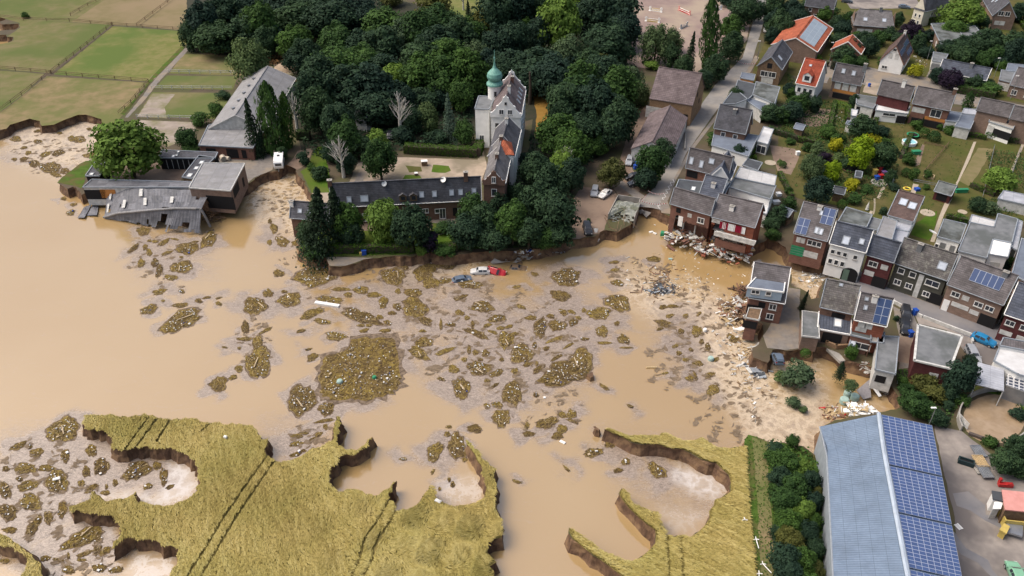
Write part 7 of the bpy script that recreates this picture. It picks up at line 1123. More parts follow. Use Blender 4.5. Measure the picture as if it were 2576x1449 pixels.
# --- the big hall
def hall():
    root = empty('industrial_hall', P(2240, 1300), 'big blue-grey hall with solar panels over its right roof slope', 'hall'); he, hr = 6.0, 9.0
    a, r1, c = P(2063, 1073, he-.9), P(2210, 1042, hr), P(2345, 1071, he); a2 = P(2097, 1449, he); r2 = P(2283, 1449, hr); c2 = P(2420, 1449, he); pk = P(2238, 1031, hr)
    ext = lambda p, q: q+(q-p)*.35
    am = P(2081, 1143, he); n_ = 40; mb = MB(); R_ = random.Random(5); e = a+(a2-a)*0
    rid = [r1.lerp(r2, 0), ]
    def line(ps, t):
        L_ = [0]
        for p, q in zip(ps[:-1], ps[1:]): L_.append(L_[-1]+(q-p).length)
        s = t*L_[-1]
        for i in range(len(ps)-1):
            if s <= L_[i+1]+1e-6: return ps[i].lerp(ps[i+1], (s-L_[i])/(L_[i+1]-L_[i]))
        return ps[-1]
    EL = [a, am, a2, ext(am, a2)]; RL = [r1, P(2222, 1130, hr), r2, ext(P(2222, 1130, hr), r2)]; EC = [c, c2, ext(c, c2)]
    for i in range(n_):
        for j in range(6):
            q = []
            for (u, v) in ((i, j), (i+1, j), (i+1, j+1), (i, j+1)):
                t = u/n_; p = line(EL, t).lerp(line(RL, t), v/6); sag = .5*math.exp(-((t-.13)/.05)**2)*(1-v/6); q.append(p-Z*sag)
            mb.poly(q, 0, [(v*2.6, u*1.75) for u, v in ((i, j), (i+1, j), (i+1, j+1), (i, j+1))])
    # left slope ribs run down the slope: stripes repeat along the building
    mb.build('roof', MC('hall_left_sheet', (.16, .22, .31), (.15, .205, .29), .7, 1, sheet=3.0), root)
    mb = MB(); nr = 14
    for i in range(n_): 
        q = [line(EC, i/n_), line(RL, i/n_), line(RL, (i+1)/n_), line(EC, (i+1)/n_)]; mb.poly([q[0], q[3], q[2], q[1]])
    mb.build('roof', c_hall, root)
    # three modules blocks
    def sl(t, v): return line(RL, t).lerp(line(EC, t), v)+Z*.22
    for k, (t0, t1, nrow) in enumerate(((.005, .285, 16), (.295, .52, 14), (.53, .76, 14), (.77, 1.0, 14))):
        m2 = MB()
        for i in range(nrow):
            for j in range(8): ta, tb_, va, vb_ = t0+(t1-t0)*i/nrow, t0+(t1-t0)*(i+1)/nrow, .05+.935*j/8, .05+.935*(j+1)/8; m2.poly([sl(ta, va), sl(tb_, va), sl(tb_, vb_), sl(ta, vb_)], 0, [(1.66*j, i), (1.66*j, i+1), (1.66*(j+1), i+1), (1.66*(j+1), i)])
        m2.build('solar_array', m_solarhall, root)
    m3 = MB(); m3.tube([line(RL, t)+Z*.12 for t in np.linspace(0, 1, 12)], .32, 6); m3.build('ridge_cap', M('ridge_sheet', (.4, .47, .56)), root)
    # walls
    wb = MB(); dn = lambda p, z=-.6: Vector((p.x, p.y, z))
    pl = [line(EL, t/20)+Vector((.25, 0, -.15)) for t in range(21)]
    for p, q in zip(pl[:-1], pl[1:]): wb.poly([dn(p), dn(q), q, p][::-1])
    pr_ = [c-Vector((.3, 0, .1)), ext(c, c2)-Vector((.3, 0, .1))]; wb.poly([dn(pr_[0]), dn(pr_[1]), pr_[1], pr_[0]])
    g0 = a+Vector((.2, -.3, -.1)); g1 = r1+Vector((0, -.3, -.15)); g2 = c+Vector((-.3, -.3, -.1)); wb.poly([dn(g0), g0, g1, dn(g1)]); wb.poly([dn(g1), g1, g2, dn(g2)]); wb.build('wall', M('hall_wall_sheet', (.3, .34, .38)), root)
    gb = MB(); gb.tube([p+Z*.1-Vector((.3, 0, 0)) for p in pl], .12, 6); gb.build('gutter', m_zinc, root)
hall()
# ---------------- vehicles ----------------
def paint(name, c, rough=.3): return M(name, c, tuple(x*.85 for x in c), .8, rough=rough, spec=.5)
CARP = {k: paint(k+'_car_paint', c) for k, c in dict(silver=(.32, .34, .37), white=(.66, .66, .65), black=(.02, .022, .028), dark=(.05, .06, .08), blue=(.02, .2, .42), red=(.4, .01, .02), beige=(.55, .5, .4), green=(.22, .45, .3), mud=(.2, .14, .09), steel=(.12, .16, .22)).items()}
m_lamp = M('lamp_glass', (.5, .5, .48), rough=.2); m_tail = M('tail_lamp', (.35, .02, .02), rough=.3)
def car_parts(root, pm, L=4.3, W=1.78, Hh=1.48, kind='hatch'):
    k = L/4.3; w = W/2
    prof = {'hatch': [(-2.15, .5, .8, .8), (-2.08, .32, .95, .98), (-1.9, .3, 1.0, 1.02), (-1.5, .28, 1.0, 1.42), (-.6, .28, .98, 1.48), (.35, .28, .96, 1.42), (1.15, .28, .93, .95), (1.75, .28, .84, .85), (2.08, .3, .7, .71), (2.15, .42, .6, .6)],
            'estate': [(-2.15, .5, .85, .85), (-2.1, .32, 1.0, 1.1), (-1.95, .3, 1.02, 1.45), (-1.2, .28, 1.0, 1.5), (-.3, .28, .98, 1.5), (.4, .28, .96, 1.42), (1.15, .28, .93, .95), (1.75, .28, .84, .85), (2.08, .3, .7, .71), (2.15, .42, .6, .6)],
            'sedan': [(-2.15, .5, .8, .8), (-2.05, .32, .9, .9), (-1.5, .3, .93, .95), (-.95, .28, .94, 1.36), (-.3, .28, .94, 1.4), (.3, .28, .93, 1.36), (1.05, .28, .9, .92), (1.7, .28, .8, .81), (2.05, .3, .68, .69), (2.15, .42, .6, .6)]}[kind]
    mb = MB(); secs = []
    for i, (x, zb, zm, zt) in enumerate(prof):
        x *= k; e = 1-.16*(abs(x)/(2.15*k))**4; cab = zt > zm+.06; wt = (.72 if cab else .9)*w*e; zt *= Hh/1.48 if cab else 1
        s = [(-w*e*.92, zb), (-w*e, (zb+zm)/2), (-w*e*.96, zm), (-wt, zt-.04), (-wt*.8, zt), (wt*.8, zt), (wt, zt-.04), (w*e*.96, zm), (w*e, (zb+zm)/2), (w*e*.92, zb)]; secs.append([Vector((x, y, z)) for y, z in s])
    for a, b in zip(secs[:-1], secs[1:]):
        for j in range(9): mb.poly([a[j], a[j+1], b[j+1], b[j]])
        mb.poly([a[9], a[0], b[0], b[9]])
    mb.poly(secs[0]); mb.poly(secs[-1][::-1]); body = mb.build('body', pm, root, smooth=False)
    g = MB(); up_ = Vector((0, 0, .012))
    ci = [i for i, p in enumerate(prof) if p[3] > p[2]+.06]; f, r_ = ci[-1], ci[0]
    def inset(a, b, c, d, t=.1):
        c0 = (a+b+c+d)/4; nn = (b-a).cross(d-a).normalized(); nn = nn if nn.dot(c0-Vector((0, 0, .7))) > 0 else -nn; return [p.lerp(c0, t)+nn*.02 for p in (a, b, c, d)]
    g.poly(inset(secs[f][4], secs[f][5], secs[f+1][6], secs[f+1][3])); g.poly(inset(secs[r_][4], secs[r_][5], secs[r_-1][6], secs[r_-1][3], .14))
    for s_ in ((2, 3), (7, 6)):
        for i in range(r_, f): g.poly(inset(secs[i][s_[0]], secs[i+1][s_[0]], secs[i+1][s_[1]], secs[i][s_[1]], .12))
    g.build('window', m_glass, root)
    for x in (-1.32*k, 1.32*k):
        for s in (-1, 1):
            wb = MB(); K = 14; ring = lambda y, r: [Vector((x+r*math.cos(2*math.pi*q/K), y, .31+r*math.sin(2*math.pi*q/K))) for q in range(K)]
            A_, B_ = ring(s*(w-.18), .32), ring(s*(w+.01), .32)
            for q in range(K): wb.poly([A_[q], A_[(q+1) % K], B_[(q+1) % K], B_[q]])
            wb.poly(B_); wl = wb.build('wheel', m_black, root); rb = MB(); rb.poly(ring(s*(w+.02), .2)); rb.build('rim', m_chrome, wl)
    for s in (-1, 1):
        hb = MB(); hb.box((2.1*k, s*w*.68, .62), (.06, 0, 0), (0, .17, 0), (0, 0, .07)); hb.build('headlight', m_lamp, root)
        hb = MB(); hb.box((-2.1*k, s*w*.72, .82), (.06, 0, 0), (0, .12, 0), (0, 0, .1)); hb.build('tail_light', m_tail, root)
        hb = MB(); hb.box((.75*k, s*(w+.08), .98), (.07, 0, 0), (0, .09, 0), (0, 0, .06)); hb.build('mirror', pm, root)
def car(label, x, y, x2, y2, col, kind='hatch', z=0.0, L=4.3, W=1.78, Hh=1.48, roll=0, pitch=0, group='cars parked in the yards and streets', name='parked_car'):
    p, q = P(x, y, z+.6), P(x2, y2, z+.6); d = q-p; yaw = math.atan2(d.y, d.x)
    root = empty(name, (0, 0, 0), label, 'car', group); car_parts(root, CARP[col], L, W, Hh, kind)
    root.location = (p.x, p.y, z); root.rotation_euler = (roll, pitch, yaw); return root
car('silver car parked at the left of the dirt car park', 1496, 482, 1492, 500, 'silver', 'estate'); car('old cream-white saloon parked right of the silver car', 1522, 487, 1510, 496, 'white', 'sedan')
car('black car parked near the washed-out bank of the car park', 1478, 575, 1482, 592, 'black', 'estate', L=4.6, W=1.85); car('silver estate car parked in the yard behind the big road tree', 1583, 405, 1580, 416, 'silver', 'estate')
car('upper dark car beneath the big road tree', 1592, 444, 1575, 447, 'black', 'hatch'); car('lower dark car beneath the big road tree', 1601, 460, 1588, 462, 'dark', 'estate')
car('dark car parked at the top of the long road', 1927, 44, 1925, 58, 'dark', 'estate')
car('white car parked at the roadside below the dark one', 1927, 75, 1926, 88, 'white', 'hatch')
car('bright blue car parked on the street', 2475, 855, 2505, 868, 'blue', 'hatch', L=4.2); car('upper black car with a yellow bag, beside the dark narrow hedge', 2279, 788, 2280, 805, 'black', 'estate'); car('lower black car beside the blue bins', 2277, 822, 2279, 842, 'black', 'estate', L=4.5)
car('silver car parked between the white-rimmed hall and the white workshop', 2448, 893, 2458, 912, 'silver', 'estate', L=4.6); car('grey car hanging over the washed-out end of the driveway', 1957, 903, 1954, 890, 'steel', 'estate', z=-.7, pitch=.25, name='wrecked_car', group=None)
car('pale green old car at the bottom right corner', 2556, 1444, 2548, 1425, 'green', 'sedan', L=4.0); car('dark car parked in the upper village court', 2131, 3, 2140, 4, 'dark'); car('small blue car behind the cream house garden wall', 2275, 17, 2285, 18, 'steel')
car('dark car hidden below the trees of the wood', 981, 340, 980, 350, 'black')
car('white car drifting in the flood below the garden bank', 1208, 683, 1190, 683, 'white', 'hatch', z=ZW-.35, W=1.75, L=4.1, name='flooded_car', group='cars swept into the flood'); car('red car floating on its side in the flood', 1252, 679, 1268, 684, 'red', 'hatch', z=ZW-.2, L=4.2, roll=.9, name='flooded_car', group='cars swept into the flood')
car('dark blue sunken car with only its roof above water', 1163, 704, 1180, 701, 'steel', 'hatch', z=ZW-.75, L=4.3, name='flooded_car', group='cars swept into the flood'); car('mud-covered sunken car right of the red one', 1301, 676, 1312, 677, 'mud', 'sedan', z=ZW-.85, pitch=-.08, name='flooded_car', group='cars swept into the flood')
def caravan():
    p = P(702, 405, 1.2); q = P(700, 420, 1.2); yaw = math.atan2(q.y-p.y, q.x-p.x); root = empty('caravan', (0, 0, 0), 'white caravan tipping over the eroded edge of the farm drive', 'caravan'); mb = MB()
    pr = [(-2.6, .6), (-2.75, 1.2), (-2.55, 2.3), (-2.2, 2.55), (1.9, 2.55), (2.5, 2.2), (2.8, 1.2), (2.6, .6)]; A_ = [Vector((x, -1.1, z)) for x, z in pr]; B_ = [Vector((x, 1.1, z)) for x, z in pr]
    for i in range(len(pr)): j = (i+1) % len(pr); mb.poly([A_[j], A_[i], B_[i], B_[j]])
    mb.poly(A_); mb.poly(B_[::-1]); mb.build('body', m_white, root)
    for x, w_ in ((-1.5, .5), (1.2, .6)):
        for s in (-1, 1): g = MB(); g.box((x, s*1.11, 1.75), (w_, 0, 0), (0, .02, 0), (0, 0, .3)); g.build('window', m_glass, root)
    g = MB(); g.box((2.72, 0, 1.7), (.03, 0, 0), (0, .75, 0), (0, 0, .3)); g.build('window', m_glass, root); g = MB(); g.box((-.3, 0, 2.6), (.35, 0, 0), (0, .3, 0), (0, 0, .06)); g.build('roof_hatch', m_glass, root)
    g = MB(); g.tube([(2.6, 0, .6), (3.9, 0, .5)], .06, 5); g.build('tow_bar', m_metal, root)
    for s in (-1, 1): g = MB(); g.lathe((0, 0, 0), [(0, -.09), (.34, -.09), (.34, .09), (0, .09)], 14); o = g.build('wheel', m_black, root); o.rotation_euler = (math.pi/2, 0, 0); o.location = (-.1, s*1.08, .34)
    root.location = (p.x, p.y, 0); root.rotation_euler = (0, .06, yaw)
caravan()
# ---------------- riding arena ----------------
def jump(label, x0, y0, x1, y1, mats, h=1.3):
    a, b = P(x0, y0), P(x1, y1); d = (b-a).normalized(); nn = Vector((-d.y, d.x, 0)); root = empty('show_jump', a.lerp(b, .5), label, 'jump', 'show jumps in the riding arena'); L = (b-a).length
    for e, s in ((a, -1), (b, 1)):
        mb = MB(); mb.box(e+Z*.85, d*.35, nn*.08, Z*.85); mb.box(e+Z*.08, d*.4, nn*.5, Z*.08); mb.box(e+Z*1.2+nn*.0, d*.5, nn*.12, Z*.1); mb.build('wing', mats[0], root)
    for k, z in enumerate((.4, .75, 1.1)): mb = MB(); mb.tube([a+Z*z, b+Z*z], .09, 6); mb.build('pole', mats[1+k % 2], root)
    mb = MB(); mb.box(a.lerp(b, .5)+Z*.2, d*L*.42, nn*.15, Z*.2); mb.build('filler', mats[2], root)
jump('white and yellow show jump, upper left in the arena', 1635, 27, 1663, 31, (m_white, m_yellow, m_white)); jump('white and yellow show jump, lower left in the arena', 1625, 53, 1657, 57, (m_white, m_white, m_yellow)); jump('red and white spread jump in the middle of the arena', 1708, 26, 1735, 38, (m_pink, m_white, m_redp)); jump('grey show jump beside the willow tree', 1712, 73, 1728, 66, (m_white2, m_metal, m_white2)); jump('white jump wing at the right side of the arena', 1800, 25, 1813, 24, (m_white, m_white, m_white2))
# ---------------- fences ----------------
def fence(pts, label, h=1.2, step=3.0, rails=2, mat=None, pw=.07, z0=0):
    W = [P(x, y) for x, y in pts]; root = empty('fence', W[0], label, 'fence'); mt = mat or m_wood; tot = sum((b-a).length for a, b in zip(W[:-1], W[1:])); step = max(step, tot/80)
    for a, b in zip(W[:-1], W[1:]):
        n = max(1, int((b-a).length/step)); d = (b-a).normalized(); nn = Vector((-d.y, d.x, 0))
        for k in range(n): mb = MB(); p = a.lerp(b, k/n); mb.box(p+Z*(h/2+z0), d*pw, nn*pw, Z*h/2); mb.build('post', mt, root)
        for r in range(rails): mb = MB(); mb.box((a+b)/2+Z*(h*(.9-.4*r)+z0), (b-a)/2, nn*.03, Z*.06); mb.build('rail', mt, root)
fence([T(0,0,1700,735), T(0,0,2430,748)], 'upper white-railed paddock fence above the farm hall', mat=m_white2); fence([T(0,0,1530,898), T(0,0,2340,902)], 'lower white-railed paddock fence beside the farm hall', mat=m_white2); fence([T(0,0,1380,1190), T(0,0,2030,1205)], 'paddock fence above the sandy pen', mat=m_white2); fence([T(0,0,1980,520), T(0,0,2320,545)], 'dark paddock fence below the wood edge')
fence([(0, 174), (118, 184), (128, 186), (372, 207)], 'long field fence across the lower pastures', step=5); fence([(283, 63), (130, 184), (0, 282)], 'diagonal field fence between the pastures', step=5); fence([(0, 44), (60, 52), (175, 54), (282, 64), (475, 78)], 'long field fence across the upper pastures', step=6); fence([(374, 207), (330, 260), (298, 290)], 'fence along the farm track', step=4); fence([(345, 66), (440, -6)], 'far diagonal fence in the upper pastures', step=6); fence([(178, 40), (262, -8)], 'fence of the far upper left field', step=6)
fence([(2297, 460), (2396, 480)], 'thin fence across the garden above the hut', h=1.1, step=2.5, mat=m_metal, pw=.03); fence([(2385, 365), (2320, 440)], 'dark garden fence between the two lawns', h=1.1, step=2.5, pw=.04); fence([(2500, 372), (2470, 500)], 'wire fence on the right-hand lawns', h=1.0, step=3, mat=m_metal, pw=.03); fence([(2325, 362), (2383, 374)], 'dark plank edging at the top of the lawn', h=.7, step=2); fence([(2566, 372), (2545, 440)], 'fence beside the rightmost garden path', h=1.0, step=3, mat=m_metal, pw=.03)
def wall(pts, h, t, label, mat, name='garden_wall', z0=0.0):
    W = [P(x, y) for x, y in pts]; mb = MB()
    for a, b in zip(W[:-1], W[1:]): d = (b-a); nn = Vector((-d.y, d.x, 0)).normalized(); mb.box((a+b)/2+Z*(h/2+z0-.1), d/2+d.normalized()*t*.45, nn*t/2, Z*(h/2+.1))
    return tag(mb.build(name, mat), label, 'wall')
wall([T(3,2,1265,155), T(3,2,1540,300)], .7, .25, 'low white wall along the street above the black cars', m_white2); wall([T(3,2,1560,305), T(3,2,2045,490), T(3,2,2050,560)], .7, .25, 'low white wall behind the white-rimmed hall', m_white2)
wall([(1698, 366), (1740, 284)], 1.6, .3, 'long white yard wall between the lower barn and the road', m_white2); wall([(1678, 398), (1698, 366)], 1.4, .3, 'end of the white yard wall near the big road tree', m_white2)
wall([T(3,2,545,500), T(3,2,590,575), T(3,2,680,610), T(3,2,800,605)], .9, .4, 'curved brick retaining wall below the slate lean-to', m_brick4); wall([T(3,2,655,620), T(3,2,740,700)], .3, 1.6, 'tilted concrete slab below the curved retaining wall', m_conc, 'broken_slab', -.4)
wall([(1725, 335), (1722, 378)], .8, .3, 'low wall beside the slate-roofed house', m_conc); wall([(1660, 450), (1690, 395)], .1, .1, 'kerb stones along the lower road', m_conc, 'kerb')
# round ring with curved wall
def ring():
    root = empty('round_pen', P(2500, 1055), 'round flooded pen with curved grey wooden wall', 'pen'); mb = MB(); c = (2500, 1055); pr = None
    for k in range(0, 41):
        t = math.radians(-205+k*6.6); a = P(c[0]+92*math.cos(t), c[1]+70*math.sin(t)); 
        if pr is not None: d = a-pr; nn = Vector((-d.y, d.x, 0)).normalized(); mb.box((a+pr)/2+Z*.55, d/2, nn*.1, Z*.55)
        pr = a
    mb.build('ring_wall', m_conc, root); g = MB(); a, b = P(2405, 1052), P(2432, 1082)
    for k in range(6): g.box(a.lerp(b, .5)+Z*(.2+k*.22), (b-a)/2, Vector((.03, .03, 0)), Z*.04)
    g.build('gate', m_white2, root)
ring()
# ---------------- street lamps, poles ----------------
def lamp(label, bx_, by_, tx, ty, h=7):
    p = P(bx_, by_); root = empty('street_lamp', p, label, 'street lamp'); mb = MB(); mb.tube([p, p+Z*h], [.09, .05], 6); mb.build('pole', m_metal, root); mb = MB(); mb.box(p+Z*h+Vector((-.35, 0, .05)), (.4, 0, 0), (0, .13, 0), (0, 0, .07)); mb.build('lamp_head', m_white, root)
lamp('street lamp by the dark red house at the lower street', 2510, 818, 0, 0); lamp('street lamp in front of the right edge house', 2541, 250, 0, 0); lamp('street lamp right of the long blue-grey roof', 2497, 203, 0, 0); lamp('street lamp beside the ivy-covered house', 2085, 162, 0, 0); lamp('street lamp at the road bend near the balcony house', 1905, 150, 0, 0, 6); lamp('lamp post beside the thicket near the hall corner', 2330, 1085, 0, 0, 5); lamp('street lamp behind the white gabled house', 2332, 150, 0, 0, 6)
mb = MB(); p = P(1332, 262); mb.tube([p, p+Z*5+Vector((.2, 0, 0)), p+Z*9.5], [.55, .4, .3], 8); tag(mb.build('dead_trunk', m_bark), 'tall bare grey snag right of the manor', 'tree trunk')
# white y-shaped markers
def ymark(label, x, y, L, fall):
    p = P(x, y, .5); mb = MB(); d = Vector((math.sin(fall), -math.cos(fall), 0)) if fall is not None else Z
    q = p+d*L; mb.tube([q, p], .065, 5)
    for a in (0, 2.09, 4.19): e = Vector((math.cos(a+1.57), math.sin(a+1.57)*.8, .25)); mb.tube([p, p+e*.42], .06, 5)
    return tag(mb.build('marker_post', m_white), label, 'post', 'white three-armed posts at the field edge')
ymark('topmost white three-armed post at the wheat edge', 1873, 1307, .3, None); ymark('second white three-armed post, lying below the topmost one', 1902, 1356, 1.5, 0.0); ymark('third white three-armed post, lying beside the thicket', 1919, 1418, 1.6, .5); ymark('lowest white three-armed post at the bottom edge', 1910, 1442, 1.2, -.3)
# ---------------- barrier tape, road paint ----------------
def tape(x0, y0, x1, y1, label, h=1.0):
    a, b = P(x0, y0, h), P(x1, y1, h); n = 22; root = MB(); d = (b-a)
    for k in range(n):
        p, q = a.lerp(b, k/n), a.lerp(b, (k+1)/n); s0, s1 = -.5*math.sin(math.pi*k/n), -.5*math.sin(math.pi*(k+1)/n); root.box((p+q)/2+Z*(s0+s1)/2, (q-p)/2, Vector((-d.y, d.x, 0)).normalized()*.02, Z*.07, k % 2)
    tag(root.build('barrier_tape', [m_white, m_redp]), label, 'barrier tape')
tape(1610, 503, 1626, 490, 'short red and white tape beside the driveway at the road end'); tape(1612, 505, 1676, 512, 'red and white tape across the broken road end'); tape(1630, 480, 1672, 486, 'upper red and white tape above the road end'); tape(1852, 153, 1902, 160, 'red and white tape across the road by the balcony house')
mb = MB(); q = [T(2,1,*t) for t in ((1620,355),(1632,385),(1592,385),(1605,420),(1570,425),(1590,455),(1545,460),(1570,495),(1528,500),(1550,535),(1512,540),(1530,575),(1490,580),(1512,610),(1465,620),(1485,650))]
for a, b in zip(q[:-1], q[1:]): a, b = P(*a, .07), P(*b, .07); d = b-a; nn = Vector((-d.y, d.x, 0)).normalized(); mb.box((a+b)/2, d/2, nn*.07, Z*.004)
mb.build('road_marking', s_line)['kind'] = 'structure'
# ---------------- debris heaps ----------------
def heap(name, label, pts, n, zlo, zhi, mats, wts, size=(.2, 1.1), seed=1, cat='rubble', flat_=.5, kind=None, wf=(.06, .1, .25, .45)):
    R_ = random.Random(seed); mb = MB(); cx = sum(p[0] for p in pts)/len(pts); cy = sum(p[1] for p in pts)/len(pts); W = None
    for _ in range(n):
        q = R_.choice(pts); q2 = R_.choice(pts); t = R_.random(); e = (q[0]*t+q2[0]*(1-t), q[1]*t+q2[1]*(1-t)); s = R_.random()**.5; z = R_.uniform(zlo, zlo+(zhi-zlo)*(1.1-s)); p = P(cx+(e[0]-cx)*s, cy+(e[1]-cy)*s, z); a = R_.uniform(0, 6.28)
        d = Vector((math.cos(a), math.sin(a), R_.uniform(-flat_, flat_))).normalized(); s_ = d.cross(Z).normalized(); L = R_.uniform(*size); mb.box(p, d*L, s_*L*R_.choice(wf), s_.cross(d).normalized()*R_.uniform(.02, .09), R_.choices(range(len(mats)), wts)[0])
    o = mb.build(name, mats); tag(o, label, cat, kind=kind); return o
m_batten = M('red_brown_battens', (.24, .13, .085), (.17, .09, .06)); m_cloth = M('mixed_cloth', (.35, .1, .25), (.1, .15, .4), 3)
heap('timber_rubble', 'heap of splintered battens and white sheets left of the lone flood house', TL(2,2,2080,150,2250,60,2400,60,2400,300,2350,400,2200,380,2060,300), 260, ZW, -.6, [m_batten, m_lightwood, m_white2, m_wood, m_white], [24, 22, 20, 24, 10], (.15, 1.1), 3, wf=(.06, .08, .12, .4))
heap('timber_rubble', 'dark shattered roof battens behind the pale blue dormer house', TL(2,2,2200,0,2350,-40,2440,20,2420,100,2300,110), 90, ZW, -.4, [m_wood, m_batten, m_dark], [5, 4, 2], (.3, 1.2), 4, wf=(.06, .08, .12))
heap('roof_rubble', 'grey slate rubble afloat in the middle of the froth', TL(2,2,1330,20,1480,-60,1640,-20,1660,50,1500,70,1400,60), 120, ZW, ZW+.5, [m_zinc, f_dark, m_white2, m_wood], [5, 6, 2, 2], (.15, .8), 5)
heap('white_wreckage', 'crumpled white sheets and planks in front of the big hall', TL(3,2,780,1150,1000,1180,1080,1240,1000,1290,860,1300,800,1230), 150, -1.2, .2, [m_white, m_white2, m_conc, m_lightwood], [8, 4, 2, 2], (.3, 1.1), 6)
heap('timber_rubble', 'scattered red and brown planks left of the hall corner', TL(3,2,520,1200,700,1160,800,1300,640,1350,560,1300), 60, ZW+.05, ZW+.25, [m_batten, m_lightwood, m_white2, m_redp], [4, 5, 3, 1], (.2, .8), 7)
heap('garage_rubble', 'masonry rubble spilling from the undermined long garage', TL(3,2,1080,900,1250,900,1240,1000,1180,1080,1060,1000), 130, ZW, -.2, [m_white2, m_conc, m_brick2, m_wood], [4, 5, 2, 2], (.15, .7), 8)
heap('yard_rubble', 'garden rubble and bricks between the glass porch and the long garage', TL(3,2,900,660,1060,680,1060,780,1000,880,880,760), 110, -.6, .3, [m_conc, m_brick2, m_white2, m_greenp], [6, 3, 3, .4], (.12, .6), 9)
heap('house_rubble', 'white and yellow rubble strewn over the washed-out street', TL(3,1,260,1150,460,1180,600,1260,720,1330,680,1380,420,1449,300,1400), 190, ZW+.02, ZW+.35, [m_white, m_lightwood, m_conc, m_white2, m_redp], [5, 5, 3, 4, .4], (.1, .6), 10)
heap('house_rubble', 'white foam boards below the brown brick row house', TL(3,1,40,1040,100,1030,140,1060,90,1090), 30, ZW+.02, ZW+.2, [m_white], [1], (.15, .5), 11)
heap('shed_rubble', 'colourful household rubble under the collapsed grey shed', TL(2,1,930,800,1050,770,1180,820,1200,880,1060,910,920,880), 200, -1.9, -.2, [m_cloth, m_white2, m_wood, m_conc, m_blue, m_redp, m_lightwood], [3, 4, 5, 4, 1, 1, 2], (.1, .5), 12)
heap('slab_rubble', 'broken concrete apron at the lower end of the driveway', TL(2,2,2420,590,2576,600,2570,690,2430,690)+TL(3,2,0,560,60,580), 60, -1.6, -.2, [m_conc, m_white2], [5, 3], (.4, 1.2), 13); heap('sheet_rubble', 'torn dark and silver sheets afloat below the driveway', TL(2,2,2350,780,2480,790,2560,830,2540,900,2440,900), 26, ZW, ZW+.6, [f_dark, m_white2, m_zinc], [4, 3, 3], (.4, 1.5), 14)
heap('bank_rubble', 'junk strewn on the bank above the floating cars', [(1290, 628), (1340, 618), (1345, 632), (1300, 640)], 50, -.2, .2, [m_white, m_blue, m_redp, m_wood, m_yellow], [5, 2, 1, 3, 1], (.1, .4), 15); heap('bank_rubble', 'broken masonry on the eroded bank below the dark garden trees', [(1230, 640), (1440, 612), (1430, 632), (1300, 660), (1235, 660)], 120, -2.0, -.6, [m_conc, m_brick, m_wood, m_white2], [4, 4, 5, 1], (.15, .8), 16)
heap('garden_clutter', 'clutter around the tiny shed on the brownish lawn', [(2080, 265), (2130, 270), (2125, 310), (2085, 315)], 40, .0, .15, [m_lightwood, m_white2, m_conc], [1, 1, 1], (.1, .5), 17)
heap('courtyard_clutter', 'clutter beneath the white gabled house terrace', [(2300, 140), (2335, 140), (2330, 170), (2305, 165)], 40, 0, .4, [m_white, m_lightwood, m_conc, m_blue], [3, 3, 2, 1], (.1, .5), 18)
heap('floating_boards', 'white boards floating before the ruined brick houses', [(1640, 560), (1760, 600), (1880, 640), (1850, 660), (1720, 640), (1650, 640)], 34, ZW+.03, ZW+.12, [m_white, m_lightwood, m_white2], [5, 3, 3], (.08, .32), 19, flat_=.05, kind='stuff')
heap('floating_boards', 'white scraps floating in the froth above the long driveway', [(1620, 650), (1760, 640), (1900, 690), (1870, 760), (1750, 720), (1640, 720)], 70, ZW+.03, ZW+.1, [m_white, m_lightwood, m_white2], [6, 2, 3], (.06, .25), 20, flat_=.05, kind='stuff')
heap('branch_heap', 'brown branches caught in the froth below the road end', [(1590, 740), (1640, 670), (1700, 660), (1710, 690), (1640, 740)], 40, ZW+.03, ZW+.3, [m_wood, m_batten], [3, 1], (.3, 1.3), 21, flat_=.1, wf=(.04, .06, .1), kind='stuff')
heap('froth_rubble', 'pale rubble scattered through the froth beside the lone flood house', [(1800, 740), (1870, 800), (1900, 900), (1960, 1010), (1900, 1060), (1840, 950), (1790, 830)], 260, ZW+.02, ZW+.14, [m_white2, m_lightwood, m_wood, m_conc, m_white], [5, 4, 4, 3, 2], (.08, .45), 22, flat_=.08, kind='stuff')
heap('froth_rubble', 'pale rubble scattered through the froth below the road end', [(1560, 640), (1700, 630), (1790, 700), (1780, 760), (1640, 770), (1570, 720)], 200, ZW+.02, ZW+.12, [m_white2, m_lightwood, m_wood, m_conc], [4, 4, 6, 2], (.08, .5), 23, flat_=.08, wf=(.06, .1, .3), kind='stuff')
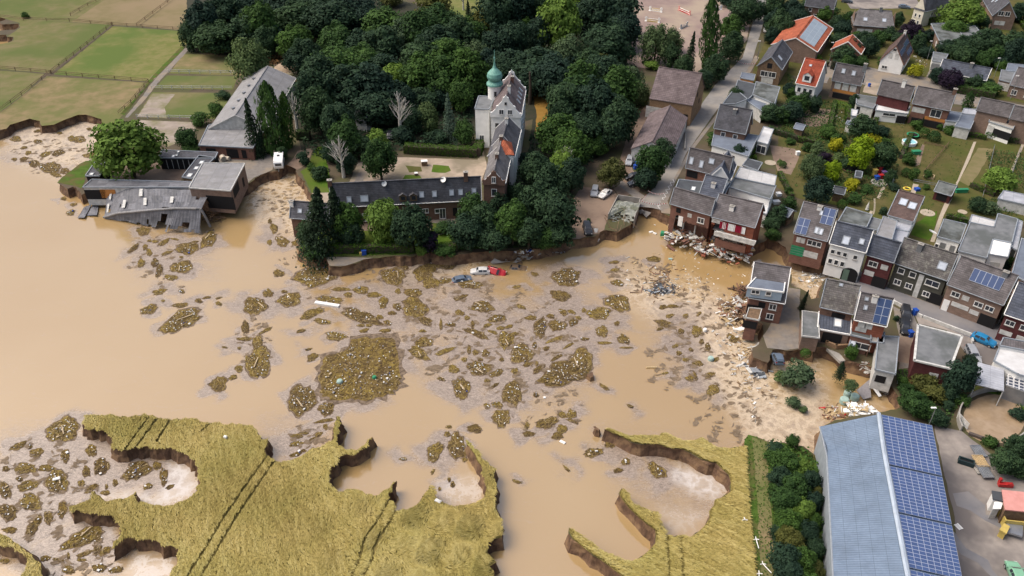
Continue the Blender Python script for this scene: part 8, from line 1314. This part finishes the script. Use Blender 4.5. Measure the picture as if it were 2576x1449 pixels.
# collapsed shed at the road end
def shedruin():
    root = empty('collapsed_shed', P(1560, 540), 'collapsed shed with torn grey roof beside the road end', 'shed'); mb = MB()
    g = [[T(2,1,1060,570)+(1.8,), T(2,1,1170,580)+(2.0,), T(2,1,1290,600)+(1.9,)], [T(2,1,1010,640)+(1.7,), T(2,1,1130,650)+(1.6,), T(2,1,1265,670)+(1.6,)], [T(2,1,975,720)+(1.3,), T(2,1,1090,700)+(.7,), T(2,1,1235,730)+(1.2,)], [T(2,1,960,780)+(.3,), T(2,1,1110,790)+(-.3,), T(2,1,1220,800)+(.2,)]]
    for i in range(3):
        for j in range(2):
            A_, B_, C_, D_ = [P(*g[a][b]) for a, b in ((i, j), (i, j+1), (i+1, j+1), (i+1, j))]; S_ = 6
            for u in range(S_):
                for v in range(S_):
                    if (i, j) in ((2, 0), (2, 1)) and random.random() < .4: continue
                    if (i, j) == (1, 0) and u > 3 and v > 2 and random.random() < .6: continue
                    f = lambda s, t: A_.lerp(B_, s).lerp(D_.lerp(C_, s), t)+Z*.12*math.sin(s*9+t*7+i*3)
                    mb.poly([f(u/S_, v/S_), f(u/S_, (v+1)/S_), f((u+1)/S_, (v+1)/S_), f((u+1)/S_, v/S_)])
    mb.build('roof', M('mouldy_grey_roof', (.27, .28, .25), (.17, .18, .16), 1.2, c3=(.13, .14, .1), scale2=.6), root)
    wb = MB()
    for a, b, z1 in (((2,1,1060,575), (2,1,965,760), 1.5), ((2,1,1285,610), (2,1,1225,800), 1.6), ((2,1,1060,575), (2,1,1285,610), 1.7)):
        p, q = P(*T(*a)), P(*T(*b)); d = q-p; nn = Vector((-d.y, d.x, 0)).normalized(); wb.box((p+q)/2+Z*(z1/2-.6), d/2, nn*.08, Z*(z1/2+.6))
    wb.build('wall', m_conc, root); rb = MB()
    for k in range(26): p = P(*T(2, 1, random.uniform(960, 1230), random.uniform(690, 860)), random.uniform(-1.2, 1.0)); a = random.gauss(-.9, .7); d = Vector((math.cos(a), math.sin(a), random.uniform(-.7, .2))); s = d.cross(Z).normalized(); rb.box(p, d*random.uniform(.5, 1.5), s*.05, Z*.06)
    rb.build('fallen_rafters', m_wood, root)['kind'] = 'stuff'
shedruin()
def slab(name, label, pts, mat, cat, t=.18, parent=None):
    q = [P(*p) for p in pts]; mb = MB(); nn = geometry.normal(q); nn = nn if nn.z > 0 else -nn; q2 = [p-nn*t for p in q]; mb.poly(q); mb.poly(q2[::-1])
    for i in range(len(q)): j = (i+1) % len(q); mb.poly([q2[i], q2[j], q[j], q[i]])
    return tag(mb.build(name, mat), label, cat)
slab('asphalt_slab', 'broken asphalt slab fallen below the road end', [T(2,1,1310,690)+(-1.2,), T(2,1,1340,670)+(-.9,), T(2,1,1400,690)+(-.9,), T(2,1,1350,740)+(-1.7,)], s_road, 'slab'); slab('asphalt_slab', 'smaller tilted asphalt slab at the broken road end', [T(2,1,1275,670)+(-.9,), T(2,1,1310,655)+(-.5,), T(2,1,1335,675)+(-.6,), T(2,1,1290,705)+(-1.5,)], s_road, 'slab')
slab('roof_sheet', 'upper white triangular sheet stuck in the bank by the black car', [T(2,1,822,848)+(.8,), T(2,1,868,850)+(.8,), T(2,1,845,935)+(-.8,)], m_white2, 'sheet', .05); slab('roof_sheet', 'lower white triangular sheet hanging into the water', [T(2,1,838,940)+(-.7,), T(2,1,885,955)+(-1.2,), T(2,1,842,1020)+(ZW,)], m_white2, 'sheet', .05)
slab('concrete_slab', 'grey concrete plate lying on the bank near the floating cars', [T(1,1,2360,1190)+(-1.6,), T(1,1,2400,1150)+(-1.2,), T(1,1,2490,1190)+(-1.6,), T(1,1,2380,1205)+(-1.9,)], m_conc, 'slab'); slab('white_board', 'white plank wedged among the battens beside the lone flood house', [T(2,2,2220,415)+(-1.2,), T(2,2,2350,375)+(-.9,), T(2,2,2360,410)+(-1.0,), T(2,2,2300,430)+(-1.3,)], m_white, 'board', .15)
slab('wire_fence', 'curled wire fence panel lying near the hall corner', [T(3,2,890,1030)+(-1.4,), T(3,2,1020,920)+(-.6,), T(3,2,1040,1100)+(-1.5,), T(3,2,960,1120)+(-1.8,)], M('wire_mesh', (.24, .23, .24), (.18, .17, .18), 3), 'fence panel', .03); slab('white_gate', 'white slatted gate leaning near the white wreckage', [T(3,2,1030,975)+(-.4,), T(3,2,1060,965)+(-.3,), T(3,2,1145,1085)+(-1.2,), T(3,2,1115,1095)+(-1.4,)], c_wcor, 'gate', .06)
for x, y, r_, lb in ((T(3,2,770,1130)[0], T(3,2,770,1130)[1], .75, 'pale green round tank left of the curled wire fence'), (T(3,2,875,1095)[0], T(3,2,875,1095)[1], .7, 'green round tank right of the pale green one'), (T(3,2,800,1060)[0], T(3,2,800,1060)[1], .6, 'mint-coloured tub above the pale green tank')): mb = MB(); mb.lathe(P(x, y, -1.6), [(0, -.5), (r_, -.5), (r_*1.02, .3), (r_*.8, .45), (0, .45)], 14); tag(mb.build('water_tank', m_teal), lb, 'tank')
# ---------------- gardens ----------------
def lathe_thing(name, label, x, y, prof, mat, cat, z=0, n=18): mb = MB(); mb.lathe(P(x, y, z), prof, n); return tag(mb.build(name, mat), label, cat)
pl = empty('paddling_pool', P(2286, 363), 'round white garden pool with pale blue water', 'pool'); mb = MB(); mb.lathe(P(2286, 363), [(1.75, 0), (1.85, .9), (1.7, .95), (1.65, .7)], 22); mb.build('pool_wall', m_white, pl); mb = MB(); mb.lathe(P(2286, 363), [(1.66, .8), (0, .8)], 22); mb.build('pool_water', M('pool_water', (.25, .55, .62), (.3, .6, .66), rough=.1), pl)
tr = empty('trampoline', P(2297, 338), 'round trampoline with green rim behind the pool', 'trampoline'); mb = MB(); mb.lathe(P(2297, 338, .7), [(0, 0), (1.2, 0)], 18); mb.build('mat', m_dark, tr); mb = MB(); mb.lathe(P(2297, 338, .72), [(1.2, 0), (1.6, 0), (1.6, -.1), (1.2, -.1)], 18); mb.build('rim', m_greenp, tr)
tr = empty('trampoline', P(2138, 423), 'dark round netted trampoline beside the lime tree', 'trampoline'); mb = MB(); mb.lathe(P(2138, 426, .5), [(0, 0), (1.5, 0), (1.6, .05), (1.6, -.1)], 18); mb.build('mat', m_wood, tr); mb = MB(); mb.lathe(P(2138, 424, .6), [(1.55, 0), (1.55, 1.3)], 18); mb.build('net', m_dark, tr)
lathe_thing('sandpit', 'round stone-rimmed play circle below the big garden tree', 2211, 461, [(1.9, 0), (1.9, .3), (1.5, .3), (1.5, .05), (0, .05)], m_conc, 'sandpit')
pg = empty('climbing_frame', P(2212, 440), 'colourful plastic playhouse and climbing frame', 'play equipment')
for u, v, h_, mt in ((1065, 310, 1.6, m_yellow), (1110, 290, 1.9, m_redp), (1150, 270, 1.5, m_blue), (1090, 350, .9, m_blue), (1130, 340, 1.0, m_redp), (1160, 310, 1.1, m_cloth)): p = P(*T(3, 1, u, v+10)); mb = MB(); mb.box(p+Z*h_/2, (.4, .1, 0), (-.1, .4, 0), Z*h_/2); mb.box(p+Z*(h_+.1), (.55, .1, 0), (-.1, .5, 0), Z*.08); mb.build('tower', mt, pg)
for x, y, sx, sy, h_, mt, nm, lb, ct in ((2303, 398-10, 1.0, .5, .9, m_greenp, 'garden_shelter', 'small green and blue play table beside the garden pool', 'table'), (2006, 390, .45, .35, .9, m_white, 'beehive', 'small white box on the vegetable garden path', 'box'), (2417, 484, 1.4, .35, .8, m_greenp, 'garden_bench', 'dark green covered bench right of the garden hut', 'bench'), (2183+3, 218, .25, .3, .9, m_blue, 'wheelie_bin', 'blue bin on the pale driveway', 'bin'), (2300, 791, .35, .4, 1.1, m_blue, 'wheelie_bin', 'upper blue bin beside the black cars', 'bin'), (2288, 846, .35, .4, 1.1, m_blue, 'wheelie_bin', 'lower blue bin at the nose of the lower black car', 'bin'), (1604, 418, .6, .6, 1.1, m_blue, 'wheelie_bin', 'right blue barrel pile below the road tree', 'bin'), (1598, 425, .4, .4, 1.0, m_blue, 'wheelie_bin', 'left blue barrel below the road tree', 'bin'), (916, 640, .45, .4, 1.0, m_blue, 'wheelie_bin', 'blue barrel on the terrace edge above the paved slab', 'bin'), (908, 641, .25, .25, .5, m_yellow, 'crate', 'small orange crate beside the blue barrel', 'crate'), (1068, 416, .7, .5, 1.2, m_wood, 'wishing_well', 'small white-roofed well on the gravel court', 'well'), (1047, 441, .35, .35, .6, m_wood, 'planter', 'wooden planter on the court lawn', 'planter'), (1952, 507+5, .7, .5, .6, m_white, 'garden_lounger', 'stacked white loungers beside the white yard building', 'lounger'), (1958, 492, .5, .5, .6, m_white, 'garden_lounger', 'upper white lounger beside the white yard building', 'lounger'), (2306, 474+5, .5, .5, .5, m_blue, 'paddling_toy', 'blue water toy beside the rainbow ring', 'toy')):
    p = P(x, y); root = empty(nm, p, lb, ct); mb = MB(); mb.box(p+Z*h_/2, (sx, .1, 0), (-.1, sy, 0), Z*h_/2); mb.build('body', mt, root); mb = MB(); mb.box(p+Z*(h_+.06), (sx*1.12, .1, 0), (-.1, sy*1.12, 0), Z*.06); mb.build('lid', m_white if mt is m_wood else mt, root)
mb = MB(); mb.lathe(P(2282, 474, .15), [(.55, 0), (.75, .12), (.95, 0), (.75, -.12), (.55, 0)], 16, 0); tag(mb.build('swim_ring', M('rainbow_plastic', (.7, .35, .05), (.6, .6, .1), 2)), 'rainbow-coloured inflatable ring on the garden grass', 'inflatable')
mb = MB(); a, b = P(2338, 577, .25), P(2357, 588, .25); d = b-a; K = 12
for s in range(K): t0, t1 = s/K, (s+1)/K; w0, w1 = .32*math.sin(math.pi*t0)**.6, .32*math.sin(math.pi*t1)**.6; nn = Vector((-d.y, d.x, 0)).normalized(); mb.poly([a+d*t0-nn*w0, a+d*t1-nn*w1, a+d*t1+nn*w1, a+d*t0+nn*w0]); mb.poly([a+d*t0-nn*w0-Z*.15, a+d*t0-nn*w0, a+d*t1-nn*w1, a+d*t1-nn*w1-Z*.15][::-1])
tag(mb.build('surfboard', m_white), 'white surfboard-shaped hull lying across the garden path', 'boat')
for x, y, lb in ((2180, 530, 'folded white parasol on the stepping-stone lawn'), (2243, 470-5, 'folded white parasol beside the small dark hut')): mb = MB(); mb.lathe(P(x, y), [(.4, .3), (.28, 1.2), (.05, 2.2)], 8); mb.tube([P(x, y), P(x, y)+Z*2.4], .03, 5); tag(mb.build('parasol', m_white2), lb, 'parasol')
rb_ = wall([(2325, 440), (2350, 443), (2347, 452), (2322, 448), (2325, 440)], .4, .25, 'wooden raised bed on the garden lawn', m_lightwood, 'raised_bed'); rb_['category'] = 'raised bed'
lathe_thing('fire_pit', 'round paved circle on the lawn behind the row', 2333, 536, [(1.6, .03), (1.6, .12), (0, .12)], s_slab, 'patio'); lathe_thing('fire_pit', 'small round paved circle with figure on the right-hand lawn', 2421, 534, [(1.0, .03), (1.0, .15), (0, .15)], s_slab, 'patio'); lathe_thing('patio', 'round pale patio in the left vegetable garden', 1938, 410, [(1.4, .03), (1.4, .12), (0, .12)], s_slab, 'patio')
mb = MB()
for k in range(14): t = k/13; mb.lathe(P(2191+10*math.sin(t*1.5)+(2204-2191)*(1-t)-4, 538-(538-500)*(1-t), .03), [(.22, 0), (.22, .04), (0, .04)], 8)
mb.build('stepping_stones', s_slab)['kind'] = 'structure'
mb = MB()
for k in range(9): mb.lathe(P(1256+k*6-0-0, 688, 0), [(.2, 0), (.2, .05), (0, .05)], 8) if False else mb.lathe(P(1090+k*(0)+k*5.2, 594-k*1.4, .06), [(.22, 0), (.22, .05), (0, .05)], 8)
mb.build('stepping_stones', s_slab)['kind'] = 'structure'
hut = gable('tea_house', 'tiny orange timber tea house with dark roof at the wood edge', (1112, 248), (1136, 246), (1117, 236), 2.6, 4.2, f_dark, m_orange, wins=(('F', .5, 1.3, 1.2, 1.6, 'k'),), hip=1.2, cat='summer house')
gable('garden_shed', 'dark slate roof half hidden in the wood', (890, 298), (920, 305), (893, 278), 3.2, 5.5, r_dark, m_white2, cat='house')
# sand heap
mb = MB(); c = P(722, 172); mb.lathe(c, [(4.2, 0), (3.2, .9), (1.6, 1.7), (.4, 2.0), (0, 2.05)], 18); tag(mb.build('sand_heap', M('pale_sand', (.36, .28, .2), (.28, .21, .15), .8)), 'pale sand heap behind the long grey farm hall', 'heap'); undergrowth('rusty_bushes', [[(680, 140), (748, 142), (750, 165), (672, 168)]], 12, L_rust, 'rusty brown brambles behind the farm hall', .3, 1.8)
# ---------------- yard in the lower right ----------------
def crate_stack():
    root = empty('gate_stack', P(2462, 1155), 'stack of grey steel gates beside the round pen', 'gate stack')
    for k, (u, v, mt) in enumerate(((2120, 190, m_metal), (2140, 290, m_lightwood), (2130, 360, m_conc), (2190, 400, m_metal))):
        p = P(*T(3, 3, u, v), .3+.25*(k % 2)); mb = MB()
        for s in range(-3, 4): mb.box(p+Vector((s*.25, 0, 0)), (.03, 0, 0), (0, 1.1, 0), (0, 0, .05))
        for s in (-1, 1): mb.box(p+Vector((0, s*1.1, 0)), (.85, 0, 0), (0, .05, 0), (0, 0, .07))
        mb.box(p-Z*.12, (.8, 0, 0), (0, 1.05, 0), (0, 0, .04)); mb.build('gate', mt, root)
crate_stack()
def tub(name, label, x, y, L, Wd, h_, ang, mat, cat, inner=None, z=0):
    p = P(x, y, z); a = math.radians(ang); d = Vector((math.cos(a), math.sin(a), 0)); e = Vector((-d.y, d.x, 0)); root = empty(name, p, label, cat); mb = MB(); t = .08
    for s in (-1, 1): mb.box(p+e*s*(Wd/2)+Z*h_/2, d*(L/2+t), e*t, Z*h_/2); mb.box(p+d*s*(L/2)+Z*h_/2, d*t, e*(Wd/2-t), Z*h_/2)
    mb.box(p+Z*.12, d*(L/2-t), e*(Wd/2-t), Z*.08); mb.build('tub', mat, root); mb = MB(); mb.box(p+Z*h_*.55, d*(L/2-t-.01), e*(Wd/2-t-.01), Z*.06); mb.build('contents', inner or m_dark, root)
tub('skip', 'dark green metal trough on the hall yard', T(3,3,1985,320)[0], T(3,3,1985,320)[1], 2.0, .8, .8, -28, M('dark_green_metal', (.02, .04, .045)), 'trough'); tub('grain_trailer', 'yellow ribbed trailer filled with brown material', 2562, 1316, 5.0, 2.2, 1.6, -8, m_yellow, 'trailer', M('compost', (.25, .17, .04), (.12, .08, .02), 4))
flat('shelter', 'faded red tarpaulin roofed shelter at the right edge', [(2528, 1282), (2520, 1232), (2600, 1240), (2606, 1290)], 3.0, m_pink, m_wood, rim=0, cat='shelter'); flat('truck_box', 'dark and white truck box left of the red shelter', [(2498, 1255), (2495, 1234), (2520, 1238), (2527, 1262)], 2.6, f_dark, m_white, rim=0, cat='truck'); flat('truck_cab', 'white cab roof below the dark truck box', [(2497, 1280), (2502, 1262), (2524, 1262), (2518, 1280)], 2.3, m_white, m_white2, rim=0, cat='truck')
flat('tank_container', 'small yellow crate below the yellow ribbed trailer', [(2514, 1332), (2526, 1316), (2541, 1324), (2532, 1343)], 1.5, m_yellow, m_yellow, rim=0, cat='crate'); slab('scaffold_rack', 'grey metal platform below the yellow ribbed trailer', [T(3,3,2400,900)+(1.0,), T(3,3,2570,940)+(1.0,), T(3,3,2560,1050)+(1.0,), T(3,3,2390,1000)+(1.0,)], m_metal, 'platform', .3)
mb = MB(); a = P(*T(3, 3, 1890, 925), .06); b = P(*T(3, 3, 1945, 980), .06); d = (b-a); e = Vector((-d.y, d.x, 0)).normalized()*.3
for s in (-1, 1): mb.box((a+b)/2+e*s, d/2, e*.15, Z*.04)
for k in range(6): mb.box(a.lerp(b, (k+.5)/6), e, d.normalized()*.05, Z*.03)
tag(mb.build('ladder', m_white), 'short white ladder lying on the hall yard', 'ladder')
mb = MB(); p = P(*T(3, 3, 2390, 530), .4); mb.box(p, (1.0, -.1, 0), (.05, .3, 0), (0, 0, .25)); mb.box(p+Vector((-.8, .3, .5)), (.15, 0, 0), (0, .2, 0), (0, 0, .5)); mb.box(p+Vector((.5, -.2, .3)), (.4, 0, 0), (0, .1, 0), (0, 0, .1)); tag(mb.build('pallet_truck', m_redp), 'red farm implement on the hall yard', 'implement')
wall([T(3,3,2030,30), T(3,3,2300,130)], .5, .5, 'long dark drinking trough below the round pen', M('old_wood', (.1, .08, .07)), 'long_trough'); fence([T(3,2,1560,880), T(3,2,1765,960)], 'weathered white rail fence below the dark red hall', h=1.4, step=1.5, rails=3, mat=m_white2); fence([T(3,2,1300,960), T(3,2,1355,960)], 'small pale wooden frame leaning below the long garage', h=1.0, step=1.0, rails=3, mat=m_white2)
floatsam('green_tank', *T(2,1,1515,905), 1.3, .8, 70, m_greenp, 'dark green container floating below the road end', 'container', .9, ZW+.3)
for u, v, s in ((1400, 885, .7), (1435, 900, .6), (1605, 970, .6), (1750, 975, .9), (1595, 1155, .6), (1575, 1095-20, .4), (1910, 1240, .45), (1785, 1280, .55)):
    pass
floatsam('floating_sheet', *T(2,1,1400,885), .9, .5, 20, m_white, 'left one of two white sheets beside the dark green container', 'sheet', .2); floatsam('floating_sheet', *T(2,1,1437,900), .7, .45, -30, m_white, 'right one of two white sheets beside the dark green container', 'sheet', .2); floatsam('floating_box', *T(2,1,1605,970), .8, .5, -10, m_lightwood, 'yellowish box floating right of the dark green container', 'box', .3); floatsam('floating_sheet', *T(2,1,1750,978), 1.2, .8, 25, m_white, 'white and yellow sheet floating before the left ruined house', 'sheet', .25); floatsam('floating_board', *T(2,1,1840,985), 1.6, .8, -15, m_lightwood, 'tan board floating before the left ruined house', 'board', .2); floatsam('floating_board', *T(2,1,2165,1045), 1.5, .5, -40, m_white, 'white panel floating below the right ruined house', 'board', .2); floatsam('blue_float', *T(2,1,1595,1155), .8, .5, 0, m_teal, 'pale blue lid floating in the calm brown water', 'lid', .15)
